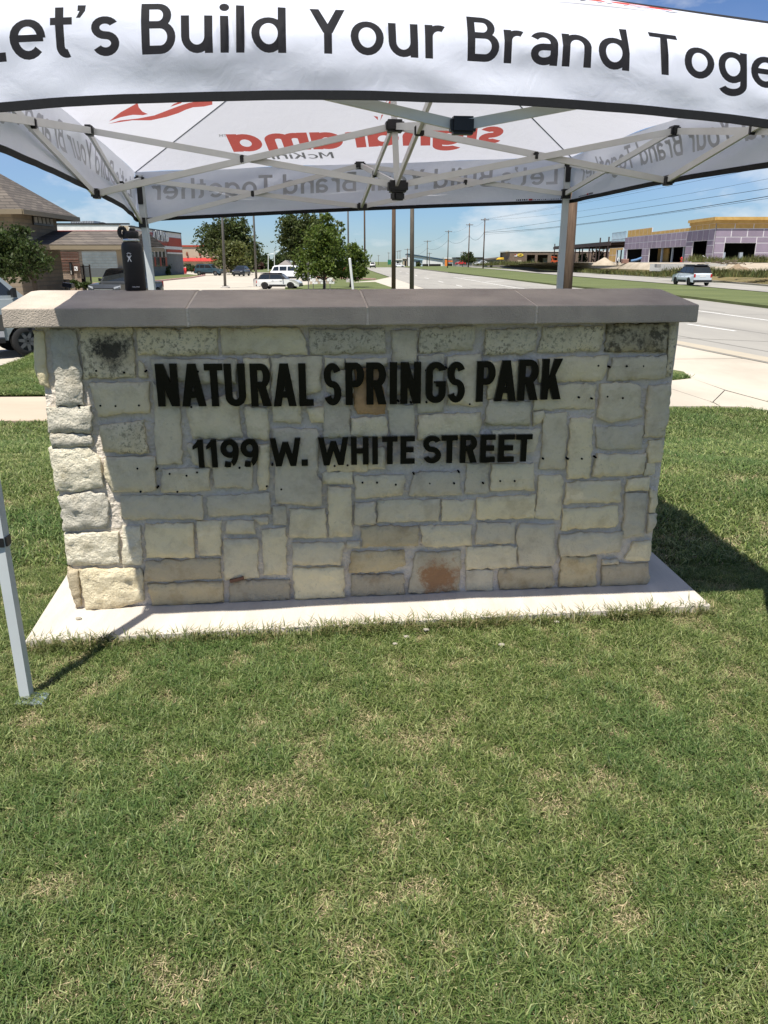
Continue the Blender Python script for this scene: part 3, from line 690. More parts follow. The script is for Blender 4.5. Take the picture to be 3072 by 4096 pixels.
# drilled holes left by older letters
HOLES = "A600,790 A830,805 A1005,795 A635,1077 A760,1080 A953,1075 A1440,795 A1155,790 E940,248 E1040,233 E1098,257 E1105,405 E1205,292 E1345,307 E1432,280 E965,440 E1270,440 F330,243 F555,395 F675,420 F905,383 F867,190 F600,220 F1115,228 F1222,222 F1345,365 F1465,365 F1620,380 G168,382 G447,372 G650,372 G890,370 G1030,352 G1150,352 G318,293 G690,278 G1385,168 G1590,168 D375,765 D595,748 D830,752 D965,752 D437,1010 D543,1020 D670,1003 D797,1015 D690,758 D460,1516 D575,1505 D345,1518 C190,1042 C295,1055 C422,1050 C420,788 C778,1065 A1385,1088 A435,790 A455,1080 C587,765".split()
m_hole = flat('drill_hole_shadow', (.012, .011, .010), rough=1.0, spec=0)
hm = None
for h in HOLES:
    o = PAN[h[0]]; x, y = map(float, h[1:].split(',')); u, z = uv(o[0] + x * S_, o[1] + y * S_)
    if hm is None:
        mb = MB(); n = 8; ringv = [Vector((math.cos(2 * PI * k / n) * .0046, 0, math.sin(2 * PI * k / n) * .0046)) for k in range(n)]
        mb.add(ringv + [q + Vector((0, .03, 0)) for q in ringv], [tuple(range(n)), tuple(range(2 * n - 1, n - 1, -1))] + [(k, k + n, (k + 1) % n + n, (k + 1) % n) for k in range(n)])
        e = mb.build('drill_hole', m_hole, None); hm = e.data
    else: e = bpy.data.objects.new('drill_hole', hm); COL.objects.link(e)
    dg = bpy.context.evaluated_depsgraph_get() if False else None
    e.location = at(u, z, .0215); e.rotation_euler = (0, 0, math.atan2(WD.y, WD.x)); adopt(e, sign); 
# coping stones
m_cope = pm('cast_stone_coping', (.47, .405, .33), (.32, .275, .23), rough=.9, scale=4.5, detail=11, bump=.004, bscale=160)
cf = [0, 745, 1470, 2150, 2800]
fy_t = [1222, 1218, 1225, 1217, 1205]; fy_b = [1300, 1296, 1305, 1290, 1281]
OUTC = .085
RID = .375
for i in range(4):
    g = .004
    def pt(k, s_):
        tpt = PL(cf[k], fy_t[k], A0 + WN * OUTC, WN); return tpt
    tl, tr = pt(i, 0), pt(i + 1, 0)
    ul, ur = (tl - A0).dot(WD) + (g if i else 0), (tr - A0).dot(WD) - (g if i < 3 else 0)
    zt, zb = 1.365 + random.uniform(-.0015, .0015), 1.290
    rise = .052
    sec = [(OUTC, zb), (OUTC, zt), (OUTC - RID, zt + rise), (-DEP - .08 + RID, zt + rise), (-DEP - .08, zt), (-DEP - .08, zb)]
    bm = bmesh.new(); nseg = 14
    rows = []
    for k in range(nseg + 1):
        u = ul + (ur - ul) * k / nseg
        rows.append([bm.verts.new(at(u, z, o)) for o, z in sec])
    for k in range(nseg):
        for j in range(6): bm.faces.new((rows[k][j], rows[k + 1][j], rows[k + 1][(j + 1) % 6], rows[k][(j + 1) % 6]))
    bm.faces.new(rows[0]); bm.faces.new(rows[-1][::-1])
    bmesh.ops.recalc_face_normals(bm, faces=bm.faces)
    es = [e for e in bm.edges if len(e.link_faces) == 2 and e.calc_face_angle(0) > .3]
    bmesh.ops.bevel(bm, geom=es, offset=.006, segments=2, affect='EDGES', profile=.6)
    for v in bm.verts: v.co += WN * .0012 * noise.noise(v.co * 30) + Vector((0, 0, .0012 * noise.noise(v.co * 25)))
    me = bpy.data.meshes.new('coping_stone'); bm.to_mesh(me); bm.free(); me.materials.append(m_cope)
    o = bpy.data.objects.new('coping_stone', me); COL.objects.link(o); adopt(o, sign)
    if i < 3:                                          # mortar joint to the next coping stone
        MB().prism([at(ur - .002, z, o_ - .004 if o_ > -.2 else o_ + .004) for o_, z in [(a, b - .004 if b > 1.3 else b) for a, b in sec]], WD * (2 * g + .004)).build('mortar_joint', m_mortar, sign)
def cope_z(o): return 1.365 + .052 * min(1, (OUTC - o) / RID)
# letters: polished black, standing on pins off the stone
m_letter = pm('black_acrylic', (.006, .006, .006), (.004, .004, .004), rough=.09, spec=.2, scale=2)
ROW1 = [('N', 633, 720), ('A', 729, 826), ('T', 826, 899), ('U', 904, 987), ('R', 1006, 1086), ('A', 1095, 1187), ('L', 1198, 1256), ('S', 1297, 1367), ('P', 1383, 1458), ('R', 1466, 1545), ('I', 1559, 1588), ('N', 1602, 1683), ('G', 1702, 1782), ('S', 1788, 1858), ('P', 1904, 1978), ('A', 1977, 2063), ('R', 2070, 2149), ('K', 2163, 2240)]
ROW2 = [('1', 776, 819), ('1', 830, 872), ('9', 886, 959), ('9', 966, 1038), ('W', 1083, 1206), ('.', 1207, 1229), ('W', 1275, 1395), ('H', 1405, 1475), ('I', 1490, 1512), ('T', 1529, 1590), ('E', 1602, 1659), ('S', 1692, 1764), ('T', 1765, 1829), ('R', 1839, 1906), ('E', 1920, 1979), ('E', 1992, 2055), ('T', 2061, 2125)]
B1 = [(640, 1626, 1455), (1200, 1625, 1454), (1560, 1617, 1449), (1900, 1609, 1446), (2240, 1597, 1434)]
B2 = [(776, 1872, 1762), (1100, 1866, 1754), (1500, 1858, 1748), (1900, 1851, 1740), (2125, 1846, 1738)]
def interp(tab, x):
    return [float(np.interp(x, [t[0] for t in tab], [t[k] for t in tab])) for k in (1, 2)]
OFF = .034
for row, tab, wgt, wy in ((ROW1, B1, .172, .155), (ROW2, B2, .205, .185)):
    for ch, x0, x1 in row:
        yb, yt = interp(tab, (x0 + x1) / 2)
        a = PL(x0, yb, A0 + WN * OFF, WN); b = PL(x1, yb, A0 + WN * OFF, WN); t = PL((x0 + x1) / 2, yt, A0 + WN * OFF, WN)
        u0, u1 = (a - A0).dot(WD), (b - A0).dot(WD); zb = (a.z + b.z) / 2; H_ = t.z - zb; bw = (u1 - u0) / H_
        w = wgt if ch not in '.' else .19
        if ch == 'I': w = bw
        if ch == '1': w = .20
        if ch in 'SG' : ov_ = .012
        else: ov_ = 0
        polys = caps(ch, bw, w, wy)
        def to3(x, y, u0=u0, zb=zb, H_=H_): return at(u0 + x * H_, zb + y * H_, OFF - .018)
        solid_glyph('letter', polys, to3, WN * .018, m_letter, sign)
        pin = MB()                                     # stand-off pins behind the letter
        for q in (polys[0][:2], polys[-1][:2]):
            cxp = sum(p[0] for p in polys[0]) / len(polys[0]); 
        lx = sum(p[0] for p in polys[0]) / len(polys[0]); ly = .5
        pin.tube([at(u0 + lx * H_, zb + ly * H_, 0), at(u0 + lx * H_, zb + ly * H_, OFF - .0175)], .004, 6).build('letter_pin', m_letter, sign)
# concrete pad
m_pad = pm('broomed_concrete', (.58, .53, .455), (.44, .40, .34), rough=.92, scale=3, detail=9, bump=.003, bscale=60, stretch=(3, .5, 1))
pad = [G(100, 2566, .03), G(2842, 2421, .03), G(2560, 2165, .03), G(330, 2200, .03)]
m_chip = flat('white_stone_chip', (.30, .275, .22), rough=.9)
for i_, (px, py, r_, lab) in enumerate(((1705, 2522, .012, 'pale stone chip lying in the grass at the middle of the slab edge'), (1625, 2550, .011, 'pale stone chip in the grass left of the middle slab edge'), (1580, 2578, .010, 'pale stone chip in the grass below the slab, lowest of the middle three'), (2226, 2490, .010, 'pale stone chip in the grass near the right part of the slab edge'), (2503, 2464, .013, 'pale stone chip in the grass by the right end of the slab'), (2006, 2582, .012, 'pale stone chip in the straw patch right of the middle'), (315, 2478, .012, 'pale stone chip lying on the slab at the left'))):
    p = G(px, py, .03 if i_ == 6 else .012); t_ = thing('stone_chip', lab, 'stone chip', p, 'stone chips round the slab')
    bm = bmesh.new(); bmesh.ops.create_icosphere(bm, subdivisions=1, radius=r_)
    for v in bm.verts: v.co = Vector((v.co.x * (1.3 + .4 * noise.noise(v.co * 90 + Vector((i_, 0, 0)))), v.co.y, v.co.z * .5)) + p + Vector((0, 0, r_ * .4))
    me = bpy.data.meshes.new('chip'); bm.to_mesh(me); bm.free(); me.materials.append(m_chip); o = bpy.data.objects.new('chip', me); COL.objects.link(o); adopt(o, t_)
q0, q1 = W(922, 2318), W(976, 2304); MB().bar(q0 + WN * .012, q1 + WN * .012, .03, .014).build('wood_shim', pm('brown_wood_shim', (.20, .10, .06), (.11, .055, .035), rough=.85, scale=30, stretch=(1, 1, 6)), sign)
pb = MB().prism(pad, (0, 0, -.18)); po = pb.build('concrete_pad', m_pad); tag(po, 'pale brushed concrete slab under the stone sign', 'concrete slab', None, 'structure')
# ================================================================== POP-UP TENT
m_fab = None
def fabric(name, out_col, in_col, tr_col, fac):
    m = bpy.data.materials.new(name); m.use_nodes = True; nt = m.node_tree; N = nt.nodes; L = nt.links
    b = N['Principled BSDF']; b.inputs['Roughness'].default_value = .62; b.inputs['Specular IOR Level'].default_value = .25
    b.inputs['Specular IOR Level'].default_value = .25 if out_col[0] > .3 else .08
    gm = N.new('ShaderNodeNewGeometry'); mx = N.new('ShaderNodeMix'); mx.data_type = 'RGBA'
    mx.inputs[6].default_value = (*out_col, 1); mx.inputs[7].default_value = (*in_col, 1)
    L.new(gm.outputs['Backfacing'], mx.inputs[0]); L.new(mx.outputs[2], b.inputs['Base Color'])
    tr = N.new('ShaderNodeBsdfTranslucent'); tr.inputs[0].default_value = (*tr_col, 1)
    ms = N.new('ShaderNodeMixShader'); ms.inputs[0].default_value = fac
    tc = N.new('ShaderNodeTexCoord'); n = N.new('ShaderNodeTexNoise'); n.inputs['Scale'].default_value = 900; n.inputs['Detail'].default_value = 2
    n2 = N.new('ShaderNodeTexNoise'); n2.inputs['Scale'].default_value = 9; n2.inputs['Detail'].default_value = 5; n2.inputs['Distortion'].default_value = .6
    b1 = N.new('ShaderNodeBump'); b1.inputs['Distance'].default_value = .0006; b2 = N.new('ShaderNodeBump'); b2.inputs['Distance'].default_value = .008; b2.inputs['Strength'].default_value = .6
    L.new(tc.outputs['Object'], n.inputs[0]); L.new(tc.outputs['Object'], n2.inputs[0]); L.new(n.outputs[0], b1.inputs['Height']); L.new(n2.outputs[0], b2.inputs['Height']); L.new(b2.outputs[0], b1.inputs['Normal'])
    L.new(b1.outputs[0], b.inputs['Normal']); L.new(b1.outputs[0], tr.inputs['Normal'])
    o = N['Material Output']; L.new(b.outputs[0], ms.inputs[1]); L.new(tr.outputs[0], ms.inputs[2]); L.new(ms.outputs[0], o.inputs[0])
    return m
m_white = fabric('white_polyester', (.79, .825, .93), (.80, .80, .88), (.86, .86, .91), .36)
m_ink = fabric('black_fabric_print', (.010, .010, .012), (.50, .50, .54), (.42, .42, .47), .08)
m_red = fabric('red_fabric_print', (.60, .075, .05), (.55, .10, .08), (.60, .13, .11), .30)
m_hem = pm('black_webbing', (.012, .012, .014), (.008, .008, .01), rough=.85, scale=80)
m_alu = pm('white_powder_coated_tube', (.66, .665, .65), (.58, .585, .575), rough=.42, scale=6, spec=.5)
m_blk = pm('black_moulded_plastic', (.014, .014, .015), (.009, .009, .01), rough=.45, scale=20)
m_leg = pm('grey_steel_tube', (.52, .55, .55), (.45, .48, .48), rough=.38, scale=4, spec=.5)
tent = thing('pop_up_tent', 'white printed pop up tent with a white truss frame over the stone sign', 'tent', (0, 4.1, 0))
FL, FR, RL, RR = Vector((-1.32, 2.47, 0)), Vector((1.634, 2.784, 0)), Vector((-1.653, 5.60, 0)), Vector((1.306, 5.91, 0))
LEGS = {'FL': FL, 'FR': FR, 'RR': RR, 'RL': RL}
TOPZ = {'FL': 2.26, 'FR': 2.22, 'RR': 2.215, 'RL': 2.085}
BOTZ = {'FL': 1.97, 'FR': 1.95, 'RR': 2.00, 'RL': 1.793}
HEMZ = {'FL': 1.93, 'FR': 1.895, 'RR': 1.955, 'RL': 1.812}
CEN = (FL + FR + RL + RR) / 4
PEAK = Vector((.02, 4.19, 2.83))
def oc(k, d=.045): v = (LEGS[k] - CEN); v.z = 0; return LEGS[k] + v.normalized() * d
EV = {k: oc(k) + Vector((0, 0, TOPZ[k] + (.03 if k != 'FR' else -.03))) for k in LEGS}
HM = {k: oc(k, .075) + Vector((0, 0, HEMZ[k])) for k in LEGS}
SIDES = {'front': ('FL', 'FR', .03, .092, .075), 'right': ('FR', 'RR', .05, .03, .02), 'rear': ('RR', 'RL', .05, .012, .005), 'left': ('RL', 'FL', -.05, .03, .02)}
def side_fn(name):
    a, b, flare, rise, erise = SIDES[name]
    E0, E1, H0, H1 = EV[a], EV[b], HM[a], HM[b]; d = (E1 - E0); d.z = 0; Wd = d.length; d.normalize(); out = Vector((d.y, -d.x, 0))
    up = Vector((0, 0, 1))
    def eave(s): 
        q = 4 * s * (1 - s); return E0.lerp(E1, s) + up * erise * q - out * (.09 * q if name == 'front' else 0)
    def hem(s):
        q = 4 * s * (1 - s); return H0.lerp(H1, s) + up * rise * q + out * flare * min(1, q * 1.6)
    front = name == 'front'
    def P(s, h):                                       # h 0 hem .. 1 eave
        e, m_ = eave(s), hem(s); p = m_.lerp(e, h)
        q = min(1, 8 * s * (1 - s)); w = math.sin(PI * h)
        p = p + out * (.055 if front else .025) * w * q + up * (.02 if front else 0) * w
        x = s * Wd
        k = (1 - abs(2 * h - 1)) ** .6 if h < .5 else (1 - abs(2 * h - 1))
        hh = min(1, h * 4)
        # diagonal folds pulled by the wind and drips near the corners
        ph = x * 3.1 + h * 2.6
        a1 = .020 if front else .014
        f = a1 * noise.noise(Vector((x * 1.9 + h * 1.5, h * 2.6 - x * .5, 3 + Wd))) + a1 * .35 * noise.noise(Vector((x * 5 + h * 3, h * 4 - x * 1.4, 8)))
        edge = math.exp(-min(x, Wd - x) / .22)
        f += .012 * edge * math.sin(16 * (min(x, Wd - x) + .55 * h))
        f += .003 * math.exp(-((h - .08) / .16) ** 2) * noise.noise(Vector((x * 11, h * 3, 4)))
        return p + out * f * (1 - h ** 6)
    return dict(P=P, eave=eave, hem=hem, W=Wd, out=out, d=d)
SF = {k: side_fn(k) for k in SIDES}
def printed_sheet(name, P3, outline, polys_by_mat, grid, base_mat, print_name, parent, orient):
    allp = []; 
    res = []
    polys = [p for ps, _ in polys_by_mat for p in ps]
    ov, a, b = union_tri(polys, grid, outline)
    V = [P3(x, y) for x, y in ov]
    def fix(tris):
        o = []
        for t in tris:
            n = (V[t[1]] - V[t[0]]).cross(V[t[2]] - V[t[0]])
            o.append(t if n.dot(orient) > 0 else (t[0], t[2], t[1]))
        return o
    o = mobj(name, V, fix(b), base_mat, parent, True)
    key = []
    for k, (ps, m_) in enumerate(polys_by_mat): key += [(k, g) for g in (getattr(ps, 'grp', None) or [0] * len(ps))]
    groups = {}
    for t, sidx in zip(fix(a), a.src): groups.setdefault(key[sidx], []).append(t)
    for (k, g), ts in groups.items():                  # every printed character its own piece of fabric
        used = sorted({i for t in ts for i in t}); ix = {i: q for q, i in enumerate(used)}
        mobj(print_name[k], [V[i] for i in used], [tuple(ix[i] for i in t) for t in ts], polys_by_mat[k][1], o, True)
    bm = bmesh.new(); bm.from_mesh(o.data); bmesh.ops.delete(bm, geom=[v for v in bm.verts if not v.link_faces], context='VERTS'); bm.to_mesh(o.data); bm.free()
    return o
SLOGAN, SLW = layout("Let's Build Your Brand Together", .165, .147, sb=.10, space=.34)
def tf(polys, sx, sy, ox, oy, shear=0.0): return Polys([[(ox + (x + shear * y) * sx, oy + y * sy) for x, y in p] for p in polys], getattr(polys, 'grp', [0] * len(polys)))
def valance(name):
    S = SF[name]; Wd = S['W']; Hh = .36 if name == 'front' else .315
    cap, wid, base, ox = {'front': (.142, 2.715, .10, .068), 'rear': (.136, 2.85, .128, 0), 'left': (.136, 2.95, .128, 0), 'right': (.136, 2.95, .128, 0)}[name]
    k = wid / SLW
    polys = tf(SLOGAN, k, cap, (Wd - wid) / 2 + ox, base)
    nu, nv = (110, 18) if name == 'front' else (70, 11)
    grid = [(Wd * (i + .5 * (j % 2)) / nu, Hh * j / nv) for j in range(1, nv) for i in range(1, nu)]
    outl = [(Wd * i / nu, 0) for i in range(nu + 1)] + [(Wd, Hh * j / nv) for j in range(1, nv)] + [(Wd * i / nu, Hh) for i in range(nu, -1, -1)] + [(0, Hh * j / nv) for j in range(nv - 1, 0, -1)]
    o = printed_sheet('valance', lambda x, y: S['P'](min(1, max(0, x / Wd)), min(1, max(0, y / Hh))), outl, [(polys, m_ink)], grid, m_white, ['printed_letter'], tent, S['out'])
    # black webbing along the hem
    n = 60; mb = MB(); rows = []
    for i in range(n + 1):
        p = S['P'](i / n, 0.0); up = Vector((0, 0, 1)); o_ = S['out']
        rows.append([p - o_ * .004 - up * .012, p + o_ * .004 - up * .012, p + o_ * .005 + up * .012, p - o_ * .005 + up * .012])
    v = [q for r in rows for q in r]; f = []
    for i in range(n):
        for j in range(4): f.append((i * 4 + j, (i + 1) * 4 + j, (i + 1) * 4 + (j + 1) % 4, i * 4 + (j + 1) % 4))
    f += [(0, 1, 2, 3), (n * 4 + 3, n * 4 + 2, n * 4 + 1, n * 4)]
    mb.add(v, f).build('hem_band', m_hem, o)
    return o
VAL = {k: valance(k) for k in SIDES}
# roof panels with the printed emblem
def tri_pts(a, b, c): return [a, b, c]
LOGO_W, LW = layout('siqnqrqmq'.replace('siqn', 'sign'), .25, .215, sb=.06, X=.74, D=.78)
LOGO_W = Polys([[(x + .18 * y, y) for x, y in p] for p in LOGO_W], LOGO_W.grp)
MCK, MKW = layout('McKinney', .15, .13, sb=.09)
MCK = Polys([[(x + .16 * y, y) for x, y in p] for p in MCK], MCK.grp)
TMP, TMW = layout('TM', .15, .13, sb=.12)
z0_ = lambda L, ox, oy: [(ox + x * 800 / 1659, oy + y * 800 / 1659) for x, y in L]
ARROW_LEFT = [z0_([(905, 232), (1000, 150), (1140, 50), (1150, 90), (1180, 125), (1225, 142), (1185, 155), (1100, 160), (1000, 190)], 0, 380),
  z0_([(900, 252), (1000, 215), (1150, 185), (1280, 150), (1400, 95), (1480, 62), (1560, 35), (1650, 20), (1760, 10), (1760, 60), (1690, 72), (1600, 75), (1540, 95), (1480, 125), (1380, 160), (1250, 195), (1100, 205), (1000, 228)], 0, 380),
  z0_([(1410, 68), (1440, 40), (1520, 10), (1500, 35)], 0, 380)]
ARROW_REAR = [[(1513, 413), (1535, 406), (1560, 380), (1530, 418)], [(1542, 421), (1559, 392), (1600, 310), (1640, 300), (1590, 380), (1571, 409), (1554, 423)], [(1494, 451), (1512, 469), (1511, 455)], [(1521, 472), (1533, 447), (1526, 447)]]
rear_marks = {}; arrow_side = []
def rear_marks_of(back):
    a, b = back([(2005, 572)])[0], back([(935, 606)])[0]; c, d = back([(1990, 500)])[0], back([(1000, 535)])[0]; e, f = back([(1337, 633)])[0], back([(1075, 641)])[0]; g = back([(1337, 606)])[0]
    sx0, sx1 = min(a[0], b[0]), max(a[0], b[0]); m0 = min(e[0], f[0]); k = abs(f[0] - e[0]) / 4.1
    return dict(w=(sx0, sx1, (a[1] + b[1]) / 2, (c[1] + d[1]) / 2, m0, m0 + k * MKW * 1.06, (e[1] + f[1]) / 2, (e[1] + f[1]) / 2 + (g[1] - e[1])), arrow=[back(p) for p in ARROW_REAR])
def roof(name, emblem):
    S = SF[name]; Wd = S['W']; mid = S['eave'](.5); Ls = (PEAK - mid).length; out = S['out']
    up = Vector((0, 0, 1))
    sag = {'front': -.02, 'rear': .015, 'left': .045, 'right': .045}[name]
    def P(x, y):
        t = min(1, max(0, y / Ls)); s = .5 if t > .999 else .5 + (x - Wd / 2) / (Wd * (1 - t)); s = min(1, max(0, s))
        p = S['eave'](s).lerp(PEAK, t); w = 4 * s * (1 - s)
        f = -sag * w * math.sin(PI * min(1, t * 1.1)) 
        f += .012 * w * noise.noise(Vector((x * 2.2, y * 2.6, 5))) + .006 * math.sin(18 * (t * .5 + (s if s < .5 else 1 - s))) * math.exp(-min(s, 1 - s) / .12) * (1 - t) * min(1, s * 20, (1 - s) * 20)
        return p + up * f
    n = 34; grid = []; outl = [(Wd * i / n, 0) for i in range(n + 1)]
    R_ = 26
    rs = []; ls = []
    for j in range(1, R_):
        y = Ls * j / R_; half = Wd / 2 * (1 - j / R_); rs.append((Wd / 2 + half, y)); ls.append((Wd / 2 - half, y))
        m_ = max(2, int(n * (1 - j / R_)))
        grid += [(Wd / 2 - half + 2 * half * i / m_, y) for i in range(1, m_)]
    outl += rs + [(Wd / 2, Ls)] + ls[::-1]
    pn = (S['eave'](1) - S['eave'](0)).cross(PEAK - S['eave'](0)).normalized(); E0 = S['eave'](0); sd = S['d']; sv = (PEAK - mid); 
    def back(pts):                                      # photograph point -> panel coordinates
        o_ = []
        for x, y in pts:
            q = PL(x, y, E0, pn) - E0; M_ = np.array([tuple(S['eave'](1) - E0), tuple(PEAK - E0)]).T; (a_, t), *_ = np.linalg.lstsq(M_, np.array(tuple(q)), rcond=None); a_, t = float(a_), float(t); u = a_ / (1 - t)
            o_.append((Wd / 2 + (u - .5) * Wd * (1 - t), t * Ls))
        return o_
    pb = []
    if emblem == 'full':
        R0_ = rear_marks if name == 'front' else rear_marks_of(back); rear_marks.update(R0_)
        sx0, sx1, sy0, sy1, mx0, mx1, my0, my1 = R0_['w']
        pb.append((tf(LOGO_W, (sx1 - sx0) / LW, (sy1 - sy0) / .74, sx0, sy0), m_red)); pb.append((Polys(R0_['arrow'], range(4)), m_red))
        pb.append((tf(MCK, (mx1 - mx0) / MKW, my1 - my0, mx0, my0), m_ink)); pb.append((tf(TMP, .028, .03, sx1 + .03, sy1 - .03), m_ink))
    elif name == 'left': arrow_side.extend(back(p) for p in ARROW_LEFT); pb.append((Polys(arrow_side, range(3)), m_red))
    else: pb.append((Polys(arrow_side, range(3)), m_red))
    return printed_sheet('roof_panel', P, outl, pb, grid, m_white, ['printed_emblem', 'printed_emblem', 'printed_letter', 'printed_letter'], tent, out * .3 + up)
for k, e in (('rear', 'full'), ('front', 'full'), ('left', 'arrow'), ('right', 'arrow')): roof(k, e)
for k in LEGS:                                        # dark seams along the four hips
    MB().tube([EV[k].lerp(PEAK, t / 10) + Vector((0, 0, .004)) for t in range(11)], [.009 if k[0] == 'F' else .006] * 11, 6).build('hip_seam', m_hem if k[0] == 'F' else flat('grey_seam_tape', (.16, .17, .18)), tent)
# frame
def joint(p, w, h, d, rz=0.0, name='joint_block'):
    bm = bmesh.new(); bmesh.ops.create_cube(bm, size=1); bmesh.ops.scale(bm, vec=(w, d, h), verts=bm.verts); bmesh.ops.bevel(bm, geom=bm.edges[:], offset=min(w, h, d) * .18, segments=2, affect='EDGES')
    bmesh.ops.rotate(bm, verts=bm.verts, matrix=Matrix.Rotation(rz, 3, 'Z')); bmesh.ops.translate(bm, verts=bm.verts, vec=p)
    me = bpy.data.meshes.new(name); bm.to_mesh(me); bm.free(); me.materials.append(m_blk); o = bpy.data.objects.new(name, me); COL.objects.link(o); adopt(o, tent); return o
YAW = math.radians(6.05)
def bar(a, b, off=0.0):
    d = (b - a); d.z = 0; d.normalize(); s_ = Vector((-d.y, d.x, 0)) * off
    MB().bar(a + s_, b + s_, .014, .030).build('truss_bar', m_alu, tent)
tops = {k: LEGS[k] + Vector((0, 0, TOPZ[k] - .02)) for k in LEGS}; bots = {k: LEGS[k] + Vector((0, 0, BOTZ[k])) for k in LEGS}
MT = {'rear': Y(1440, 662, 5.755), 'left': Y(357, 522, 4.3), 'right': Y(2695, 525, 4.33), 'front': None}
MBm = {'rear': Y(1450, 826, 5.755), 'left': Y(386, 775, 4.3), 'right': Y(2672, 722, 4.33), 'front': Y(1850, 503, 2.62)}
MT['front'] = MBm['front'] + Vector((-.03, .20, .23))
CT, CB = Y(1578, 505, 4.19), Y(1590, 742, 4.19)
for nme, (a, b, *_r) in SIDES.items():
    t, m_ = MT[nme], MBm[nme]
    for leg in (a, b):
        bar(tops[leg], m_, .009); bar(bots[leg], t, -.009)
        x = (tops[leg] + m_ + bots[leg] + t) / 4
        joint(x, .022, .038, .040, YAW + (PI / 2 if nme in ('left', 'right') else 0), 'pivot_block')
    big = 1.05 if nme == 'front' else 1
    for q in (t, m_): joint(q, .075 * big, .048 * big, .045 * big, YAW + (PI / 2 if nme in ('left', 'right') else 0))
    bar(t, CB, .009); bar(m_, CT, -.009); x = (t + CB + m_ + CT) / 4
    joint(x, .022, .038, .040, YAW + (0 if nme in ('left', 'right') else PI / 2), 'pivot_block')
joint(CT, .09, .055, .08, YAW); joint(CB + Vector((0, 0, -.005)), .10, .055, .085, YAW); joint(CB + Vector((0, 0, -.05)), .06, .04, .05, YAW + .4, 'crank_latch')
MB().bar(CB + Vector((0, 0, -.03)), PEAK - Vector((0, 0, .03)), .03, .03, (0, 1, 0)).build('centre_post', m_alu, tent)
joint(PEAK - Vector((0, 0, .035)), .09, .04, .09, YAW, 'peak_cap')
for k, p in LEGS.items():
    base = p.copy()
    if k == 'FL': base = G(110, 2795, 0.0)
    if k == 'RL': base = p + Vector((.035, .0, -.02))
    t = tops[k] + Vector((0, 0, .03))
    o = MB().bar(base + Vector((0, 0, .60)) + (t - base) * 0, t, .042, .042, (0, 1, 0)).build('leg', m_leg, tent)
    MB().bar(base + Vector((0, 0, .012)), base + Vector((0, 0, .66)), .036, .036, (0, 1, 0)).build('lower_leg', m_leg, o)
    j = joint(base + Vector((0, 0, .625)), .054, .05, .054, YAW, 'leg_collar')
    j2 = joint(bots[k], .06, .085, .06, YAW, 'slider_block'); j3 = joint(tops[k] + Vector((0, 0, .0)), .06, .05, .06, YAW, 'corner_block')
    MB().bb(base + Vector((-.025, -.05, .004)), base + Vector((.075, .03, .010))).build('foot_plate', flat('galvanised_plate', (.42, .50, .58), rough=.3, metallic=.6), o)
    if k[0] == 'R': joint(LEGS[k] + Vector((0, -.02, (TOPZ[k] + BOTZ[k]) / 2 + .04)), .035, .14, .02, YAW, 'corner_strap')
# sewn care label with bars near the rear right corner, inside of the hems
def care_label(nme, s0, s1):
    S = SF[nme]; q = lambda s, h: S['P'](s, h) - S['out'] * .006
    mk = MB()
    N_ = 22; rr = random.Random(3)
    for i in range(N_):
        a = s0 + (s1 - s0) * i / N_; w_ = (s1 - s0) / N_ * rr.uniform(.25, .75); hh = .035 if i > 15 else .018
        p = [q(a, .055), q(a + w_, .055), q(a + w_, .055 + hh), q(a, .055 + hh)]
        mk.prism(p, S['out'] * .001)
    o = mk.build('care_label', m_blk, VAL[nme])
    rr = MB().prism([q(s0 + (s1 - s0) * .62, .05), q(s0 + (s1 - s0) * .7, .05), q(s0 + (s1 - s0) * .7, .09), q(s0 + (s1 - s0) * .62, .09)], S['out'] * .0015).build('care_label', flat('red_label_ink', (.5, .03, .04)), VAL[nme])
care_label('rear', .022, .13); care_label('right', .955, .88)
# ================================================================== BOTTLE on the coping
bp_ = at((W(545, 1160) - A0).dot(WD), 0, 0); bo = -.335
uB = (Y(545, 1150, 3.56) - A0).dot(WD)
bz = cope_z(bo)
BP = at(uB, bz, bo)
bottle = thing('water_bottle', 'tall matte black water bottle with loop lid standing on the coping', 'bottle', BP)
m_bot = pm('matte_black_powder_coat', (.012, .012, .014), (.009, .009, .011), rough=.55, scale=30, bump=.0004, bscale=700)
m_steel = flat('brushed_steel', (.55, .55, .56), rough=.25, metallic=1.0)
R_b = .0455
MB().lathe([(R_b - .004, 0), (R_b, .004), (R_b, .175)] + [(R_b - .012 * (1 - math.cos(a)) * 1.0, .175 + .028 * math.sin(a)) for a in [math.radians(x) for x in range(15, 91, 15)]] + [(R_b - .0125, .206)], 32, BP).build('body', m_bot, bottle, True)
MB().lathe([(R_b - .011, .206), (R_b - .0105, .208), (R_b - .0105, .2165), (R_b - .011, .2175)], 32, BP).build('steel_band', m_steel, bottle, True)
MB().lathe([(R_b - .0125, .2175), (R_b - .0115, .2185), (R_b - .0115, .245), (R_b - .014, .2485), (R_b - .02, .250)], 32, BP).build('lid', m_bot, bottle, True)
vd = (Vector((0, 0, EYE)) - BP); vd.z = 0; vd.normalize(); vs = Vector((-vd.y, vd.x, 0))      # vs: right seen from the camera is -vs
vr = -vs if vs.x < 0 else vs
loop = [BP + vr * (-.0335 - .0125 * math.cos(a)) + Vector((0, 0, .244 + .019 * math.sin(a))) for a in np.linspace(-2.2, 3.4, 18)]
lp = MB()
for i in range(len(loop) - 1): lp.bar(loop[i], loop[i + 1] + (loop[i + 1] - loop[i]) * .2, .030, .017, tuple((loop[i] - (BP + vr * -.0335 + Vector((0, 0, .244)))).normalized()))
lp.build('carry_loop', m_bot, bottle)
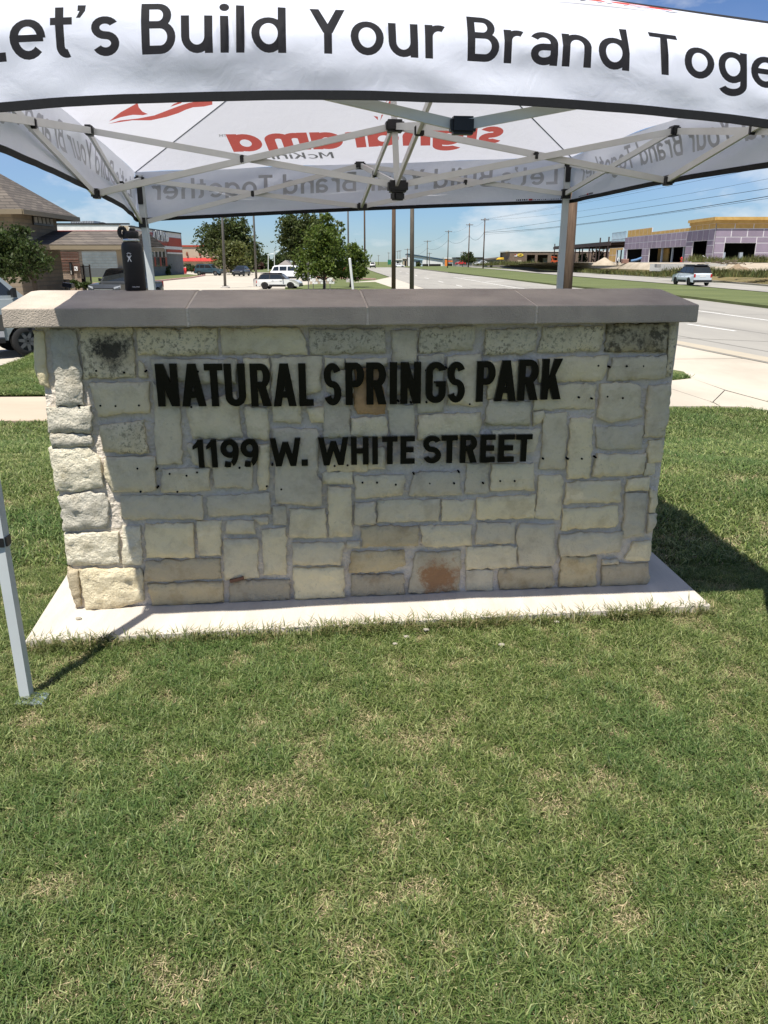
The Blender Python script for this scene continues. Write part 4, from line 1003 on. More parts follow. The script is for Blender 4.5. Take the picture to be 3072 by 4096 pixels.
MB().lathe([(.013, .247), (.013, .256), (.010, .261)], 16, BP + vr * .008).build('spout_cap', m_bot, bottle, True)
m_logo = flat('white_silkscreen', (.72, .73, .76), rough=.6)
def on_body(polys, u0, z0, sc, name, r=R_b + .0004):
    ov, a, _ = union_tri(polys)
    def P(x, y):
        an = (u0 + x * sc) / R_b; return BP + (vd * math.cos(an) + vr * math.sin(an)) * r + Vector((0, 0, z0 + y * sc))
    V = [P(*q) for q in ov]; n = len(V)
    mobj(name, V, a, m_logo, bottle, True)
# stick figure mark: raised fingers over a curved X
mark = [[(-.34, -.50), (-.24, -.56), (.0, -.12), (.24, -.56), (.34, -.50), (.12, .02), (.40, .42), (.30, .48), (.16, .26), (-.16, .26), (-.30, .48), (-.40, .42), (-.12, .02)], arc(0, .46, .17, .17, 200, 340, .06, .06, 8)]
for a in (-52, -26, 0, 26, 52):
    t = math.radians(90 - a); c, s_ = math.cos(t), math.sin(t); q = Vector((c, s_)); nrm = Vector((-s_, c)) * .038
    p0 = Vector((0, .46)) + q * .26; p1 = Vector((0, .46)) + q * .46; mark.append([tuple(p0 + nrm), tuple(p0 - nrm), tuple(p1 - nrm), tuple(p1 + nrm)])
on_body(mark, -.0155, .136, .027, 'printed_mark')
hf, hw = layout('Hydro Flask', .17, .15, sb=.09)
on_body(hf, -.0145, .0145, .0046, 'printed_name')
# ================================================================== BUILDINGS
def XPL(px, py, x):
    r = ray(px, py); t = x / r.x; return Vector((x, r.y * t, EYE + r.z * t))
def wallbox(name, m, a, b, z0, z1, th, parent, away=None):
    a = Vector((a[0], a[1], 0)); b = Vector((b[0], b[1], 0)); d = (b - a).normalized(); n = Vector((-d.y, d.x, 0))
    mid = (a + b) / 2
    if away is None: away = mid
    if n.dot(Vector(away)) < 0: n = -n
    u0, u1 = Vector((0, 0, z0)), Vector((0, 0, z1))
    mb = MB().hexa([a + u0, b + u0, b + n * th + u0, a + n * th + u0, a + u1, b + u1, b + n * th + u1, a + n * th + u1])
    return mb.build(name, m, parent)
def brick_mat(name, c1, c2, mortar, bw, bh, stripe=None):
    m = bpy.data.materials.new(name); m.use_nodes = True; nt = m.node_tree; N = nt.nodes; L = nt.links; b = N['Principled BSDF']; b.inputs['Roughness'].default_value = .9
    tc = N.new('ShaderNodeTexCoord'); sx = N.new('ShaderNodeSeparateXYZ'); ad = N.new('ShaderNodeMath'); cb = N.new('ShaderNodeCombineXYZ')
    L.new(tc.outputs['Object'], sx.inputs[0]); L.new(sx.outputs[0], ad.inputs[0]); L.new(sx.outputs[1], ad.inputs[1]); L.new(ad.outputs[0], cb.inputs[0]); L.new(sx.outputs[2], cb.inputs[1])
    br = N.new('ShaderNodeTexBrick'); br.inputs['Color1'].default_value = (*c1, 1); br.inputs['Color2'].default_value = (*c2, 1); br.inputs['Mortar'].default_value = (*mortar, 1)
    br.inputs['Scale'].default_value = 1; br.inputs['Brick Width'].default_value = bw; br.inputs['Row Height'].default_value = bh; br.inputs['Mortar Size'].default_value = bh * .12; br.inputs['Bias'].default_value = 0
    L.new(cb.outputs[0], br.inputs[0])
    nz = N.new('ShaderNodeTexNoise'); nz.inputs['Scale'].default_value = .8; nz.inputs['Detail'].default_value = 6; L.new(tc.outputs['Object'], nz.inputs[0])
    mx = N.new('ShaderNodeMix'); mx.data_type = 'RGBA'; mx.blend_type = 'MULTIPLY'; mx.inputs[0].default_value = .5; L.new(br.outputs[0], mx.inputs[6]); L.new(nz.outputs[0], mx.inputs[7])
    L.new(mx.outputs[2], b.inputs['Base Color'])
    bp = N.new('ShaderNodeBump'); bp.inputs['Distance'].default_value = .01; L.new(br.outputs[1], bp.inputs['Height']); bp.invert = True; L.new(bp.outputs[0], b.inputs['Normal'])
    return m
m_ashlar = brick_mat('banded_tan_stone', (.34, .27, .19), (.26, .205, .14), (.24, .20, .15), .9, .22)
m_redbrick = brick_mat('red_brown_brick', (.22, .11, .075), (.16, .08, .055), (.20, .15, .12), .4, .16)
m_tanbrick = brick_mat('tan_brick', (.33, .25, .18), (.27, .20, .15), (.26, .21, .17), .4, .14)
m_shingle = brick_mat('weathered_shingles', (.185, .155, .125), (.115, .096, .08), (.07, .06, .05), .7, .16)
m_fascia = flat('tan_fascia', (.21, .17, .11)); m_dkframe = flat('dark_bronze_frame', (.018, .015, .013), rough=.4)
m_glass = pm('window_glass', (.05, .065, .075), (.035, .045, .05), rough=.06, spec=.8, scale=.4)
m_pale = pm('pale_window_pane', (.45, .42, .38), (.36, .34, .31), rough=.7, scale=.7)  # plain pale tone for some of the panes
m_grey = brick_mat('grey_painted_block', (.205, .232, .245), (.185, .212, .225), (.20, .21, .21), .8, .40)
m_dgrey = flat('darker_grey_block', (.12, .125, .125)); m_wht = pm('white_stucco', (.72, .72, .70), (.62, .62, .60), rough=.85, scale=1.5)
m_red = m_red; m_storered = flat('store_red_panel', (.40, .05, .022), rough=.55); m_tan = pm('tan_stucco', (.46, .38, .28), (.40, .33, .245), rough=.9, scale=1)
# ---- stone building with hip roof, left
C1 = Y(87, 829, 42); C2 = XPL(297, 878, C1.x - .3); ez = (C1.z + C2.z) / 2
hb = thing('stone_building', 'tan stone building with a shingled hip roof and long shingled porch roof', 'building', (C1.x - 5, 47, ZB))
xr, y0b, y1b = C1.x - 1.0, C1.y + 1.0, C2.y - 1.0
xl = xr - 15
MB().bb((xl, y0b, ZB), (xr, y1b, ez - .05)).build('wall', m_ashlar, hb)
ey0, ey1, ex0, ex1 = C1.y, C2.y, xl - 1, C1.x
rz_ = ez + 2.75; ym = (ey0 + ey1) / 2; hw_ = (ey1 - ey0) / 2
rv = [Vector(p) for p in ((ex0, ey0, ez), (ex1, ey0, ez), (ex1, ey1, ez), (ex0, ey1, ez), (ex0 + hw_, ym, rz_), (ex1 - hw_, ym, rz_))]
rf = MB().add(rv, [(0, 1, 5, 4), (1, 2, 5), (2, 3, 4, 5), (3, 0, 4), (3, 2, 1, 0)]).build('roof', m_shingle, hb)
fb = MB()
for a, b in ((0, 1), (1, 2), (2, 3), (3, 0)): fb.bar(rv[a] - Vector((0, 0, .1)), rv[b] - Vector((0, 0, .1)), .12, .24)
fb.build('fascia', m_fascia, rf)
wa, wb = XPL(130, 862, xr + .06), XPL(209, 872, xr + .06); wz0 = XPL(165, 902, xr + .06).z; wz1 = XPL(165, 862, xr + .06).z
wf = MB().bb((xr - .05, wa.y, wz0), (xr + .08, wb.y, wz1)).build('window', m_dkframe, hb)
for k in range(5):
    t0 = wa.y + (wb.y - wa.y) * (k + .22) / 5; t1 = wa.y + (wb.y - wa.y) * (k + .86) / 5
    MB().bb((xr + .081, t0, wz0 + .12), (xr + .11, t1, wz1 - .12)).build('pane', m_pale, wf)
e0, e1 = Y(120, 978, 44), Y(503, 978, 44); g0, g1 = Y(174, 924, 48), Y(489, 927, 48)
pr = MB()
zE, zR = e0.z, g0.z
pts = [Vector((xr - .5, 44, zE)), Vector((e1.x, 44, zE)), Vector((e1.x, 48, zR)), Vector((xr - .5, 48, zR)), Vector((e1.x, 52, zE)), Vector((xr - .5, 52, zE))]
pr.add(pts, [(0, 1, 2, 3), (3, 2, 4, 5), (1, 4, 2), (0, 3, 5), (0, 5, 4, 1)])
prf = pr.build('porch_roof', m_shingle, hb)
MB().bb((xr - .4, 44.02, zE - .26), (e1.x, 44.2, zE - .002)).build('fascia', m_fascia, prf)
MB().bb((xr - .4, 44.21, zE - .27), (e1.x - .05, 51.8, zE - .05)).build('porch_ceiling', m_fascia, prf)
for px in (498,):
    q = Y(px, 1000, 46); MB().bb((q.x - .35, 45.6, ZB), (q.x + .2, 46.2, zE - .2)).build('porch_column', m_tan, hb)
q0, q1 = Y(225, 1000, 57), Y(312, 1000, 57); zt = q0.z + .15
xb_ = q1.x * 63 / 57 - .15
MB().hexa([(q0.x, 57, ZB), (q1.x, 57, ZB), (xb_, 63, ZB), (q0.x - 2, 63, ZB), (q0.x, 57, zt), (q1.x, 57, zt), (xb_, 63, zt), (q0.x - 2, 63, zt)]).build('brick_wing', m_tanbrick, hb)
for k in range(14):
    zz = Y(225, 1004 + k * 6.0, 57).z
    if 1030 < 1004 + k * 6 < 1042: continue
    MB().bb((q0.x + .02, 56.93, zz - .028), (q1.x + .03, 57.0, zz + .028)).build('brick_course', m_redbrick, hb)
a, b = Y(225, 1030, 56.9), Y(312, 1041, 56.9); MB().bb((a.x + .02, 56.95, b.z), (b.x + .03, 57.0, a.z)).build('brick_course', m_redbrick, hb)
w0, w1 = Y(276, 1050, 56.9), Y(293, 1100, 56.9); wq = MB().bb((w0.x, 56.86, w1.z), (w1.x, 57.02, w0.z)).build('window', m_dkframe, hb)
MB().bb((w0.x + .06, 56.84, w1.z + .05), (w1.x - .08, 56.88, w1.z + .30)).build('pane', m_pale, wq)
MB().bb((w0.x + .06, 56.84, w1.z + .34), (w1.x - .08, 56.88, w0.z - .05)).build('pane', m_glass, wq)
s0, s1 = Y(296, 1066, 56.8), Y(311, 1083, 56.8); sg = MB().bb((s0.x, 56.80, s1.z), (s1.x, 56.84, s0.z)).build('notice_board', m_wht, hb)
sd, sdw = layout('PR', .2, .18); 
MB().bb((s0.x + .04, 56.785, s1.z + .12), (s0.x + .1, 56.80, s0.z - .06)).build('notice_print', m_dkframe, sg)
MB().bb((s0.x + .14, 56.785, s1.z + .06), (s1.x - .05, 56.80, s1.z + .12)).build('notice_print', m_dkframe, sg)
MB().bb((q0.x - 3.2, 58.2, ZB), (q0.x - .45, 62.9, zt + .1)).build('wall', m_ashlar, hb)
d0, d1 = Y(170, 1042, 58.1), Y(226, 1150, 58.1)
dr = MB().bb((d0.x, 58.0, ZB), (d1.x, 58.19, d0.z)).build('door', m_dkframe, hb)
for k in range(4):
    t0 = d0.x + (d1.x - d0.x) * (k + .18) / 4; t1 = d0.x + (d1.x - d0.x) * (k + .82) / 4
    MB().bb((t0, 57.96, ZB + .45), (t1, 58.0, ZB + 1.5)).build('pane', m_pale, dr); MB().bb((t0, 57.96, ZB + 1.6), (t1, 58.0, d0.z - .1)).build('pane', m_glass, dr)
l0 = Y(60, 1118, 49); MB().bb((xr - .02, 49, ZB), (Y(168, 1118, 49).x, 49.6, l0.z)).build('low_wall', m_ashlar, hb)
# iron fence beside it
f0, f1 = Y(313, 1062, 60), Y(358, 1062, 60)
ft = thing('iron_fence', 'short black iron picket fence with gate at the end of the stone building', 'fence', (f0.x, 60, ZB))
zf = f0.z
for x in (f0.x, (f0.x + f1.x) / 2 - .05, f1.x): MB().bb((x - .045, 59.95, ZB), (x + .045, 60.05, zf + .08)).build('post', m_dkframe, ft)
for z in (zf - .08, ZB + .2): MB().bb((f0.x, 59.98, z - .025), (f1.x, 60.02, z + .025)).build('rail', m_dkframe, ft)
for k in range(1, 11): 
    x = f0.x + (f1.x - f0.x) * k / 11; MB().bb((x - .014, 59.985, ZB + .08), (x + .014, 60.015, zf)).build('picket', m_dkframe, ft)
MB().bb((f0.x + .03, 59.94, ZB + .75), (f0.x + .36, 60.06, ZB + 1.05)).build('lock_box', m_dkframe, ft)
# black box on legs
b0, b1 = Y(252, 1131, 46), Y(291, 1150, 46); bt = thing('equipment_box', 'tilted black metal box on two thin legs in front of the porch', 'metal box', ((b0.x + b1.x) / 2, 46, ZB))
bx = MB().hexa([(b0.x, 45.8, b1.z + .06), (b1.x, 45.8, b1.z - .02), (b1.x, 46.3, b1.z - .02), (b0.x, 46.3, b1.z + .06), (b0.x, 45.9, b0.z + .02), (b1.x, 45.9, b0.z - .06), (b1.x, 46.3, b0.z - .06), (b0.x, 46.3, b0.z + .02)])
bx.build('box', flat('black_enamel', (.015, .015, .015), rough=.25), bt)
for t in (.35, .65): MB().tube([(b0.x + (b1.x - b0.x) * t, 46.05, ZB), (b0.x + (b1.x - b0.x) * t, 46.05, b1.z + .03)], .02, 6).build('leg', m_dkframe, bt)
# ---- grey and red store
ca = Y(521, 902, 120); xs = ca.x; cbk = XPL(725, 945, xs)
st = thing('auto_store', 'long grey store with white parapet and red bands behind the stone building', 'building', (xs - 15, 130, ZB))
zt = ca.z; ye = cbk.y; zt2 = cbk.z
MB().bb((xs - 40, 120, ZB), (xs, ye, zt - .1)).build('wall', m_grey, st)
P_ = lambda px, py: Y(px, py, 119.9)
za, zb_, zc = P_(300, 899).z, P_(300, 922).z, P_(300, 930).z
MB().bb((xs - 40, 119.8, zb_), (xs - 1.4, 120, za)).build('parapet_band', m_wht, st); MB().bb((xs - 40, 119.75, zc), (xs - 1.4, 120, zb_ - .01)).build('red_band', m_storered, st)
MB().bb((xs - 40, 119.7, za + .01), (xs - .1, 120.2, za + .22)).build('parapet_cap', m_dkframe, st)
MB().bb((xs - 40, 119.85, ZB), (xs - 2, 120, P_(300, 1072).z)).build('plinth', m_dgrey, st)
MB().bb((xs - 1.5, 119.5, ZB), (xs + .25, 121.5, zt)).build('corner_pilaster', m_tan, st)
Q = lambda px, py: XPL(px, py, xs)
def fband(nm, m, p0, p1, zlo, zhi, out=.12): return MB().bb((xs, Q(p0, 1000).y, zlo), (xs + out, Q(p1, 1000).y, zhi)).build(nm, m, st)
yy = ye
zw = lambda py, px: Q(px, py).z
fband('parapet_band', m_wht, 523, 724, zw(952, 700), zt - .25, .14)
fband('red_band', m_storered, 526, 668, zw(981, 640), zw(927, 600) - .1, .2)
fband('red_band', m_storered, 670, 724, zw(990, 700), zw(953, 700), .2)
fband('white_band', m_wht, 526, 724, zw(998, 690), zw(986, 690), .26)
fband('red_band', m_storered, 664, 724, zw(1010, 700), zw(999, 700), .22)
fband('white_band', m_wht, 664, 724, zw(1016, 700), zw(1010, 700), .24)
fband('parapet_cap', m_dkframe, 523, 724, zt - .24, zt - .05, .3)
# blurred raised sign on the red band
sgn = fband('sign_panel', flat('sign_maroon', (.28, .045, .03), rough=.3), 600, 668, zw(972, 640), zw(938, 640), .26)
rr = random.Random(5)
for k in range(9):
    p = 606 + k * 6.6; y = Q(p, 1000).y; h = rr.uniform(.8, 1.5); zz = zw(966, 640) + rr.uniform(0, .3)
    MB().prism([(xs + .26, y, zz), (xs + .26, y + 1.5, zz), (xs + .26, y + 2.2, zz + h), (xs + .26, y + 1.0, zz + h)], (.12, 0, 0)).build('sign_letter', m_wht, sgn)
win = fband('window', flat('dark_red_frame', (.10, .012, .01), rough=.4), 603, 664, zw(1066, 640), zw(985, 640) - .1, .1)
for k in range(8):
    p0 = 604 + k * 7.4; p1 = p0 + 5.2
    MB().bb((xs + .10, Q(p0, 1000).y, zw(1064, 640)), (xs + .13, Q(p1, 1000).y, zw(1030, 640))).build('pane', m_storered if k % 3 == 1 else m_glass, win)
    MB().bb((xs + .10, Q(p0, 1000).y, zw(1028, 640)), (xs + .13, Q(p1, 1000).y, zw(990, 640))).build('pane', m_pale if k % 2 else m_glass, win)
for p0, p1, h in ((283, 330, 12), (331, 375, 14)):
    a, b = Y(p0, 897, 126), Y(p1, 897 - h, 126); u = MB().bb((a.x, 126, a.z - .6), (b.x, 129, b.z)).build('rooftop_unit', flat('galvanised_sheet', (.42, .44, .46), metallic=.3), st)
    for k in range(7): x = a.x + (b.x - a.x) * (k + .5) / 7; MB().bb((x - .03, 125.95, a.z), (x + .03, 126, b.z - .06)).build('louvre', m_dkframe, u)
v = Y(410, 897, 126); MB().lathe([(.12, -.4), (.12, .1), (.5, .12), (.5, .2), (.1, .3)], 10, (v.x, 126, v.z)).build('roof_vent', m_dkframe, st)
# ---- tan restaurant with red awning
rt = thing('restaurant', 'tan restaurant with a ribbed red awning beyond the store', 'building', (Y(800, 1000, 190).x, 195, ZB))
R0, R1 = Y(722, 987, 190), Y(905, 987, 190)
MB().bb((R0.x, 190, ZB), (R1.x, 205, R0.z)).build('wall', m_tan, rt); MB().bb((R0.x - .1, 189.8, R0.z), (R1.x + .1, 205.2, R0.z + .35)).build('roof_trim', m_storered, rt)
aw0, aw1, aw2 = Y(728, 1031, 190), Y(866, 1046, 188.6), Y(866, 1031, 190)
n = 22
for k in range(n):
    xa = aw0.x + (aw1.x - aw0.x) * k / n; xb = aw0.x + (aw1.x - aw0.x) * (k + .93) / n
    MB().hexa([(xa, 188.6, aw1.z), (xb, 188.6, aw1.z), (xb, 190, aw2.z - .1), (xa, 190, aw2.z - .1), (xa, 188.6, aw1.z + .1), (xb, 188.6, aw1.z + .1), (xb, 190, aw2.z), (xa, 190, aw2.z)]).build('awning_panel', flat('awning_red', (.42, .035, .03), rough=.5), rt)
for p in (752, 800, 846):
    a, b = Y(p - 13, 1056, 189.9), Y(p + 13, 1072, 189.9); MB().bb((a.x, 189.85, b.z), (b.x, 190, a.z)).build('window', m_glass, rt)
for p in (749, 800): a = Y(p, 1024, 189.8); MB().lathe([(.10, 0), (.22, .2), (.22, .7), (.05, 1.0)], 8, (a.x, 189.7, a.z)).build('wall_lamp', flat('lamp_rust', (.2, .06, .03)), rt)
a, b = Y(758, 982, 195), Y(792, 987, 195); MB().bb((a.x, 195, b.z - .5), (b.x, 198, a.z)).build('rooftop_unit', m_wht, rt)
# ---- brick garage across the street
gb = thing('brick_garage', 'low brick repair garage with open bays across the street', 'building', (Y(2120, 1050, 270).x, 275, .6))
DG = 270; g = lambda px, py: Y(px, py, DG)
zg0, zg1 = .3, g(2100, 1007).z; wtop = g(2100, 1019).z
xs_ = [g(p, 1000).x for p in (2040, 2109, 2142, 2152, 2193, 2208, 2232, 2245, 2300)]
def gseg(a, b, z0, z1): return MB().bb((a, DG, z0), (b, DG + .5, z1)).build('wall', m_redbrick2, gb)
m_redbrick2 = brick_mat('sandy_brown_brick', (.24, .16, .11), (.19, .125, .09), (.22, .18, .14), .5, .2)
gseg(xs_[0], xs_[1], zg0, wtop); gseg(xs_[2], xs_[3], zg0, wtop); gseg(xs_[4], xs_[5], zg0, wtop); gseg(xs_[6], xs_[7], zg0, wtop); gseg(xs_[8], xs_[8] + 12, zg0, wtop)
MB().bb((xs_[0], DG, wtop), (xs_[8] + 12, DG + .5, zg1)).build('wall', m_redbrick2, gb)
lx = g(2009, 1000).x; 
wallbox('wall', m_redbrick2, (xs_[0], DG), (lx * 1.08, DG + 22), zg0, zg1, .4, gb, (1, 0, 0))
MB().bb((xs_[0], DG + 22, zg0), (xs_[8] + 12, DG + 22.4, zg1)).build('wall', m_redbrick2, gb)
MB().bb((xs_[0] - .2, DG - .15, zg1), (xs_[8] + 12, DG + 22.6, zg1 + .35)).build('roof_edge', m_wht, gb)
aw = Y(1995, 1038, DG - 1); aw_b = Y(2021, 1030, DG - 1)
MB().hexa([(aw.x, DG + 6, aw.z), (aw_b.x, DG + 2, aw.z), (aw_b.x + 1, DG + 9, aw.z), (aw.x + 1, DG + 9, aw.z), (aw.x + .9, DG + 6, aw_b.z), (aw_b.x, DG + 2, aw_b.z), (aw_b.x + 1, DG + 9, aw_b.z), (aw.x + 1.5, DG + 9, aw_b.z)]).build('awning', flat('yellow_awning', (.70, .42, .03)), gb)
ov = g(2081, 1020); sgo = MB().prism([(ov.x + 1.05 * math.cos(t) * 1.0, DG - .12, ov.z + .48 * math.sin(t)) for t in np.linspace(0, 2 * PI, 24, endpoint=False)], (0, .1, 0)).build('oval_sign', flat('sign_yellow', (.72, .52, .06)), gb)
MB().prism([(ov.x + x, DG - .15, ov.z + z) for x, z in ((-.6, -.12), (.2, -.16), (.65, .05), (.1, .2), (-.2, .05))], (0, .04, 0)).build('sign_mark', m_dkframe, sgo)
o2 = g(2064, 1022); MB().bb((o2.x - .5, DG - .1, o2.z - .3), (o2.x + .4, DG, o2.z + .35)).build('small_sign', m_wht, gb)
MB().bb((o2.x - .5, DG - .13, o2.z + .05), (o2.x + .1, DG - .09, o2.z + .35)).build('small_sign', m_storered, gb)
d0 = g(2070, 1040); d1 = g(2085, 1054); MB().bb((d0.x, DG - .05, zg0), (d1.x, DG + .02, d0.z)).build('door', m_tan, gb)
for p in (2126, 2170, 2220): a = g(p, 1000); MB().bb((a.x - .9, DG + 14, zg0), (a.x + .6, DG + 16, zg0 + 2.4)).build('workshop_rack', m_wht, gb)
# ---- strip mall under construction
m_osb = pm('golden_sheathing_board', (.58, .38, .13), (.46, .28, .08), rough=.8, scale=1.2, detail=10, bump=.004, contrast=(.35, .65))
m_pur = pm('purple_gypsum_board', (.285, .235, .30), (.235, .195, .25), rough=.8, scale=1.0, detail=8, hue_rand=.10)
m_tape = flat('white_joint_tape', (.66, .64, .66)); m_dkint = flat('shaded_interior', (.03, .028, .027))  # shade inside the shops is put into the near-black interior colour
m_stud = flat('galvanised_stud', (.42, .47, .52), rough=.45, metallic=.4)
PC = Y(2852, 1000, 126); XB = PC.x; ZP = 1.40
sm = thing('unfinished_shops', 'row of unfinished shops sheathed in purple board with golden parapets', 'building', (XB + 10, 140, ZP))
V_ = lambda px: XPL(px, 1000, XB).y
def shrect(a, d, t0, t1, z0, z1, out, pw=2.44, ph=1.22, m=None, nm='sheathing_board'):
    # a: start, d: along, tiles of board on a white taped backing
    a = Vector(a); d = Vector(d); o = Vector(out)
    L_ = t1 - t0; H = z1 - z0
    if L_ < .05 or H < .05: return
    k0 = Vector((0, 0, 1))
    def bx(u0, u1, v0, v1, f, b): 
        p = [a + d * u0 + k0 * v0, a + d * u1 + k0 * v0, a + d * u1 + k0 * v1, a + d * u0 + k0 * v1]
        return [q + o * b for q in p] + [q + o * f for q in p]
    MB().hexa(bx(t0, t1, z0, z1, 0, -.15)).build('wall', m_tape, sm)
    nr = max(1, round(H / ph)); 
    for r in range(nr):
        nc = max(1, round(L_ / pw)); sh = 0
        for c in range(nc):
            u0, u1 = t0 + L_ * c / nc + .07, t0 + L_ * (c + 1) / nc - .07; v0, v1 = z0 + H * r / nr + .055, z0 + H * (r + 1) / nr - .055
            MB().hexa(bx(u0, u1, v0, v1, .014, .002)).build(nm, m or m_pur, sm)
yA, yB = V_(2497), 126.0
zpt = Y(2852, 915, 126).z
def left_face(p0, p1, z0, z1, **k): shrect((XB, V_(p0), 0), (0, -1, 0), 0, V_(p0) - V_(p1), z0, z1, (-1, 0, 0), **k)
zl1 = 3.95; zl2 = 4.7
for p0, p1 in ((2497, 2508), (2568, 2597), (2741, 2768), (2825, 2852)): left_face(p0, p1, ZP, zl1)
left_face(2825, 2852, zl1, zl2); left_face(2741, 2768, zl1, zl2); left_face(2497, 2741, zl1, zpt); left_face(2741, 2852, zl2, zpt)
left_face(2505, 2600, zpt, 7.75, m=m_osb, nm='parapet_board', ph=1.5); left_face(2600, 2752, zpt, 6.95, m=m_osb, nm='parapet_board', ph=1.5)
zt8 = Y(2852, 868, 126).z
left_face(2752, 2852, zpt, zt8 - .9, m=m_osb, nm='parapet_board')
fr = lambda p0, p1, z0, z1, **k: shrect((XB, 126, 0), (1, 0, 0), Y(p0, 1000, 126).x - XB, Y(p1, 1000, 126).x - XB, z0, z1, (0, -1, 0), **k)
zl3 = Y(2950, 972, 126).z
fr(2853, 2896, ZP, zl3); fr(3021, 3300, ZP, zl3); fr(2853, 3300, zl3 + .9, zpt); fr(2896, 3021, zl3, zl3 + .88); fr(2853, 2896, zl3, zl3 + .88); fr(3021, 3300, zl3, zl3 + .88)
fr(2853, 3300, zpt, zpt + .75, m=m_osb, nm='parapet_board', pw=3); fr(2853, 3300, zpt + .75, zt8 - .9, m=m_osb, nm='parapet_board', pw=3)
XE = Y(3300, 1000, 126).x
yT = V_(2752)
MB().bb((XB - .55, 125.4, zt8 - .45), (XE, yT, zt8)).build('cornice', m_osb, sm); MB().bb((XB - .3, 125.7, zt8 - .9), (XE, yT - .2, zt8 - .45)).build('cornice', m_osb, sm)
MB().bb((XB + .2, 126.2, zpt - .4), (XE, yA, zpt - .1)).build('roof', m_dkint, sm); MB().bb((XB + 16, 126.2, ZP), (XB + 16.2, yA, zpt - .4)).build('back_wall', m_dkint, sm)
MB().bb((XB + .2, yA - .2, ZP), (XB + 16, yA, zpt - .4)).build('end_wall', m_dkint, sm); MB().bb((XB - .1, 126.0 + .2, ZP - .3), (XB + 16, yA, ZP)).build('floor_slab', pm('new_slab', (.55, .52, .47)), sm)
for p in (2636, 2677, 2722): y = V_(p); MB().bb((XB + .5, y - .14, ZP), (XB + .78, y + .14, zl1)).build('column', m_stud, sm)
for px in (2903, 2973): x = Y(px, 1000, 126).x; MB().bb((x - .25, 126.5, ZP), (x + .25, 127, ZP + 1.5)).build('post_stub', m_stud, sm)
y = V_(2592); MB().bb((XB + 3, y - 3, ZP), (XB + 3.2, y + 3, zl1)).build('inner_panel', m_osb, sm)
# stud bay + golden wall at its end
for k in range(11):
    px = 2444 + k * 5.2; y = V_(px); MB().bb((XB, y - .05, 5.6), (XB + .12, y + .05, 7.6)).build('wall_stud', m_stud, sm)
for z in (7.6, 6.2): MB().bb((XB, V_(2497), z - .05), (XB + .13, V_(2444), z + .05)).build('stud_track', m_stud, sm)
left_face(2438, 2466, ZP, 4.4, m=m_osb, nm='parapet_board'); left_face(2466, 2492, 3.9, 4.4, m=m_osb, nm='parapet_board')
for k in range(6): y = V_(2468 + k * 4.6); MB().bb((XB + 4, y - .06, ZP), (XB + 4.1, y + .06, 4.0)).build('wall_stud', m_stud, sm)
# ---- steel frame
m_steelred = flat('red_oxide_steel', (.060, .040, .034), rough=.7)
sf = thing('steel_frame', 'dark steel skeleton of beams and columns beside the purple shops', 'steel frame', (XB + 5, 230, ZP))
yF0, yF1 = V_(2440), V_(2214)
for px, zt_ in ((2218, 6.6), (2302, 5.7), (2330, 5.7), (2357, 5.7), (2385, 5.7), (2398, 6.9), (2432, 6.9)):
    y = V_(px); MB().bb((XB - .13, y - .13, ZP - .4), (XB + .13, y + .13, zt_)).build('column', m_steelred, sf)
for dx in (7, 14):
    for px in (2225, 2270, 2320, 2372, 2425): y = V_(px); MB().bb((XB + dx - .13, y - .13, ZP - .4), (XB + dx + .13, y + .13, 5.6)).build('column', m_steelred, sf)
for dx in (0, 7, 14): MB().bb((XB + dx - .12, yF0, 5.05 if dx else 5.0), (XB + dx + .12, yF1, 5.75)).build('beam', m_steelred, sf)
for px in (2225, 2270, 2320, 2372, 2425): y = V_(px); MB().bb((XB + .13, y - .1, 5.1), (XB + 14, y + .1, 5.6)).build('beam', m_steelred, sf)
MB().bb((XB + .2, yF0, 5.76), (XB + 14, yF1, 5.9)).build('roof_deck', m_steelred, sf)
MB().bar((XB, V_(2357), 4.6), (XB, V_(2385), ZP), .1, .1).build('brace', m_steelred, sf); MB().bar((XB, V_(2424), 4.6), (XB, V_(2398), ZP + 1.2), .1, .1).build('brace', m_steelred, sf)
# ---- things lying on the site
sd_ = thing('dirt_mound', 'pale conical heap of dirt in front of the golden board wall', 'dirt heap', Y(2415, 1056, 150))
def mound(root, c, rx, ry, h, m, seed, name='heap'):
    v = [c + Vector((0, 0, h))]; f = []; n = 22; R = 7
    for r in range(1, R + 1):
        for k in range(n):
            a = 2 * PI * k / n; t = r / R; nz = 1 + .16 * noise.noise(Vector((math.cos(a) * 2, math.sin(a) * 2, seed + t)))
            zz = h * (1 - t) ** (1.05) * (1 + .25 * noise.noise(Vector((math.cos(a) * 3 * t, math.sin(a) * 3 * t, seed)))) if r < R else -.3
            v.append(c + Vector((rx * t * nz * math.cos(a), ry * t * nz * math.sin(a), zz)))
    for k in range(n): f.append((0, 1 + k, 1 + (k + 1) % n))
    for r in range(R - 1):
        for k in range(n): f.append((1 + r * n + k, 1 + (r + 1) * n + k, 1 + (r + 1) * n + (k + 1) % n, 1 + r * n + (k + 1) % n))
    return mobj(name, v, f, m, root, True)
c = Y(2415, 1055, 150); mound(sd_, c, 2.2, 2.2, 1.15, m_dirt, 3)
t2 = thing('dirt_mound', 'brown gravel heap behind the weeds at the edge of the building site', 'dirt heap', Y(2950, 1092, 100))
mound(t2, Y(2950, 1092, 100), 2.3, 2.0, 1.1, pm('brown_gravel', (.30, .22, .14), (.20, .15, .10), rough=.95, scale=3, bump=.03), 9)
fs = thing('foundation_slab', 'long white concrete foundation edge in front of the purple shops', 'concrete slab', Y(2760, 1070, 122))
a, b = Y(2600, 1060, 128), Y(2905, 1060, 112)
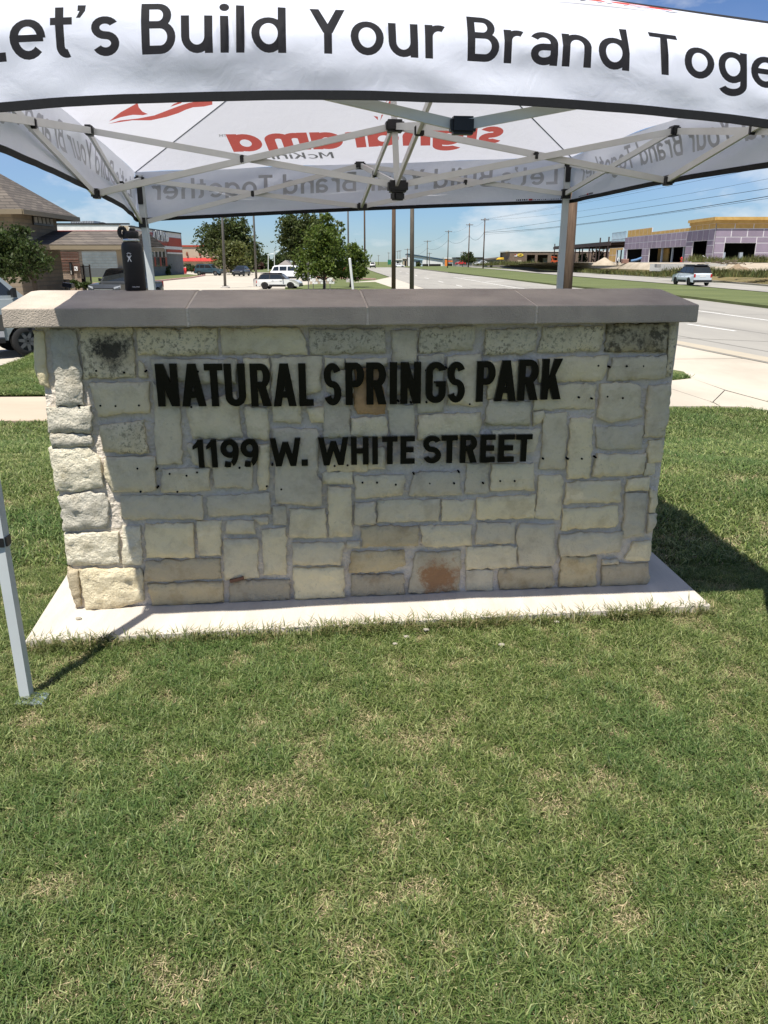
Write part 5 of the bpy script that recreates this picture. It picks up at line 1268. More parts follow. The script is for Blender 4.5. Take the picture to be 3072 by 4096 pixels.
MB().hexa([(a.x, 128, .1), (b.x, 112, .1), (b.x + 2, 116, .1), (a.x + 2, 132, .1), (a.x, 128, Y(2600, 1055, 128).z), (b.x, 112, Y(2905, 1053, 112).z), (b.x + 2, 116, Y(2905, 1053, 112).z), (a.x + 2, 132, Y(2600, 1055, 128).z)]).build('slab', pm('fresh_concrete', (.62, .60, .55), (.54, .52, .47)), fs)
def blk(name, label, cat, px0, py0, px1, py1, d, m, dep=1.0):
    a, b = Y(px0, py1, d), Y(px1, py0, d); t = thing(name, label, cat, ((a.x + b.x) / 2, d, a.z)); 
    bm = bmesh.new(); bmesh.ops.create_cube(bm, size=1); bmesh.ops.scale(bm, vec=(b.x - a.x, dep, b.z - a.z), verts=bm.verts); bmesh.ops.bevel(bm, geom=bm.edges[:], offset=.04, segments=1, affect='EDGES'); bmesh.ops.translate(bm, verts=bm.verts, vec=((a.x + b.x) / 2, d + dep / 2, (a.z + b.z) / 2))
    me = bpy.data.meshes.new('block'); bm.to_mesh(me); bm.free(); me.materials.append(m); o = bpy.data.objects.new('block', me); COL.objects.link(o); adopt(o, t); return t, a, b
blk('concrete_block', 'grey concrete block on the white foundation edge', 'concrete block', 2627, 1055, 2645, 1070, 111, flat('grey_block', (.26, .25, .23)))
t_, a, b = blk('board_stack', 'pinkish stack of boards beside the purple shops', 'board stack', 2489, 1036, 2516, 1054, 148, flat('pink_board', (.42, .25, .19)))
for k in range(4): z = a.z + (b.z - a.z) * (k + .5) / 4; MB().bb((a.x - .02, 147.96, z - .02), (b.x + .02, 149.02, z + .02)).build('board_edge', flat('board_edge_tan', (.34, .2, .15)), t_)
bl = thing('blue_tarp_roll', 'long blue wrapped roll leaning in a shop opening', 'roll', Y(2545, 1045, 150)); MB().tube([Y(2524, 1044, 150), Y(2545, 1040, 150), Y(2566, 1032, 150)], .22, 8).build('roll', flat('blue_wrap', (.10, .20, .36)), bl)
hy = thing('fire_hydrant', 'small red fire hydrant in front of the shops', 'fire hydrant', Y(2725, 1047, 122)); c = Y(2725, 1048, 122)
MB().lathe([(.16, 0), (.16, .08), (.11, .1), (.11, .5), (.15, .52), (.15, .58), (.10, .68), (.03, .74)], 10, c).build('barrel', flat('hydrant_red', (.55, .03, .025)), hy); MB().tube([c + Vector((-.2, 0, .42)), c + Vector((.2, 0, .42))], .07, 8).build('hose_outlet', MATS['hydrant_red'], hy)
pv = thing('plastic_pipe', 'white plastic pipe leaning against the purple corner', 'pipe', Y(2832, 1042, 124)); MB().tube([Y(2812, 1023, 125), Y(2845, 1042, 123)], .07, 8).build('pipe', m_wht, pv)
bp = thing('brush_pile', 'dark tangled pile of cut branches on the site', 'brush pile', Y(2920, 1056, 110)); br = MB(); rr = random.Random(2); c = Y(2920, 1058, 110)
for k in range(70):
    a = c + Vector((rr.gauss(0, 1.1), rr.gauss(0, .5), abs(rr.gauss(0, .22)))); b = a + Vector((rr.uniform(-1, 1), rr.uniform(-.4, .4), rr.uniform(-.2, .35))); br.tube([a, b], .03, 4)
br.build('branches', flat('dead_branch', (.09, .065, .04)), bp)['kind'] = 'stuff'
# worker
wk = thing('person', 'bending worker in a white top beside the golden board wall', 'person', Y(2472, 1054, 149))
def person(root, c, m_sh, m_tr, m_sk):
    bm = MB()
    P = lambda x, y, z: c + Vector((x, y, z))
    J = dict(pel=P(0, 0, .82), ch=P(.12, -.05, 1.22), nk=P(.17, -.06, 1.40), hd=P(.24, -.08, 1.58), ll=P(-.06, .02, .45), lf=P(-.04, 0, .05), rl=P(.14, -.02, .45), rf=P(.10, -.04, .05), ls=P(.05, .15, 1.32), le=P(.16, .20, 1.05), lh=P(.38, .12, .90), rs=P(.14, -.24, 1.32), re=P(.26, -.28, 1.05), rh=P(.46, -.18, .92))
    seq = list(J); idx = {k: i for i, k in enumerate(seq)}; rad = dict(pel=.16, ch=.18, nk=.07, hd=.11, ll=.075, lf=.06, rl=.075, rf=.06, ls=.07, le=.05, lh=.04, rs=.07, re=.05, rh=.04)
    ed = [('pel', 'ch'), ('ch', 'nk'), ('nk', 'hd'), ('pel', 'll'), ('ll', 'lf'), ('pel', 'rl'), ('rl', 'rf'), ('ch', 'ls'), ('ls', 'le'), ('le', 'lh'), ('ch', 'rs'), ('rs', 're'), ('re', 'rh')]
    me = bpy.data.meshes.new('body'); me.from_pydata([J[k] for k in seq], [(idx[a], idx[b]) for a, b in ed], []); o = bpy.data.objects.new('body', me); COL.objects.link(o)
    md = o.modifiers.new('skin', 'SKIN')
    for k in seq: d = me.skin_vertices[0].data[idx[k]]; d.radius = (rad[k], rad[k]); d.use_root = (k == 'pel')
    o.modifiers.new('sub', 'SUBSURF').levels = 1
    dg = bpy.context.evaluated_depsgraph_get(); ev = o.evaluated_get(dg); m2 = bpy.data.meshes.new_from_object(ev); bpy.data.objects.remove(o)
    for m in (m_sh, m_tr, m_sk): m2.materials.append(m)
    for p in m2.polygons:
        z = (p.center - c).z; p.material_index = 1 if z < .86 else (2 if z > 1.46 or z < .98 and p.center.x - c.x > .3 else 0); p.use_smooth = True
    o = bpy.data.objects.new('body', m2); COL.objects.link(o); adopt(o, root)
person(wk, Y(2468, 1063, 149), flat('white_shirt', (.7, .7, .68)), flat('dark_trousers', (.05, .05, .06)), flat('skin', (.35, .2, .13)))
lf = thing('boom_lift', 'small orange lift machine at the near end of the steel frame', 'lift', Y(2217, 1053, 240)); c = Y(2217, 1054, 240)
MB().bb(c + Vector((-1, -.6, .25)), c + Vector((.9, .6, .9))).build('chassis', flat('lift_orange', (.55, .10, .03)), lf); MB().bar(c + Vector((-.5, 0, .9)), c + Vector((-1.0, 0, 2.0)), .22, .22).build('boom', MATS['lift_orange'], lf); MB().bar(c + Vector((-1.0, 0, 2.0)), c + Vector((.7, 0, 1.7)), .2, .2).build('boom', MATS['lift_orange'], lf)
for dx in (-.7, .6): MB().prism([c + Vector((dx + .28 * math.cos(t), -.7, .28 + .28 * math.sin(t))) for t in np.linspace(0, 2 * PI, 12, endpoint=False)], (0, .25, 0)).build('wheel', m_blk, lf)
# silt fence
sl = thing('silt_fence', 'low black fabric silt fence along the foot of the bank', 'fence', G(2400, 1092, ZB)); pts = [G(x, y, ZB) for x, y in ((2000, 1071.5), (2214, 1080.5), (2350, 1089), (2500, 1098), (2600, 1103.5), (2690, 1108))]
for i in range(len(pts) - 1):
    a, b = pts[i], pts[i + 1]; MB().hexa([a, b, b + Vector((.05, .05, 0)), a + Vector((.05, .05, 0)), a + Vector((0, 0, .62)), b + Vector((0, 0, .55)), b + Vector((.05, .05, .55)), a + Vector((.05, .05, .62))]).build('fabric_panel', flat('black_geotextile', (.02, .021, .022)), sl)
    MB().bar(a + Vector((-.05, -.05, 0)), a + Vector((-.05, -.05, .85)), .05, .05).build('stake', flat('wood_stake', (.25, .18, .1)), sl)
# ---- far shops at the end of the street
def farbox(name, label, px0, py0, px1, py1, d, m, dep=20, roofm=None, slope=None):
    a, b = Y(px0, py1, d), Y(px1, py0, d); t = thing(name, label, 'building', ((a.x + b.x) / 2, d + dep / 2, ZB)); zl_, zr_ = b.z, (b.z if slope is None else Y(px1, slope, d).z)
    MB().hexa([(a.x, d, ZB), (b.x, d, ZB), (b.x, d + dep, ZB), (a.x, d + dep, ZB), (a.x, d, zl_), (b.x, d, zr_), (b.x, d + dep, zr_), (a.x, d + dep, zl_)]).build('wall', m, t)
    MB().hexa([(a.x - .4, d - .5, zl_ + .01), (b.x + .4, d - .5, zr_ + .01), (b.x + .4, d + dep + .4, zr_ + .01), (a.x - .4, d + dep + .4, zl_ + .01), (a.x - .4, d - .5, zl_ + .55), (b.x + .4, d - .5, zr_ + .55), (b.x + .4, d + dep + .4, zr_ + .55), (a.x - .4, d + dep + .4, zl_ + .55)]).build('roof', roofm or m_wht, t)
    return t, a, b
m_bluetrim = flat('dark_blue_trim', (.03, .07, .12))
t_, a, b = farbox('metal_hall', 'big white metal hall with a sloping dark blue roof edge far down the street', 1632, 1018, 1782, 1064, 420, m_wht, 40, m_bluetrim, 1042)
for p in (1690, 1740): q = Y(p, 1056, 419.8); MB().bb((q.x - 3, 419.8, ZB), (q.x + 3, 420, q.z)).build('door', m_dkframe, t_)
t_, a, b = farbox('metal_shed', 'small pale blue roofed shed in front of the white metal hall', 1655, 1036, 1690, 1064, 390, flat('pale_blue_siding', (.42, .50, .55)), 16, flat('light_blue_roof', (.30, .45, .55)), 1042)
MB().bb((a.x + 1, 389.8, ZB), (a.x + 3, 390, ZB + 2.4)).build('door', m_dkframe, t_)
t_, a, b = farbox('fruit_shop', 'white shop with orange and green ends and bright lettering far down the street', 1779, 1035, 1829, 1064, 400, m_wht, 15)
MB().bb((a.x, 399.7, ZB), (a.x + 1.2, 400, b.z)).build('orange_panel', flat('orange_paint', (.75, .22, .03)), t_); MB().bb((b.x - .9, 399.7, ZB), (b.x, 400, b.z)).build('green_panel', flat('green_paint', (.25, .50, .08)), t_)
rr = random.Random(4)
for k, cl in enumerate(('sign_red_orange', 'sign_red_orange', 'orange_paint', 'orange_paint', 'green_paint')):
    m = MATS.get(cl) or flat(cl, (.70, .12, .03)); z = Y(1800, 1045, 400).z; x = a.x + 1.9 + k * .72; MB().prism([(x + .34 * math.cos(q), 399.75, z + .42 * math.sin(q)) for q in np.linspace(0, 2 * PI, 10, endpoint=False)], (0, .2, 0)).build('sign_letter', m, t_)
for p in (1790, 1803): q = Y(p, 1054, 399.8); MB().bb((q.x - .8, 399.8, ZB), (q.x + .8, 400, q.z)).build('door', m_dkframe, t_)
t_, a, b = farbox('grey_store', 'long low grey store with a dark roof edge left of the garage', 1826, 1034, 1932, 1062, 360, flat('grey_siding', (.30, .29, .27)), 20, m_dkframe)
for p in (1845, 1862, 1880): q = Y(p, 1048, 359.8); MB().bb((q.x - .8, 359.8, q.z - 1), (q.x + .8, 360, q.z + .4)).build('window', m_glass, t_)
t_, a, b = farbox('tan_shop', 'small tan shop at the far end of the street', 1612, 1035, 1631, 1064, 440, m_tan, 12); MB().bb((a.x + .8, 439.8, ZB), (a.x + 1.8, 440, ZB + 2.6)).build('door', m_dkframe, t_)
t_, a, b = farbox('white_shop', 'plain white flat roofed shop at the far end of the street', 1580, 1040, 1609, 1064, 460, m_wht, 12); MB().bb((a.x + 1, 459.8, ZB), (a.x + 2.2, 460, ZB + 2.4)).build('door', m_dkframe, t_)
t_, a, b = farbox('shingled_shop', 'grey brown shop with a steep roof left of the brick garage', 1950, 1040, 2015, 1062, 330, flat('brown_grey_wall', (.20, .18, .155)), 16, flat('brown_roof', (.15, .13, .11)), 1032); MB().bb((a.x + 1, 329.8, ZB), (a.x + 2, 330, ZB + 2.4)).build('door', m_dkframe, t_)
hs = thing('gabled_house', 'small grey gabled house beyond the white police style car', 'house', Y(1140, 1070, 240)); a, b = Y(1108, 1064, 240), Y(1172, 1064, 240); ap = Y(1140, 1049, 240)
MB().bb((a.x + .4, 240, ZB), (b.x - .4, 248, a.z)).build('wall', m_tan, hs); MB().add([(a.x, 239, a.z), (b.x, 239, a.z), (b.x, 249, a.z), (a.x, 249, a.z), (ap.x, 241, ap.z + .6), (ap.x, 247, ap.z + .6)], [(0, 1, 4), (1, 2, 5, 4), (2, 3, 5), (3, 0, 4, 5), (3, 2, 1, 0)]).build('roof', flat('grey_shingle', (.20, .175, .16)), hs)
# low stone planter with reddish plants
pl = thing('stone_planter', 'low white stone planter wall behind the street tree', 'planter', G(1285, 1138, ZB)); a, b = G(1238, 1138, ZB), G(1345, 1136, ZB)
n = 9
for k in range(n):
    for r in range(2):
        x0 = a.x + (b.x - a.x) * (k + .04 + .3 * r) / (n + .3); x1 = a.x + (b.x - a.x) * (k + .96 + .3 * r) / (n + .3); MB().bb((x0, a.y, ZB + r * .32), (x1, a.y + .5, ZB + r * .32 + .29)).build('stone_block', m_wht if (k + r) % 3 else m_tan, pl)
# ================================================================== VEGETATION
def leaf_mat(name, c, tr=.35):
    m = bpy.data.materials.new(name); m.use_nodes = True; nt = m.node_tree; N = nt.nodes; L = nt.links; b = N['Principled BSDF']; b.inputs['Roughness'].default_value = .55; b.inputs['Specular IOR Level'].default_value = .3
    at_ = N.new('ShaderNodeAttribute'); at_.attribute_name = 'tint'; mx = N.new('ShaderNodeMix'); mx.data_type = 'RGBA'; mx.blend_type = 'MULTIPLY'; mx.inputs[0].default_value = 1; mx.inputs[6].default_value = (*c, 1)
    L.new(at_.outputs['Color'], mx.inputs[7]); L.new(mx.outputs[2], b.inputs['Base Color'])
    t = N.new('ShaderNodeBsdfTranslucent'); L.new(mx.outputs[2], t.inputs[0]); ms = N.new('ShaderNodeMixShader'); ms.inputs[0].default_value = tr
    L.new(b.outputs[0], ms.inputs[1]); L.new(t.outputs[0], ms.inputs[2]); L.new(ms.outputs[0], N['Material Output'].inputs[0]); return m
def quads_mesh(name, V, nper, tris, cols, m, parent=None):
    """V (n, nper, 3) points; tris: list of index triples inside one leaf; cols (n, 3)"""
    n = V.shape[0]; me = bpy.data.meshes.new(name); me.vertices.add(n * nper); me.vertices.foreach_set('co', V.reshape(-1).astype(np.float32))
    T = np.array(tris, dtype=np.int32); nt_ = len(tris); idx = (np.arange(n, dtype=np.int32)[:, None, None] * nper + T[None]).reshape(-1)
    me.loops.add(len(idx)); me.loops.foreach_set('vertex_index', idx); me.polygons.add(n * nt_); me.polygons.foreach_set('loop_start', np.arange(0, len(idx), 3, dtype=np.int32)); me.update(calc_edges=True)
    a = me.attributes.new('tint', 'FLOAT_COLOR', 'POINT'); c = np.ones((n, nper, 4), np.float32); c[:, :, :3] = cols[:, None, :]; a.data.foreach_set('color', c.reshape(-1))
    me.materials.append(m); o = bpy.data.objects.new(name, me); COL.objects.link(o)
    if parent: adopt(o, parent)
    return o
def leaves(name, blobs, count, size, m, parent, seed, clump=.28, warm=.25, flat_=.0):
    """blobs: (centre, (rx, ry, rz)); leaf quads in many small clumps near the outside of each blob"""
    r = np.random.default_rng(seed); P = []; tint = []
    vol = np.array([b[1][0] * b[1][1] * b[1][2] for b in blobs]) ** .75; vol = vol / vol.sum()
    for (c, rad), f in zip(blobs, vol):
        n = int(count * f); nc = max(6, int(n / 26)); d = r.normal(size=(nc, 3)); d /= np.linalg.norm(d, axis=1)[:, None]; rr_ = r.random(nc) ** .38
        rr_ *= 1 + .24 * r.normal(size=nc)
        cc = np.array(c) + d * rr_[:, None] * np.array(rad); k = r.integers(0, nc, n); cs = clump * min(rad) * (.6 + .8 * r.random(nc))
        p = cc[k] + r.normal(size=(n, 3)) * cs[k][:, None] * np.array([1, 1, .7]); P.append(p)
        ct = .72 + .5 * r.random(nc); tint.append(np.stack([ct[k] * (1 + warm * r.random(n)), ct[k] * (.92 + .16 * r.random(n)), ct[k] * (.7 + .4 * r.random(n))], 1))
    P = np.concatenate(P); tint = np.concatenate(tint); n = len(P)
    u = r.normal(size=(n, 3)); u /= np.linalg.norm(u, axis=1)[:, None]; w = r.normal(size=(n, 3)); w -= (w * u).sum(1)[:, None] * u; w /= np.linalg.norm(w, axis=1)[:, None]
    s = size * (.6 + .8 * r.random(n))[:, None]
    V = np.stack([P - u * s, P + w * s * .45, P + u * s, P - w * s * .45], 1)
    return quads_mesh(name, V, 4, [(0, 1, 2), (0, 2, 3)], tint, m, parent)
m_bark = pm('grey_brown_bark', (.10, .075, .055), (.05, .04, .03), rough=.95, scale=8, bump=.02, bscale=18, stretch=(1, 1, .25))
m_oak = leaf_mat('oak_leaf', (.060, .088, .026)); m_bright = leaf_mat('bright_leaf', (.095, .15, .030), .45); m_olive = leaf_mat('olive_leaf', (.10, .125, .040)); m_dk = leaf_mat('dark_leaf', (.040, .068, .018), .35)
def tree(name, label, base, fork, blobs, count, size, m, seed, group=None, r0=.2, clump=.28):
    t = thing(name, label, 'tree', base, group)
    tk = MB(); tk.tube([base - Vector((0, 0, .1)), base.lerp(fork, .5) + Vector((.03, 0, 0)), fork], [r0 * 1.25, r0, r0 * .8], 8)
    for c, rad in blobs:
        c = Vector(c); tk.tube([fork, fork.lerp(c, .5) + Vector((0, 0, -.1 * rad[2])), c + Vector((0, 0, rad[2] * .3))], [r0 * .55, r0 * .35, r0 * .1], 6)
    tk.build('trunk', m_bark, t); leaves('crown', [(tuple(c), r) for c, r in blobs], count, size, m, t, seed, clump); return t
def B(px, py, d, rx, rz, ry=None):         # blob: centre from the photograph at distance d, radii in pixels
    c = Y(px, py, d); k = d / 3300; return (c, (rx * k, (ry or rx) * k, rz * k))
b0 = G(140, 1330, ZB); b0 = Vector((Y(140, 1200, 30).x, 30, ZB))
tree('oak_tree', 'small dark evergreen tree before the stone building at the left edge', b0, Y(136, 1110, 30), [B(30, 975, 30, 80, 70), B(110, 1020, 29.4, 62, 66), B(-60, 1010, 30, 100, 110), B(50, 1070, 30, 100, 45), B(160, 1050, 30, 42, 52), B(70, 925, 30, 40, 30)], 8200, .075, m_dk, 11, r0=.11)
d = 170
tree('oak_tree', 'large dark oak beyond the dark blue car', Vector((Y(930, 1090, d).x, d, ZB)), Y(925, 1060, d), [B(880, 925, d, 62, 45), B(945, 905, d, 50, 38), B(845, 970, d, 52, 55), B(910, 980, d, 70, 50), B(970, 980, d, 50, 55), B(1010, 1010, d, 38, 50), B(1000, 1055, d, 45, 35)], 9000, .36, m_oak, 12, 'oaks behind the car park', r0=.4)
d = 145
tree('small_tree', 'rounded olive green tree in front of the large dark oak', Vector((Y(930, 1092, d).x, d, ZB)), Y(928, 1070, d), [B(915, 1000, d, 48, 38), B(940, 1035, d, 52, 42), B(890, 1040, d, 36, 36), B(955, 1000, d, 30, 30)], 4500, .26, m_olive, 13, r0=.15)
d = 140
tree('oak_tree', 'tall dark oak behind the bright green street tree', Vector((Y(1176, 1085, d).x, d, ZB)), Y(1176, 1030, d), [B(1165, 905, d, 48, 42), B(1235, 890, d, 52, 32), B(1150, 960, d, 38, 42), B(1205, 950, d, 55, 50), B(1255, 930, d, 40, 42), B(1180, 1005, d, 42, 32)], 8000, .30, m_oak, 14, 'oaks behind the car park', r0=.32)
d = 66
tree('street_tree', 'bright green young street tree on the corner lawn behind the coping', Vector((Y(1297, 1165, d).x, d, ZB)), Y(1296, 1120, d), [B(1290, 955, d, 60, 58), B(1310, 900, d, 34, 52), B(1245, 1020, d, 56, 56), B(1340, 1000, d, 58, 58), B(1290, 1065, d, 84, 48), B(1225, 1080, d, 40, 38), B(1350, 1080, d, 44, 44), B(1370, 915, d, 10, 50), B(1300, 985, d, 70, 60)], 10500, .135, m_bright, 15, 'bright street trees', r0=.12, clump=.22)
d = 72
tree('street_tree', 'smaller bright green street tree right of the taller one', Vector((Y(1401, 1152, d).x, d, ZB)), Y(1403, 1110, d), [B(1410, 1010, d, 34, 40), B(1435, 1055, d, 36, 48), B(1400, 1075, d, 34, 40), B(1425, 1095, d, 38, 24)], 4200, .14, m_bright, 16, 'bright street trees', r0=.10, clump=.24)
for i, (px, py, rx, rz, d, lab) in enumerate(((1050, 1045, 28, 32, 260, 'dark tree behind the black car, left of the white street lamp'), (1122, 1035, 24, 30, 280, 'round dark tree above the small gabled house'), (1092, 1060, 22, 20, 250, 'low dark tree at the foot of the white street lamp'), (1030, 1065, 16, 20, 240, 'purplish small tree right of the black car'))):
    tree('far_tree', lab, Vector((Y(px, 1088, d).x, d, ZB)), Y(px, py + rz * .6, d), [B(px, py, d, rx, rz), B(px + rx * .5, py + rz * .3, d, rx * .7, rz * .6)], 1500, .42, m_dk if i != 3 else leaf_mat('purple_leaf', (.06, .03, .025)), 20 + i, 'small trees far behind the car park', r0=.2)
d = 235
tree('far_tree', 'lone dark tree in front of the grey store across the street', Vector((Y(1873, 1062, d).x, d, ZB + 1)), Y(1873, 1048, d), [B(1865, 1030, d, 24, 16), B(1885, 1035, d, 20, 15), B(1872, 1018, d, 16, 11)], 1600, .30, m_oak, 27, r0=.16)
def bush(name, label, blobs, count, size, m, seed, cat='bush', group=None):
    c = Vector(blobs[0][0]); t = thing(name, label, cat, (c.x, c.y, ZB), group); leaves('foliage', [(tuple(b[0]), b[1]) for b in blobs], count, size, m, t, seed, .35)
    tk = MB()
    for b in blobs: q = Vector(b[0]); tk.tube([(q.x, q.y, ZB - .05), (q.x + .05, q.y, q.z)], .05, 5)
    tk.build('stem', m_bark, t); return t
bush('clipped_bush', 'rounded dark green bush left of the red bollards', [B(640, 1078, 138, 32, 22), B(655, 1085, 138, 22, 16)], 2600, .2, m_dk, 31)
bush('clipped_hedge', 'long dark hedge in front of the tan restaurant', [B(745, 1074, 175, 16, 12), B(775, 1074, 175, 18, 12), B(800, 1074, 175, 14, 12), B(715, 1074, 175, 14, 12)], 2400, .24, m_dk, 32, 'hedge')
bush('low_shrub', 'row of low dark shrubs in front of the brick wing', [B(270, 1138, 54, 20, 12), B(300, 1136, 54, 22, 12), B(335, 1140, 54, 22, 10), B(360, 1142, 54, 12, 8)], 3000, .09, m_dk, 33)
bush('red_shrub', 'reddish flowering plants growing in the stone planter', [B(1278, 1120, 86, 18, 9), B(1305, 1120, 86, 14, 9)], 900, .12, leaf_mat('red_flower_leaf', (.20, .04, .03)), 34)
bush('green_bush', 'dark bush seen through the steel frame', [B(2395, 1030, 210, 18, 20), B(2335, 1030, 215, 14, 16)], 1500, .25, m_dk, 35)
bush('green_bush', 'small round bush in front of the white metal hall', [B(1675, 1058, 380, 8, 6)], 300, .4, m_oak, 36)
# tall weeds on the banks: nobody could count them
def weeds(name, label, spots, count, h, m, seed):
    r = np.random.default_rng(seed); S = np.array([tuple(s) for s in spots]); k = r.integers(0, len(S) - 1, count); t = r.random(count)[:, None]; P = S[k] * (1 - t) + S[k + 1] * t
    P[:, 1] += r.normal(size=count) * .8; P[:, 0] += r.normal(size=count) * .8
    cl = .5 + .5 * np.sin(P[:, 0] * 1.7 + P[:, 1] * .9) + .4 * np.sin(P[:, 0] * .6)
    hh = h * (.35 + .65 * r.random(count)) * (.55 + .45 * np.clip(cl, 0, 1)); lean = r.normal(size=(count, 2)) * .35 * hh[:, None]
    a = r.random(count) * PI; w = .035 * (.6 + .8 * r.random(count)); dx = np.stack([np.cos(a) * w, np.sin(a) * w, np.zeros(count)], 1)
    mid = P + np.stack([lean[:, 0] * .4, lean[:, 1] * .4, hh * .6], 1); tip = P + np.stack([lean[:, 0], lean[:, 1], hh], 1)
    V = np.stack([P - dx, P + dx, mid + dx, mid - dx, tip], 1); c = .6 + .7 * r.random(count); col = np.stack([c * (.9 + .5 * r.random(count)), c, c * .8], 1)
    return tag(quads_mesh(name, V, 5, [(0, 1, 2), (0, 2, 3), (3, 2, 4)], col, m), label, 'weeds', None, 'stuff')
m_weed = leaf_mat('weed_leaf', (.12, .145, .06))
weeds('roadside_weeds', 'tall green weeds growing along the silt fence', [G(x, y, ZB + .1) for x, y in ((2330, 1088), (2450, 1095), (2560, 1101), (2690, 1108))], 5200, 1.0, m_weed, 41)
weeds('bank_weeds', 'tall pale weeds on the bank behind the white car', [Y(x, y, d_) for x, y, d_ in ((2690, 1105, 98), (2790, 1104, 93), (2850, 1103, 92), (2960, 1108, 88), (3080, 1110, 84), (3250, 1115, 80))], 6500, 1.3, m_weed, 42)
weeds('site_weeds', 'scattered weeds at the foot of the purple shops', [Y(x, y, d_) for x, y, d_ in ((2770, 1046, 122), (2850, 1048, 120), (2930, 1050, 118), (3010, 1050, 116), (3090, 1050, 114), (3200, 1052, 112))], 2200, 1.3, m_weed, 43)
weeds('garage_weeds', 'green scrub in front of the brick garage', [Y(x, y, d_) for x, y, d_ in ((1900, 1063, 240), (2000, 1060, 235), (2060, 1060, 230), (2140, 1058, 225))], 2500, 1.6, m_weed, 44)
# ================================================================== POLES, WIRES, POSTS
m_wood = pm('weathered_pole_wood', (.16, .105, .07), (.075, .048, .033), rough=.95, scale=5, detail=9, bump=.008, bscale=12, stretch=(4, 4, .35))
m_wood2 = pm('grey_pole_wood', (.17, .145, .115), (.10, .08, .06), rough=.95, scale=5, detail=9, bump=.008, bscale=12, stretch=(4, 4, .35))
m_pole = flat('grey_lamp_pole', (.14, .13, .115), rough=.5); m_ins = flat('insulator_grey', (.3, .3, .32), rough=.4)
def upole(label, px, pytop, d, r, m, zbase=ZB, cross=0.0, top2=None, group=None, pxb=None):
    a = Y(pxb if pxb is not None else px, 1000, d); z1 = Y(px, pytop, d).z; b = Vector((a.x, d, zbase)); tp = Y(px, pytop, d)
    if pxb is None: tp.x = b.x
    t = thing('utility_pole', label, 'utility pole', b, group)
    MB().tube([b - Vector((0, 0, .3)), b.lerp(tp, .5), tp], [r, r * .88, r * .74], 12).build('pole', m, t, True)
    if cross:
        c = tp - Vector((0, 0, .45)); MB().bar(c + Vector((-cross, -r - .06, 0)), c + Vector((cross, -r - .06, 0)), .12, .14).build('crossarm', m, t)
        for k in (-.92, -.4, .4, .92): MB().lathe([(.05, .07), (.07, .14), (.03, .26)], 6, c + Vector((cross * k, -r - .06, 0))).build('insulator', m_ins, t)
    return t, tp
upole('thick dark brown wooden pole standing close behind the tent at right', 2279, 640, 26, .178, m_wood)
upole('dark brown bare pole, thicker and darker of the two in the gap above the coping', 1576, 600, 56, .155, m_wood, pxb=1575)
upole('grey brown bare pole right of the darker one above the coping', 1650, 600, 56, .160, m_wood2, pxb=1649)
upole('slim brown pole on the roadside lawn right of the bright green trees', 1459, 600, 120, .135, m_wood)
GP = 'utility poles along the street'
P1 = upole('tallest far utility pole with crossarm, left of the brick garage', 1935, 872, 200, .17, m_wood, .2, 1.0, group=GP)[1]
P2 = upole('far utility pole with crossarm in front of the lone dark tree', 1875, 893, 232, .17, m_wood, .2, 1.0, group=GP)[1]
P3 = upole('far grey utility pole with crossarm before the fruit shop', 1792, 921, 280, .19, m_wood2, ZB, 1.2, group=GP)[1]
P4 = upole('far utility pole with crossarm before the white metal hall', 1709, 961, 350, .2, m_wood2, ZB, 1.6, group=GP)[1]
P5 = upole('far utility pole right behind the grey brown near pole', 1630, 994, 420, .22, m_wood, ZB, 1.6, group=GP)[1]
for px, py, d, lab in ((1600, 1000, 460, 'thin far pole left of the tan shop'), (1591, 1003, 500, 'thin far pole beside the white shop'), (1555, 1009, 520, 'thin far pole left of the darker bare pole'), (1514, 1020, 560, 'thin far pole above the end of the street'), (1482, 1022, 600, 'thin far pole over the dark pickup'), (1718, 1010, 380, 'short far pole right of the white metal hall edge'), (1353, 880, 215, 'utility pole with a crossarm rising behind the bright green tree'), (1283, 840, 150, 'slim brown pole behind the tall dark oak'), (1853, 1005, 330, 'short far pole left of the lone dark tree')):
    upole(lab, px, py, d, .17, m_wood2, ZB, 1.1, group=GP)
def wire(label, a, b, sag, r=.02, n=24, part=None):
    a, b = Vector(a), Vector(b); pts = [a.lerp(b, i / n) - Vector((0, 0, sag * 4 * (i / n) * (1 - i / n))) for i in range(n + 1)]
    o = MB().tube(pts, r, 5).build('power_line', m_hem, None, True); return tag(o, label, 'power line', 'power lines beside the street')
d2 = 82
def fit(px0, py0, d0_, px1, py1, d1_, pxm, pym):
    a, b = Y(px0, py0, d0_), Y(px1, py1, d1_)
    best = min(np.linspace(.02, .98, 97), key=lambda t: abs((a.lerp(b, t)).x / (a.lerp(b, t)).y - ray(pxm, pym).x / ray(pxm, pym).y))
    p = a.lerp(b, best); z = Y(pxm, pym, p.y).z; return a, b, max(.05, (p.z - z) / (4 * best * (1 - best)))
for lab, p0, p1, pm_, r in (
    ('thick black cable sagging across the clouds, heaviest of the lines', (1935, 930, 200), (3200, 764, d2), (2515, 871), .035),
    ('thin cable hanging just below the heaviest one', (1935, 938, 200), (3200, 774, d2), (2480, 880), .018),
    ('black cable just above the heaviest one', (1935, 928, 200), (3200, 734, d2), (2440, 850), .024),
    ('thin grey line second below the top pair', (1935, 880, 200), (3200, 690, d2), (2420, 830), .014),
    ('thin grey line, lower of the top pair', (1945, 878, 200), (3200, 640, d2), (2420, 796), .014),
    ('thin grey line, uppermost of all', (1925, 878, 200), (3200, 618, d2), (2450, 781), .014)):
    a, b, s_ = fit(*p0, *p1, *pm_); wire(lab, a, b, s_, r)
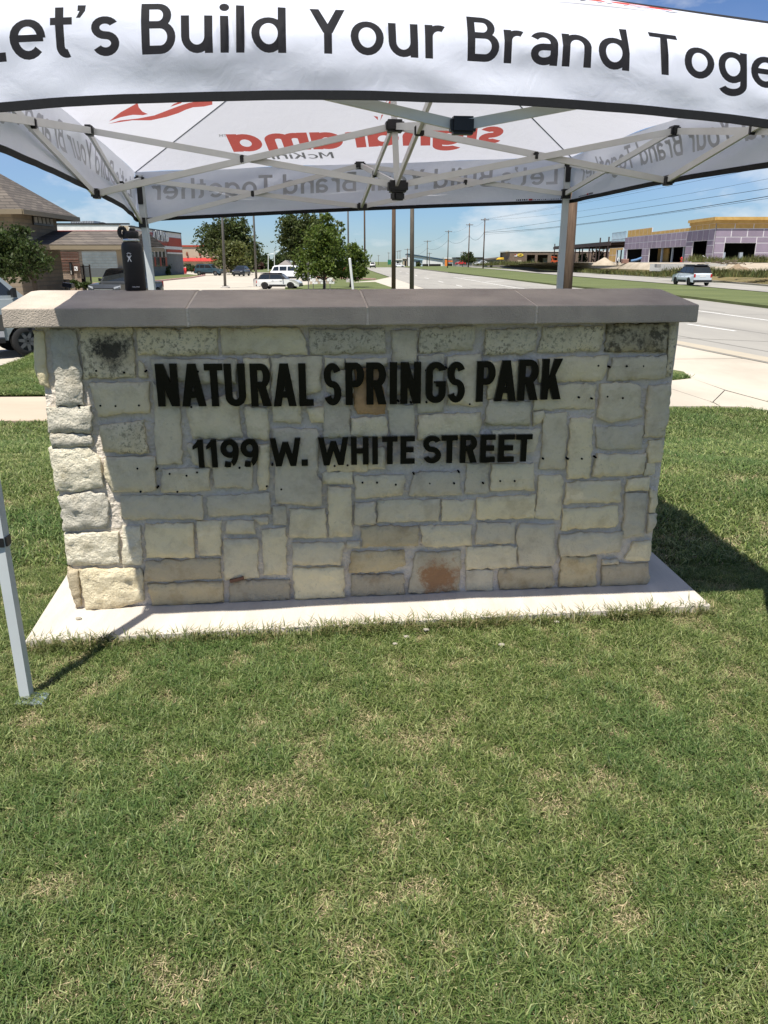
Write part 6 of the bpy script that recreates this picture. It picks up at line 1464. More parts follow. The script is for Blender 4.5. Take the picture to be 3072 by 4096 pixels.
for (a, b, nm) in ((P1, P2, 'between the tallest and the second far pole'), (P2, P3, 'between the second and the grey far pole'), (P3, P4, 'between the grey far pole and the one at the metal hall'), (P4, P5, 'between the metal hall pole and the last far pole')):
    for dz, k, r, w_ in ((-.3, 1.0, .016, 'upper thin wire'), (-3.2, 1.6, .03, 'lower thick cable')): wire(w_ + ' ' + nm, a + Vector((0, 0, dz)), b + Vector((0, 0, dz)), k, r, 12)
# lamp poles of the car park
def lamppole(label, px0, px1, pytop, pyb, d, r, ped, m=None):
    b = Vector((Y(px1, pyb, d).x, d, ZB)); tp = Y(px0, pytop, d)
    t = thing('lamp_pole', label, 'lamp pole', b, 'lamp poles of the car park'); h0 = ped[1]
    MB().lathe([(ped[0], -.1), (ped[0], h0), (ped[0] - .05, h0 + .03)], 16, b).build('pedestal', ped[2], t)
    b2 = b + Vector((0, 0, h0 + .02)); MB().tube([b2, tp], [r, r * .72], 10).build('pole', m or m_pole, t, True)
    MB().bb((b2.x - r * 2, d - r * 2, b2.z), (b2.x + r * 2, d + r * 2, b2.z + .06)).build('base_plate', m or m_pole, t)
    for s_ in (-1, 1): MB().bb((tp.x + s_ * .3 - .25, d - .2, tp.z - .02), (tp.x + s_ * .3 + .25, d + .2, tp.z + .14)).build('lamp_head', m or m_pole, t)
    return t
m_ped = pm('lamp_pedestal_concrete', (.52, .49, .44), (.44, .41, .37), rough=.9)
lamppole('grey brown lamp pole nearest the water bottle, on a low round footing', 878, 901, 620, 1150, 72, .125, (.42, .12, m_ped))
lamppole('dark lamp pole on a tall white footing left of the small white car', 1004, 1027, 620, 1150, 76, .105, (.30, .68, m_ped))
lamppole('thin far lamp pole on a tan footing left of the black car', 905, 912, 700, 1087, 180, .14, (.5, 1.2, pm('tan_footing', (.34, .27, .19), (.28, .22, .155))))
lamppole('thin dark lamp pole between the bright green trees and the slim brown pole', 1390, 1394, 620, 1100, 95, .11, (.30, .3, m_ped))
for px, pyt, d, lab in ((1073, 1018, 200, 'white street lamp behind the small white car'), (1098, 1007, 230, 'second pale street lamp above the white car')):
    b = Vector((Y(px, 1080, d).x, d, ZB)); tp = Y(px, pyt, d); t = thing('street_lamp', lab, 'street lamp', b, 'white street lamps')
    MB().tube([b, tp], [.13, .09], 8).build('pole', m_wht, t); MB().tube([tp, tp + Vector((.7, 0, .1))], .05, 6).build('arm', m_wht, t); MB().hexa([tp + Vector(q) for q in ((.5, -.2, .05), (1.4, -.2, .15), (1.4, .2, .15), (.5, .2, .05), (.55, -.15, .2), (1.35, -.15, .28), (1.35, .15, .28), (.55, .15, .2))]).build('lamp_head', m_wht, t)
# bollards
bol = None
for k, zx in enumerate((1068, 1105, 1140, 1172, 1205, 1237, 1268, 1300, 1328, 1357)):
    px = 400 + zx / 3.95; p = G(px, 1098, ZB); p.y = 146 + k * 1.1; p.x = Y(px, 1098, p.y).x
    lab = 'red bollard with a pale cap, number %d counted from the bush' % (k + 1)
    lab = ['red bollard standing against the rounded bush, first of its row', 'red bollard second from the rounded bush', 'red bollard third from the rounded bush', 'red bollard fourth from the rounded bush', 'red bollard fifth from the rounded bush', 'red bollard fifth from the open end of the row', 'red bollard fourth from the open end of the row', 'red bollard third from the open end of the row', 'red bollard second from the open end of the row', 'red bollard at the open end of the row, nearest the blue car'][k]
    if bol is None:
        bol = thing('bollard', lab, 'bollard', (0, 0, 0), 'red bollards before the store')
        part_local(MB().lathe([(.17, -.1), (.17, 1.12)], 12).build('post', flat('bollard_red', (.50, .02, .02)), None, True), bol); part_local(MB().lathe([(.17, 1.12), (.15, 1.24), (.07, 1.30)], 12).build('cap', flat('bollard_pale_cap', (.62, .45, .42)), None, True), bol)
        bol.location = p
    else: dup(bol, p, 0, lab)
# leaning white marker post, meter post, tree stakes
lp_ = thing('marker_post', 'leaning white plastic marker post in front of the right bright green tree', 'marker post', G(1413, 1168, ZB)); a = G(1413, 1170, ZB); b = Y(1399, 1036, a.y); MB().tube([a, b], .10, 8).build('post', m_wht, lp_); MB().lathe([(.102, 0), (.102, .08), (.05, .12)], 8, b - Vector((0, 0, .05))).build('cap', m_wht, lp_)
mt = thing('meter_post', 'thin dark post with a small round head right of the small white car', 'post', G(1234, 1163, ZB)); a = G(1234, 1164, ZB); b = Y(1232, 1062, a.y); MB().tube([a, b], .045, 8).build('post', m_pole, mt); MB().lathe([(.06, 0), (.11, .08), (.11, .22), (.05, .28)], 10, b).build('head', m_pole, mt)
for px, lab in ((1303, 'thin support stake just right of the tall street tree trunk'), (1320, 'thin support stake farther right of the tall street tree trunk'), (1253, 'thin support stake left of the tall street tree trunk')):
    a = G(px, 1166, ZB); b = Y(px, 1134, a.y); t = thing('tree_stake', lab, 'stake', a, 'stakes round the street tree'); MB().tube([a, b], .035, 6).build('stake', m_pole, t); MB().tube([b - Vector((0, 0, .1)), b + Vector((.0, .2, -.08))], .015, 5).build('tie', m_hem, t)
# green road sign far away
gs = thing('road_sign', 'tiny green road sign between the two bare poles', 'road sign', Y(1558, 1060, 300)); a, b = Y(1551, 1058, 300), Y(1564, 1039, 300); MB().bb((a.x, 300, a.z), (b.x, 300.08, b.z)).build('panel', flat('sign_green', (.02, .16, .09)), gs); MB().tube([(b.x, 300.12, ZB), (b.x, 300.12, b.z)], .07, 6).build('post', m_pole, gs)
# ================================================================== VEHICLES
STY = {
 'suv': dict(low=[(0, .30), (0, .55), (.015, .63), (.70, .63), (.80, .60), (.965, .52), (1, .42), (1, .24)], belt=.625, cab=[(.03, .62), (.075, .93), (.12, .985), (.52, 1.0), (.60, .965), (.735, .625)], win=[(.06, .66, .105, .91, .21, .93, .21, .66), (.23, .66, .23, .93, .40, .935, .40, .66), (.42, .66, .42, .935, .58, .925, .675, .66)], ax=(.19, .81), r=.205),
 'hatch': dict(low=[(0, .28), (-.005, .50), (.02, .62), (.62, .64), (.72, .63), (.90, .58), (.98, .46), (1, .36), (1, .22)], belt=.625, cab=[(.025, .62), (.10, .93), (.16, .985), (.50, 1.0), (.575, .955), (.70, .635)], win=[(.075, .66, .125, .91, .30, .93, .30, .66), (.325, .66, .325, .93, .545, .925, .635, .66)], ax=(.195, .80), r=.225),
 'sedan': dict(low=[(0, .36), (0, .60), (.02, .68), (.16, .70), (.66, .66), (.80, .63), (.96, .54), (1, .44), (1, .26)], belt=.66, cab=[(.10, .69), (.26, .95), (.34, .995), (.50, 1.0), (.57, .97), (.73, .65)], win=[(.17, .71, .29, .92, .40, .94, .40, .70), (.42, .70, .42, .945, .55, .93, .66, .69)], ax=(.19, .80), r=.225),
 'pickup': dict(low=[(0, .30), (0, .56), (.01, .60), (.70, .62), (.80, .61), (.97, .57), (1, .46), (1, .26)], belt=.615, cab=[(.36, .61), (.38, .95), (.42, .99), (.60, 1.0), (.66, .965), (.755, .62)], win=[(.40, .65, .41, .92, .52, .94, .52, .65), (.54, .65, .54, .94, .64, .92, .70, .65)], ax=(.19, .82), r=.21),
 'van': dict(low=[(0, .22), (0, .54), (.01, .56), (.78, .56), (.86, .52), (.97, .44), (1, .34), (1, .18)], belt=.55, cab=[(0.0, .55), (.01, .94), (.04, .99), (.55, 1.0), (.63, .965), (.83, .55)], win=[(.42, .60, .42, .90, .60, .90, .60, .60), (.625, .60, .625, .90, .655, .885, .775, .60)], ax=(.19, .80), r=.152),
}
m_tyre = pm('tyre_rubber', (.012, .012, .012), (.02, .02, .02), rough=.85, scale=20); m_cglass = pm('car_glass', (.012, .015, .017), (.02, .024, .026), rough=.05, spec=.7, scale=.8)
m_trim = flat('black_car_trim', (.016, .016, .017), rough=.5); m_chrome = flat('bright_trim', (.55, .55, .55), rough=.2, metallic=.9); m_alloy = flat('alloy_rim', (.38, .39, .40), rough=.3, metallic=.7); m_dalloy = flat('black_rim', (.02, .02, .021), rough=.3)
m_head = pm('headlight_lens', (.34, .36, .38), (.25, .27, .29), rough=.1, scale=3); m_tail = flat('tail_light_red', (.45, .015, .015), rough=.2)
def paint(name, c): return pm(name, c, tuple(x * .96 for x in c), rough=.28, spec=.5, coat=.35, scale=1)
def car(name, label, cat, loc, head, L_, Wd, H, style, body, rim=None, roofm=None, rack=False, plate=False, clad=False, group=None, cabm=None):
    S = STY[style]; t = thing(name, label, cat, loc, group, head); hw = Wd / 2; rw = S['r'] * H
    X = lambda x: (x - .5) * L_
    low = [(X(x), z * H) for x, z in S['low']]
    bot = [(X(1) , S['low'][-1][1] * H)]
    under = .17 * H; prof = low[:]
    prof.append((low[-1][0] - .02 * L_, under))
    for ax in S['ax'][::-1]:
        c = X(ax); R_ = rw * 1.18
        for k in range(9):
            a = PI * k / 8; q = (c + R_ * math.cos(a), rw + R_ * math.sin(a) * .98)
            prof.append((q[0], max(under, q[1])))
    prof.append((low[0][0] + .02 * L_, under))
    bm = bmesh.new(); n = len(prof)
    ztop = S['belt'] * H
    def wy(z): return hw * (1 - .05 * max(0, (z - ztop * .72) / (ztop * .28)) ** 2 - .05 * max(0, (.36 * H - z) / (.36 * H)))
    ends = lambda x: 1 - .10 * max(0, (abs(x) / (L_ / 2) - .82) / .18) ** 2
    rows = []
    for s_ in (-1, -.93, 0, .93, 1):
        row = []
        for x, z in prof:
            if abs(s_) == 1: row.append(bm.verts.new((x, s_ * wy(z) * ends(x), z)))
            else:
                sh = .992; row.append(bm.verts.new((x * (1.004 if abs(x) > L_ * .45 else 1) if s_ == 0 else x, s_ * wy(z) * ends(x), z + (.012 * H if z > ztop * .8 and s_ == 0 else (.006 * H if z > ztop * .8 else 0)))))
        rows.append(row)
    for r in range(4):
        for k in range(n): bm.faces.new((rows[r][k], rows[r][(k + 1) % n], rows[r + 1][(k + 1) % n], rows[r + 1][k]))
    bm.faces.new(rows[0][::-1]); bm.faces.new(rows[-1])
    # cabin
    cab = [(X(x), z * H) for x, z in S['cab']]; m = len(cab); tz = lambda z: hw * (.90 - .17 * (z - ztop) / (H - ztop))
    crow = []; nlow = len(bm.faces); bm.faces.ensure_lookup_table()
    for s_ in (-1, -.9, 0, .9, 1):
        crow.append([bm.verts.new((x, s_ * tz(z), z + (.012 * H if z > .97 * H and abs(s_) < 1 else 0))) for x, z in cab])
    for r in range(4):
        for k in range(m): bm.faces.new((crow[r][k], crow[r][(k + 1) % m], crow[r + 1][(k + 1) % m], crow[r + 1][k]))
    bm.faces.new(crow[0][::-1]); bm.faces.new(crow[-1]); bm.faces.ensure_lookup_table()
    for fi in range(nlow, len(bm.faces)): bm.faces[fi].material_index = 1
    bmesh.ops.recalc_face_normals(bm, faces=bm.faces)
    me = bpy.data.meshes.new('body'); bm.to_mesh(me); bm.free(); me.materials.append(body); me.materials.append(cabm or body); ob = bpy.data.objects.new('body', me); COL.objects.link(ob); part_local(ob, t)
    def pl(nm, pts, m_, th=(0, 0, 0), par=None):
        o = MB().prism(pts, th).build(nm, m_, None); return part_local(o, par or t)
    sy = lambda z, s_, e: s_ * (tz(z) + e)
    for w in S['win']:
        q = [(X(w[i]), w[i + 1] * H) for i in range(0, 8, 2)]
        for s_ in (-1, 1): pl('window', [(x, sy(z, s_, .004), z) for x, z in q], m_cglass, (0, -s_ * .02, 0))
    (x1, z1), (x0, z0) = cab[-2], cab[-1]                                 # windscreen
    nx_, nz__ = (z1 - z0), -(x1 - x0); ln = math.hypot(nx_, nz__); nx_, nz__ = nx_ / ln * .012, nz__ / ln * .012
    if nx_ < 0: nx_, nz__ = -nx_, -nz__
    f = lambda a: (x0 + (x1 - x0) * a, z0 + (z1 - z0) * a)
    p0, p1 = f(.10), f(.93); pl('windscreen', [(p0[0] + nx_, -tz(p0[1]) * .88, p0[1] + nz__), (p0[0] + nx_, tz(p0[1]) * .88, p0[1] + nz__), (p1[0] + nx_, tz(p1[1]) * .88, p1[1] + nz__), (p1[0] + nx_, -tz(p1[1]) * .88, p1[1] + nz__)], m_cglass, (-nx_ * 1.5, 0, -nz__ * 1.5))
    (x1, z1), (x0, z0) = cab[1], cab[0]; p0 = (x0 + (x1 - x0) * .18, z0 + (z1 - z0) * .18); p1 = (x0 + (x1 - x0) * .92, z0 + (z1 - z0) * .92)
    pl('rear_window', [(p0[0] - .012, -tz(p0[1]) * .86, p0[1] + .004), (p0[0] - .012, tz(p0[1]) * .86, p0[1] + .004), (p1[0] - .012, tz(p1[1]) * .86, p1[1] + .004), (p1[0] - .012, -tz(p1[1]) * .86, p1[1] + .004)], m_cglass, (.02, 0, 0))
    for ax in S['ax']:
        for s_ in (-1, 1):
            c = Vector((X(ax), s_ * (hw - .115), rw)); pr = [(rw * .62, -.10), (rw * .9, -.11), (rw, -.08), (rw, .08), (rw * .9, .11), (rw * .62, .10)]
            n_ = 20; v = []; ff = []
            for r_, yy_ in pr:
                for k in range(n_): v.append(c + Vector((r_ * math.cos(2 * PI * k / n_), yy_, r_ * math.sin(2 * PI * k / n_))))
            for i in range(len(pr) - 1):
                for k in range(n_): ff.append((i * n_ + k, i * n_ + (k + 1) % n_, (i + 1) * n_ + (k + 1) % n_, (i + 1) * n_ + k))
            wh = part_local(MB().add(v, ff).build('wheel', m_tyre, None, True), t)
            rm = MB(); rm.prism([c + Vector((rw * .63 * math.cos(a), s_ * .055, rw * .63 * math.sin(a))) for a in np.linspace(0, 2 * PI, 16, endpoint=False)], (0, -s_ * .05, 0))
            part_local(rm.build('rim', m_trim, None), wh)
            sp_ = MB()
            for k in range(7):
                a = 2 * PI * k / 7 + .3; e = Vector((math.cos(a), 0, math.sin(a))); g_ = Vector((-math.sin(a), 0, math.cos(a)))
                sp_.prism([c + e * rw * .08 + g_ * .05 + Vector((0, s_ * .06, 0)), c + e * rw * .08 - g_ * .05 + Vector((0, s_ * .06, 0)), c + e * rw * .62 - g_ * .03 + Vector((0, s_ * .06, 0)), c + e * rw * .62 + g_ * .03 + Vector((0, s_ * .06, 0))], (0, s_ * .03, 0))
            part_local(sp_.build('spokes', rim or m_alloy, None), wh)
    fx, rx_ = X(1), X(0); zf = S['low'][-2][1] * H; zr = S['low'][1][1] * H
    for s_ in (-1, 1):
        pl('headlight', [(fx - .015 * L_, s_ * hw * .93, zf + .015 * H), (fx + .012, s_ * hw * .60, zf - .01 * H), (fx + .012, s_ * hw * .60, zf + .05 * H), (fx - .02 * L_, s_ * hw * .93, zf + .085 * H)], m_head, (-.05, 0, .0))
        pl('tail_light', [(rx_ - .012, s_ * hw * .90, zr - .12 * H), (rx_ - .012, s_ * hw * .74, zr - .12 * H), (rx_ - .012, s_ * hw * .74, zr + .05 * H), (rx_ - .012, s_ * hw * .90, zr + .05 * H)], m_tail, (.06, 0, 0))
        mx_ = X(S['win'][-1][6]) - .02 * L_; pl('mirror', [(mx_, s_ * hw * .93, ztop + .03 * H), (mx_, s_ * (hw + .16), ztop + .03 * H), (mx_, s_ * (hw + .16), ztop + .12 * H), (mx_, s_ * hw * .93, ztop + .10 * H)], m_trim, (.09, 0, 0))
        for hx in (.36, .55): pl('door_handle', [(X(hx), s_ * (hw * .985), ztop * .90), (X(hx) + .18, s_ * (hw * .985), ztop * .90), (X(hx) + .18, s_ * (hw * .985), ztop * .93), (X(hx), s_ * (hw * .985), ztop * .93)], body, (0, s_ * .035, 0))
        if clad: pl('sill_cladding', [(X(.30), s_ * hw * .985, .17 * H), (X(.69), s_ * hw * .985, .17 * H), (X(.69), s_ * hw * .99, .30 * H), (X(.30), s_ * hw * .99, .30 * H)], m_trim, (0, s_ * .02, 0))
    pl('grille', [(fx + .008, -hw * .55, zf - .12 * H), (fx + .008, hw * .55, zf - .12 * H), (fx + .008, hw * .58, zf + .02 * H), (fx + .008, -hw * .58, zf + .02 * H)], m_trim, (-.03, 0, 0))
    for k in range(2): pl('grille_bar', [(fx + .012, -hw * .54, zf - (.09 - .06 * k) * H), (fx + .012, hw * .54, zf - (.09 - .06 * k) * H), (fx + .012, hw * .54, zf - (.075 - .06 * k) * H), (fx + .012, -hw * .54, zf - (.075 - .06 * k) * H)], m_chrome, (-.01, 0, 0))
    pl('front_bumper', [(fx - .02, -hw * .92, .18 * H), (fx - .02, hw * .92, .18 * H), (fx - .02, hw * .92, .27 * H), (fx - .02, -hw * .92, .27 * H)], m_trim, (.06, 0, 0)); pl('rear_bumper', [(rx_ + .02, -hw * .92, .19 * H), (rx_ + .02, hw * .92, .19 * H), (rx_ + .02, hw * .92, .30 * H), (rx_ + .02, -hw * .92, .30 * H)], m_trim, (-.07, 0, 0))
    if plate: pl('number_plate', [(rx_ - .02, -.30, zr - .10 * H), (rx_ - .02, .30, zr - .10 * H), (rx_ - .02, .30, zr - .02 * H), (rx_ - .02, -.30, zr - .02 * H)], m_wht, (.02, 0, 0))
    if roofm: pl('roof', [(cab[1][0], -tz(.93 * H) * .99, cab[2][1] + .016 * H), (cab[1][0], tz(.93 * H) * .99, cab[2][1] + .016 * H), (cab[-2][0], tz(.95 * H) * .99, cab[3][1] + .014 * H), (cab[-2][0], -tz(.95 * H) * .99, cab[3][1] + .014 * H)], roofm, (0, 0, .035))
    if rack:
        for x in (.2, .38, .55): pl('rack_bar', [(X(x), -hw * .72, H + .02), (X(x) + .06, -hw * .72, H + .02), (X(x) + .06, hw * .72, H + .02), (X(x), hw * .72, H + .02)], m_trim, (0, 0, .07))
        for s_ in (-1, 1): pl('rack_rail', [(X(.13), s_ * hw * .70, H + .05), (X(.60), s_ * hw * .70, H + .05), (X(.60), s_ * hw * .62, H + .05), (X(.13), s_ * hw * .62, H + .05)], m_trim, (0, 0, .08))
    return t
def cl(px, py): return G(px, py, ZB + .01)
g_ = cl(1120, 1156); car('small_car', 'small white hatchback with a black roof and black wheels parked behind the coping', 'car', g_, math.radians(-6), 3.75, 1.68, 1.30, 'hatch', paint('silver_white_paint', (.60, .61, .59)), m_dalloy, m_trim, clad=True, cabm=m_trim, group='cars in the parking lot')
g_ = cl(1172, 1124); car('white_suv', 'large white suv parked behind the small white hatchback', 'car', g_, math.radians(-8), 5.3, 1.95, 1.83, 'suv', paint('white_paint', (.74, .75, .76)), None, None, clad=True, group='cars in the parking lot')
g_ = cl(838, 1102); car('blue_suv', 'dark blue green compact suv with bright rims at the far side of the lot', 'car', g_, math.radians(-12), 4.75, 1.85, 1.86, 'suv', paint('dark_teal_paint', (.035, .065, .085)), None, None, clad=True, group='cars in the parking lot')
g_ = cl(966, 1104); car('black_sedan', 'black sedan facing the camera between two lamp poles', 'car', g_, math.radians(-97), 4.7, 1.85, 1.60, 'sedan', paint('black_paint', (.012, .012, .014)), None, None, group='cars in the parking lot')
g_ = Vector((Y(506, 1100, 45.5).x, 45.5, ZB + .01)); car('grey_pickup', 'dark grey pickup facing the camera partly hidden by the water bottle', 'car', g_, math.radians(-101), 5.2, 2.05, 1.90, 'pickup', paint('dark_grey_paint', (.030, .034, .038)), None, None, group='cars in the parking lot')
g_ = G(1491, 1072, ZB + .02); car('dark_pickup', 'black pickup driving towards the camera far down the street', 'car', g_, math.radians(-91), 5.4, 2.05, 2.1, 'pickup', paint('black_paint', (.012, .012, .014)), None, None, group='vehicles on the street')
g_ = G(2762, 1141, ZB + .02); car('white_suv', 'white suv with black roof and roof rack driving away on the far carriageway', 'car', g_, math.radians(94), 4.9, 2.0, 1.86, 'suv', paint('pale_silver_paint', (.55, .60, .63)), m_dalloy, m_trim, cabm=m_trim, rack=True, plate=True, clad=True, group='vehicles on the street')
g_ = Vector((Y(1841, 1060, 320).x, 320, ZB + 1.0)); car('red_car', 'small red car in front of the grey store across the street', 'car', g_, math.radians(180), 4.3, 1.8, 1.5, 'hatch', paint('red_paint', (.50, .03, .03)), group='vehicles on the street')
g_ = Vector((Y(1926, 1058, 250).x, 250, ZB + 1.0)); car('white_car', 'white car half hidden in scrub left of the brick garage', 'car', g_, math.radians(180), 4.6, 1.8, 1.5, 'sedan', paint('white_paint', (.74, .75, .76)), group='vehicles on the street')
g_ = Vector((Y(1596, 1066, 330).x, 330, ZB + .02)); car('white_car', 'tiny white car at the far end of the street between the bare poles', 'car', g_, math.radians(10), 4.6, 1.8, 1.5, 'sedan', paint('white_paint', (.74, .75, .76)), group='vehicles on the street')
g_ = Vector((Y(1345, 1070, 170).x, 170, ZB + .02)); car('red_car', 'red and white car glimpsed above the white suv', 'car', g_, math.radians(170), 4.4, 1.8, 1.5, 'sedan', MATS['red_paint'], group='cars in the parking lot')
# van at the left edge, sliding door open
vw = G(118, 1425, ZB + .01); vh = math.radians(38)
VL, VW, VH = 5.3, 2.0, 2.5
vc = vw - Vector((math.cos(vh) * VL * .30, math.sin(vh) * VL * .30, 0)) + Vector((-math.sin(vh), math.cos(vh), 0)) * (VW / 2 - .1); vc.z = ZB + .01
van = car('parked_van', 'pale grey van at the left edge with its side door open', 'van', vc, vh, VL, VW, VH, 'van', paint('pale_grey_paint', (.27, .30, .31)), flat('grey_steel_rim', (.12, .122, .125), rough=.4, metallic=.4), group='cars in the parking lot')
def vp(nm, x0, x1, z0, z1, m_, out=.012):
    s_ = -1; hw = VW / 2; o = MB().prism([((x0 - .5) * VL, s_ * (hw + .002), z0 * VH), ((x1 - .5) * VL, s_ * (hw + .002), z0 * VH), ((x1 - .5) * VL, s_ * (hw + .002), z1 * VH), ((x0 - .5) * VL, s_ * (hw + .002), z1 * VH)], (0, s_ * out, 0)).build(nm, m_, None); part_local(o, van)
vp('door_opening_shade', .40, .575, .20, .545, m_trim); vp('body_panel_stripe', .60, .705, .27, .42, flat('grey_brown_stripe', (.085, .08, .07), rough=.35)); vp('lower_stripe', .60, .70, .205, .262, flat('silver_stripe', (.45, .45, .46))); vp('sill', .33, .70, .15, .195, m_trim, .05)  # black panel on the closed side paints the shade of the doorway
for k in range(3): vp('interior_box', .43 + .045 * k, .47 + .045 * k, .23, .27 + .06 * k, flat('box_grey', (.05, .055, .06)), .02)
# ================================================================== GRASS BLADES
gn = lambda P, s, o=0.0: np.array([noise.fractal(Vector((p[0] * s + o, p[1] * s - o, o)), 1.0, 2.0, 3) for p in P])
NZ = np.array([[noise.fractal(Vector((i * .11, j * .11, 4.2)), .9, 2.0, 6) for i in range(260)] for j in range(220)], dtype=np.float32)     # patchiness map, 11 cm cells
NZ2 = np.array([[noise.fractal(Vector((i * .31, j * .31, 14.2)), .9, 2.0, 4) for i in range(260)] for j in range(220)], dtype=np.float32)
def samp(A, x, y, cell=.10):
    i = np.clip(((x + 13) / cell), 0, 258.99); j = np.clip(((y + 6) / cell), 0, 218.99); i0, j0 = i.astype(int), j.astype(int); fi, fj = i - i0, j - j0
    return A[j0, i0] * (1 - fi) * (1 - fj) + A[j0, i0 + 1] * fi * (1 - fj) + A[j0 + 1, i0] * (1 - fi) * fj + A[j0 + 1, i0 + 1] * fi * fj
padp = [(p.x, p.y) for p in pad]
def in_poly(x, y, poly):
    c = np.zeros(len(x), bool)
    for i in range(len(poly)):
        (x1, y1), (x2, y2) = poly[i], poly[i - 1]; k = ((y1 > y) != (y2 > y)) & (x < (x2 - x1) * (y - y1) / (y2 - y1 + 1e-12) + x1); c ^= k
    return c
m_blade = leaf_mat('grass_blade', (1, 1, 1), .38); m_blade.node_tree.nodes['Principled BSDF'].inputs['Roughness'].default_value = .52; m_blade.node_tree.nodes['Principled BSDF'].inputs['Specular IOR Level'].default_value = .32
NZ3 = np.array([[noise.fractal(Vector((i * .24, j * .24, 24.2)), .75, 2.0, 5) for i in range(202)] for j in range(170)], dtype=np.float32)      # 2.6 cm cells near the camera
def samp3(x, y):
    i = np.clip((x + 2.6) / .026, 0, 200.99); j = np.clip((y - .2) / .026, 0, 168.99); i0, j0 = i.astype(int), j.astype(int); fi, fj = i - i0, j - j0; A = NZ3
    return A[j0, i0] * (1 - fi) * (1 - fj) + A[j0, i0 + 1] * fi * (1 - fj) + A[j0 + 1, i0] * (1 - fi) * fj + A[j0 + 1, i0 + 1] * fi * fj
def blades(name, label, x0, x1, y0, y1, count, h, w, seed, keep=None, straw=.25, dry=0.0, fine=False):
    r = np.random.default_rng(seed); x = x0 + (x1 - x0) * r.random(count); y = y0 + (y1 - y0) * r.random(count)
    k = ~in_poly(x, y, padp)
    if y1 > 9:
        for q_ in PATHS: k &= ~in_poly(x, y, q_)
    if keep is not None: k &= keep(x, y)
    x, y = x[k], y[k]
    n1 = samp(NZ, x, y); n2 = samp(NZ2, x, y); n3 = samp3(x, y) if fine else n2
    lush = np.clip(.60 + .13 * n1 + .28 * n2 + .85 * n3 - dry, 0, 1)              # 0 straw patch .. 1 dense green tuft
    k = r.random(len(x)) < .80 + .2 * lush; x, y, n1, n2, n3, lush = x[k], y[k], n1[k], n2[k], n3[k], lush[k]; n = len(x)
    t = np.clip((y - 5.0) / 5.6, 0, 1); t = t * t * (3 - 2 * t); z = (ZB + .05) * t - .003
    bare = np.clip(1 - lush * 1.9, 0, .7)
    isst = r.random(n) < straw * (.40 + 3.4 * bare)
    hh = h * (.35 + .75 * r.random(n) ** 1.4) * (.60 + .75 * lush); hh[isst] *= .62
    lean = .35 + 1.5 * r.random(n) ** .8; lean[isst] *= 1.8; a = r.random(n) * 2 * PI + 2.5 * n2
    dx, dy = np.cos(a) * lean * hh, np.sin(a) * lean * hh; b = a + PI / 2 + r.normal(size=n) * .6; ww = w * (.5 + .8 * r.random(n)); ww[isst] *= .75
    wx, wy_ = np.cos(b) * ww * .5, np.sin(b) * ww * .5; zero = np.zeros(n); cv = r.normal(size=n) * .22
    P = np.stack([x, y, z], 1); W_ = np.stack([wx, wy_, zero], 1); D1 = np.stack([dx * .42 - dy * cv, dy * .42 + dx * cv, hh * .68], 1); D2 = np.stack([dx, dy, hh * (.45 + .6 * r.random(n))], 1)
    D2[isst, 2] *= .4
    V = np.stack([P - W_, P + W_, P + D1 + W_ * .85, P + D1 - W_ * .85, P + D2], 1)
    dk, md, br = np.array([.062, .112, .024]), np.array([.175, .23, .06]), np.array([.33, .36, .15])
    q = np.clip(r.random(n) * 1.1 - .25 * lush + .12, 0, 1)[:, None]; col = np.where(q < .55, dk + (md - dk) * q / .55, md + (br - md) * (q - .55) / .45)
    col = col * (1 - .30 * bare[:, None]) + .30 * bare[:, None] * np.array([.27, .235, .11]); tuft = np.clip(n1 * 1.2 + n3 * .5, 0, 1)[:, None] * .4; col = col * (1 - tuft) + tuft * np.array([.075, .16, .045])
    col *= (.62 + .66 * r.random(n))[:, None]
    col[isst] = np.array([.60, .50, .30]) * (.5 + .75 * r.random(isst.sum()))[:, None]
    return tag(quads_mesh(name, V, 5, [(0, 1, 2), (0, 2, 3), (3, 2, 4)], col, m_blade), label, 'grass', None, 'stuff')
blades('lawn_grass', 'short patchy green lawn with straw tufts in front of the stone sign', -2.6, 2.6, .6, 3.75, 820000, .029, .0031, 1, lambda x, y: np.abs(x) < .56 * y + .25, .17, -.01, True)
vis = lambda x, y: (np.abs(x) < .62 * y + .6)
def side(x, y): return vis(x, y) & ((x < -.26 * y - .0) | (x > .20 * y))
blades('side_grass', 'green lawn left and right of the stone sign', -4.6, 4.6, 3.75, 6.8, 230000, .048, .0068, 2, side, .16, -.12)
blades('back_grass', 'greener lawn sloping down behind the stone sign', -8.6, 8.6, 6.8, 12.6, 300000, .058, .011, 3, lambda x, y: side(x, y) & ((x > 0) | (y < 11.5)), .14, -.15)
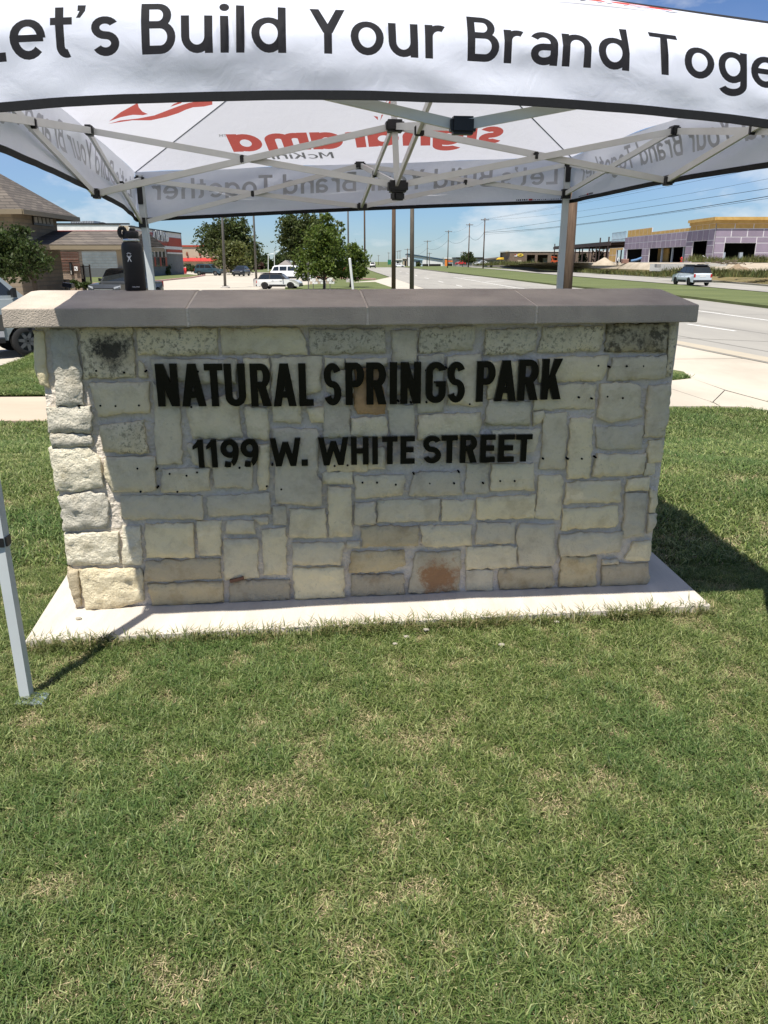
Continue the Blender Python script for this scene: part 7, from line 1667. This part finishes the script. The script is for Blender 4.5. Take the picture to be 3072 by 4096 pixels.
blades('sheltered_grass', 'thin lawn under the tent behind the sign', -2.2, 2.4, 3.75, 8.5, 30000, .05, .008, 4, lambda x, y: ~side(x, y), .2, 0)
VP_ = [[(p.x, p.y) for p in (G(*q, ZB + .07) for q in poly)] for poly in ([(-500, 1583), (600, 1574), (600, 1392), (150, 1404), (95, 1436), (0, 1468), (-260, 1520), (-500, 1530)], [(2560, 1480), (2690, 1478), (2735, 1486), (2760, 1508), (2720, 1517), (2690, 1521), (2560, 1522)])]
blades('verge_tufts', 'green grass tufts on the verges beyond the footpaths', -12, 9, 11.0, 22, 900000, .075, .014, 6, lambda x, y: (in_poly(x, y, VP_[0]) & (x < -.22 * y)) | in_poly(x, y, VP_[1]), .14, -.15)
# long runners and tufts creeping over the edge of the pad
def edge_tufts():
    r = np.random.default_rng(9); a, b = pad[0], pad[1]; n = 5200; t = r.random(n); cl_ = np.clip(np.sin(t * 31) * .5 + np.sin(t * 13 + 1) * .5, -1, 1); keep = r.random(n) < .35 + .5 * (cl_ > 0); t = t[keep]; n = len(t)
    P = np.array(a)[None] * (1 - t[:, None]) + np.array(b)[None] * t[:, None]; P[:, 1] += -.028 + .022 * r.normal(size=n); P[:, 2] = -.005
    h = .07 * (.4 + .8 * r.random(n)); an = r.random(n) * 2 * PI; le = .5 + .8 * r.random(n); dx, dy = np.cos(an) * le * h, np.sin(an) * le * h; w = .0042
    bx, by = np.cos(an + PI / 2) * w / 2, np.sin(an + PI / 2) * w / 2; W_ = np.stack([bx, by, np.zeros(n)], 1)
    V = np.stack([P - W_, P + W_, P + np.stack([dx * .4, dy * .4, h * .65], 1) + W_ * .8, P + np.stack([dx * .4, dy * .4, h * .65], 1) - W_ * .8, P + np.stack([dx, dy, h * .8], 1)], 1)
    q = r.random(n)[:, None]; col = np.array([.09, .12, .035]) * (1 - q) + np.array([.21, .22, .08]) * q; st_ = r.random(n) < .16; col[st_] = np.array([.36, .30, .16])
    tag(quads_mesh('edge_grass', V, 5, [(0, 1, 2), (0, 2, 3), (3, 2, 4)], col, m_blade), 'ragged tufts of grass along the front edge of the concrete slab', 'grass', None, 'stuff')
edge_tufts()
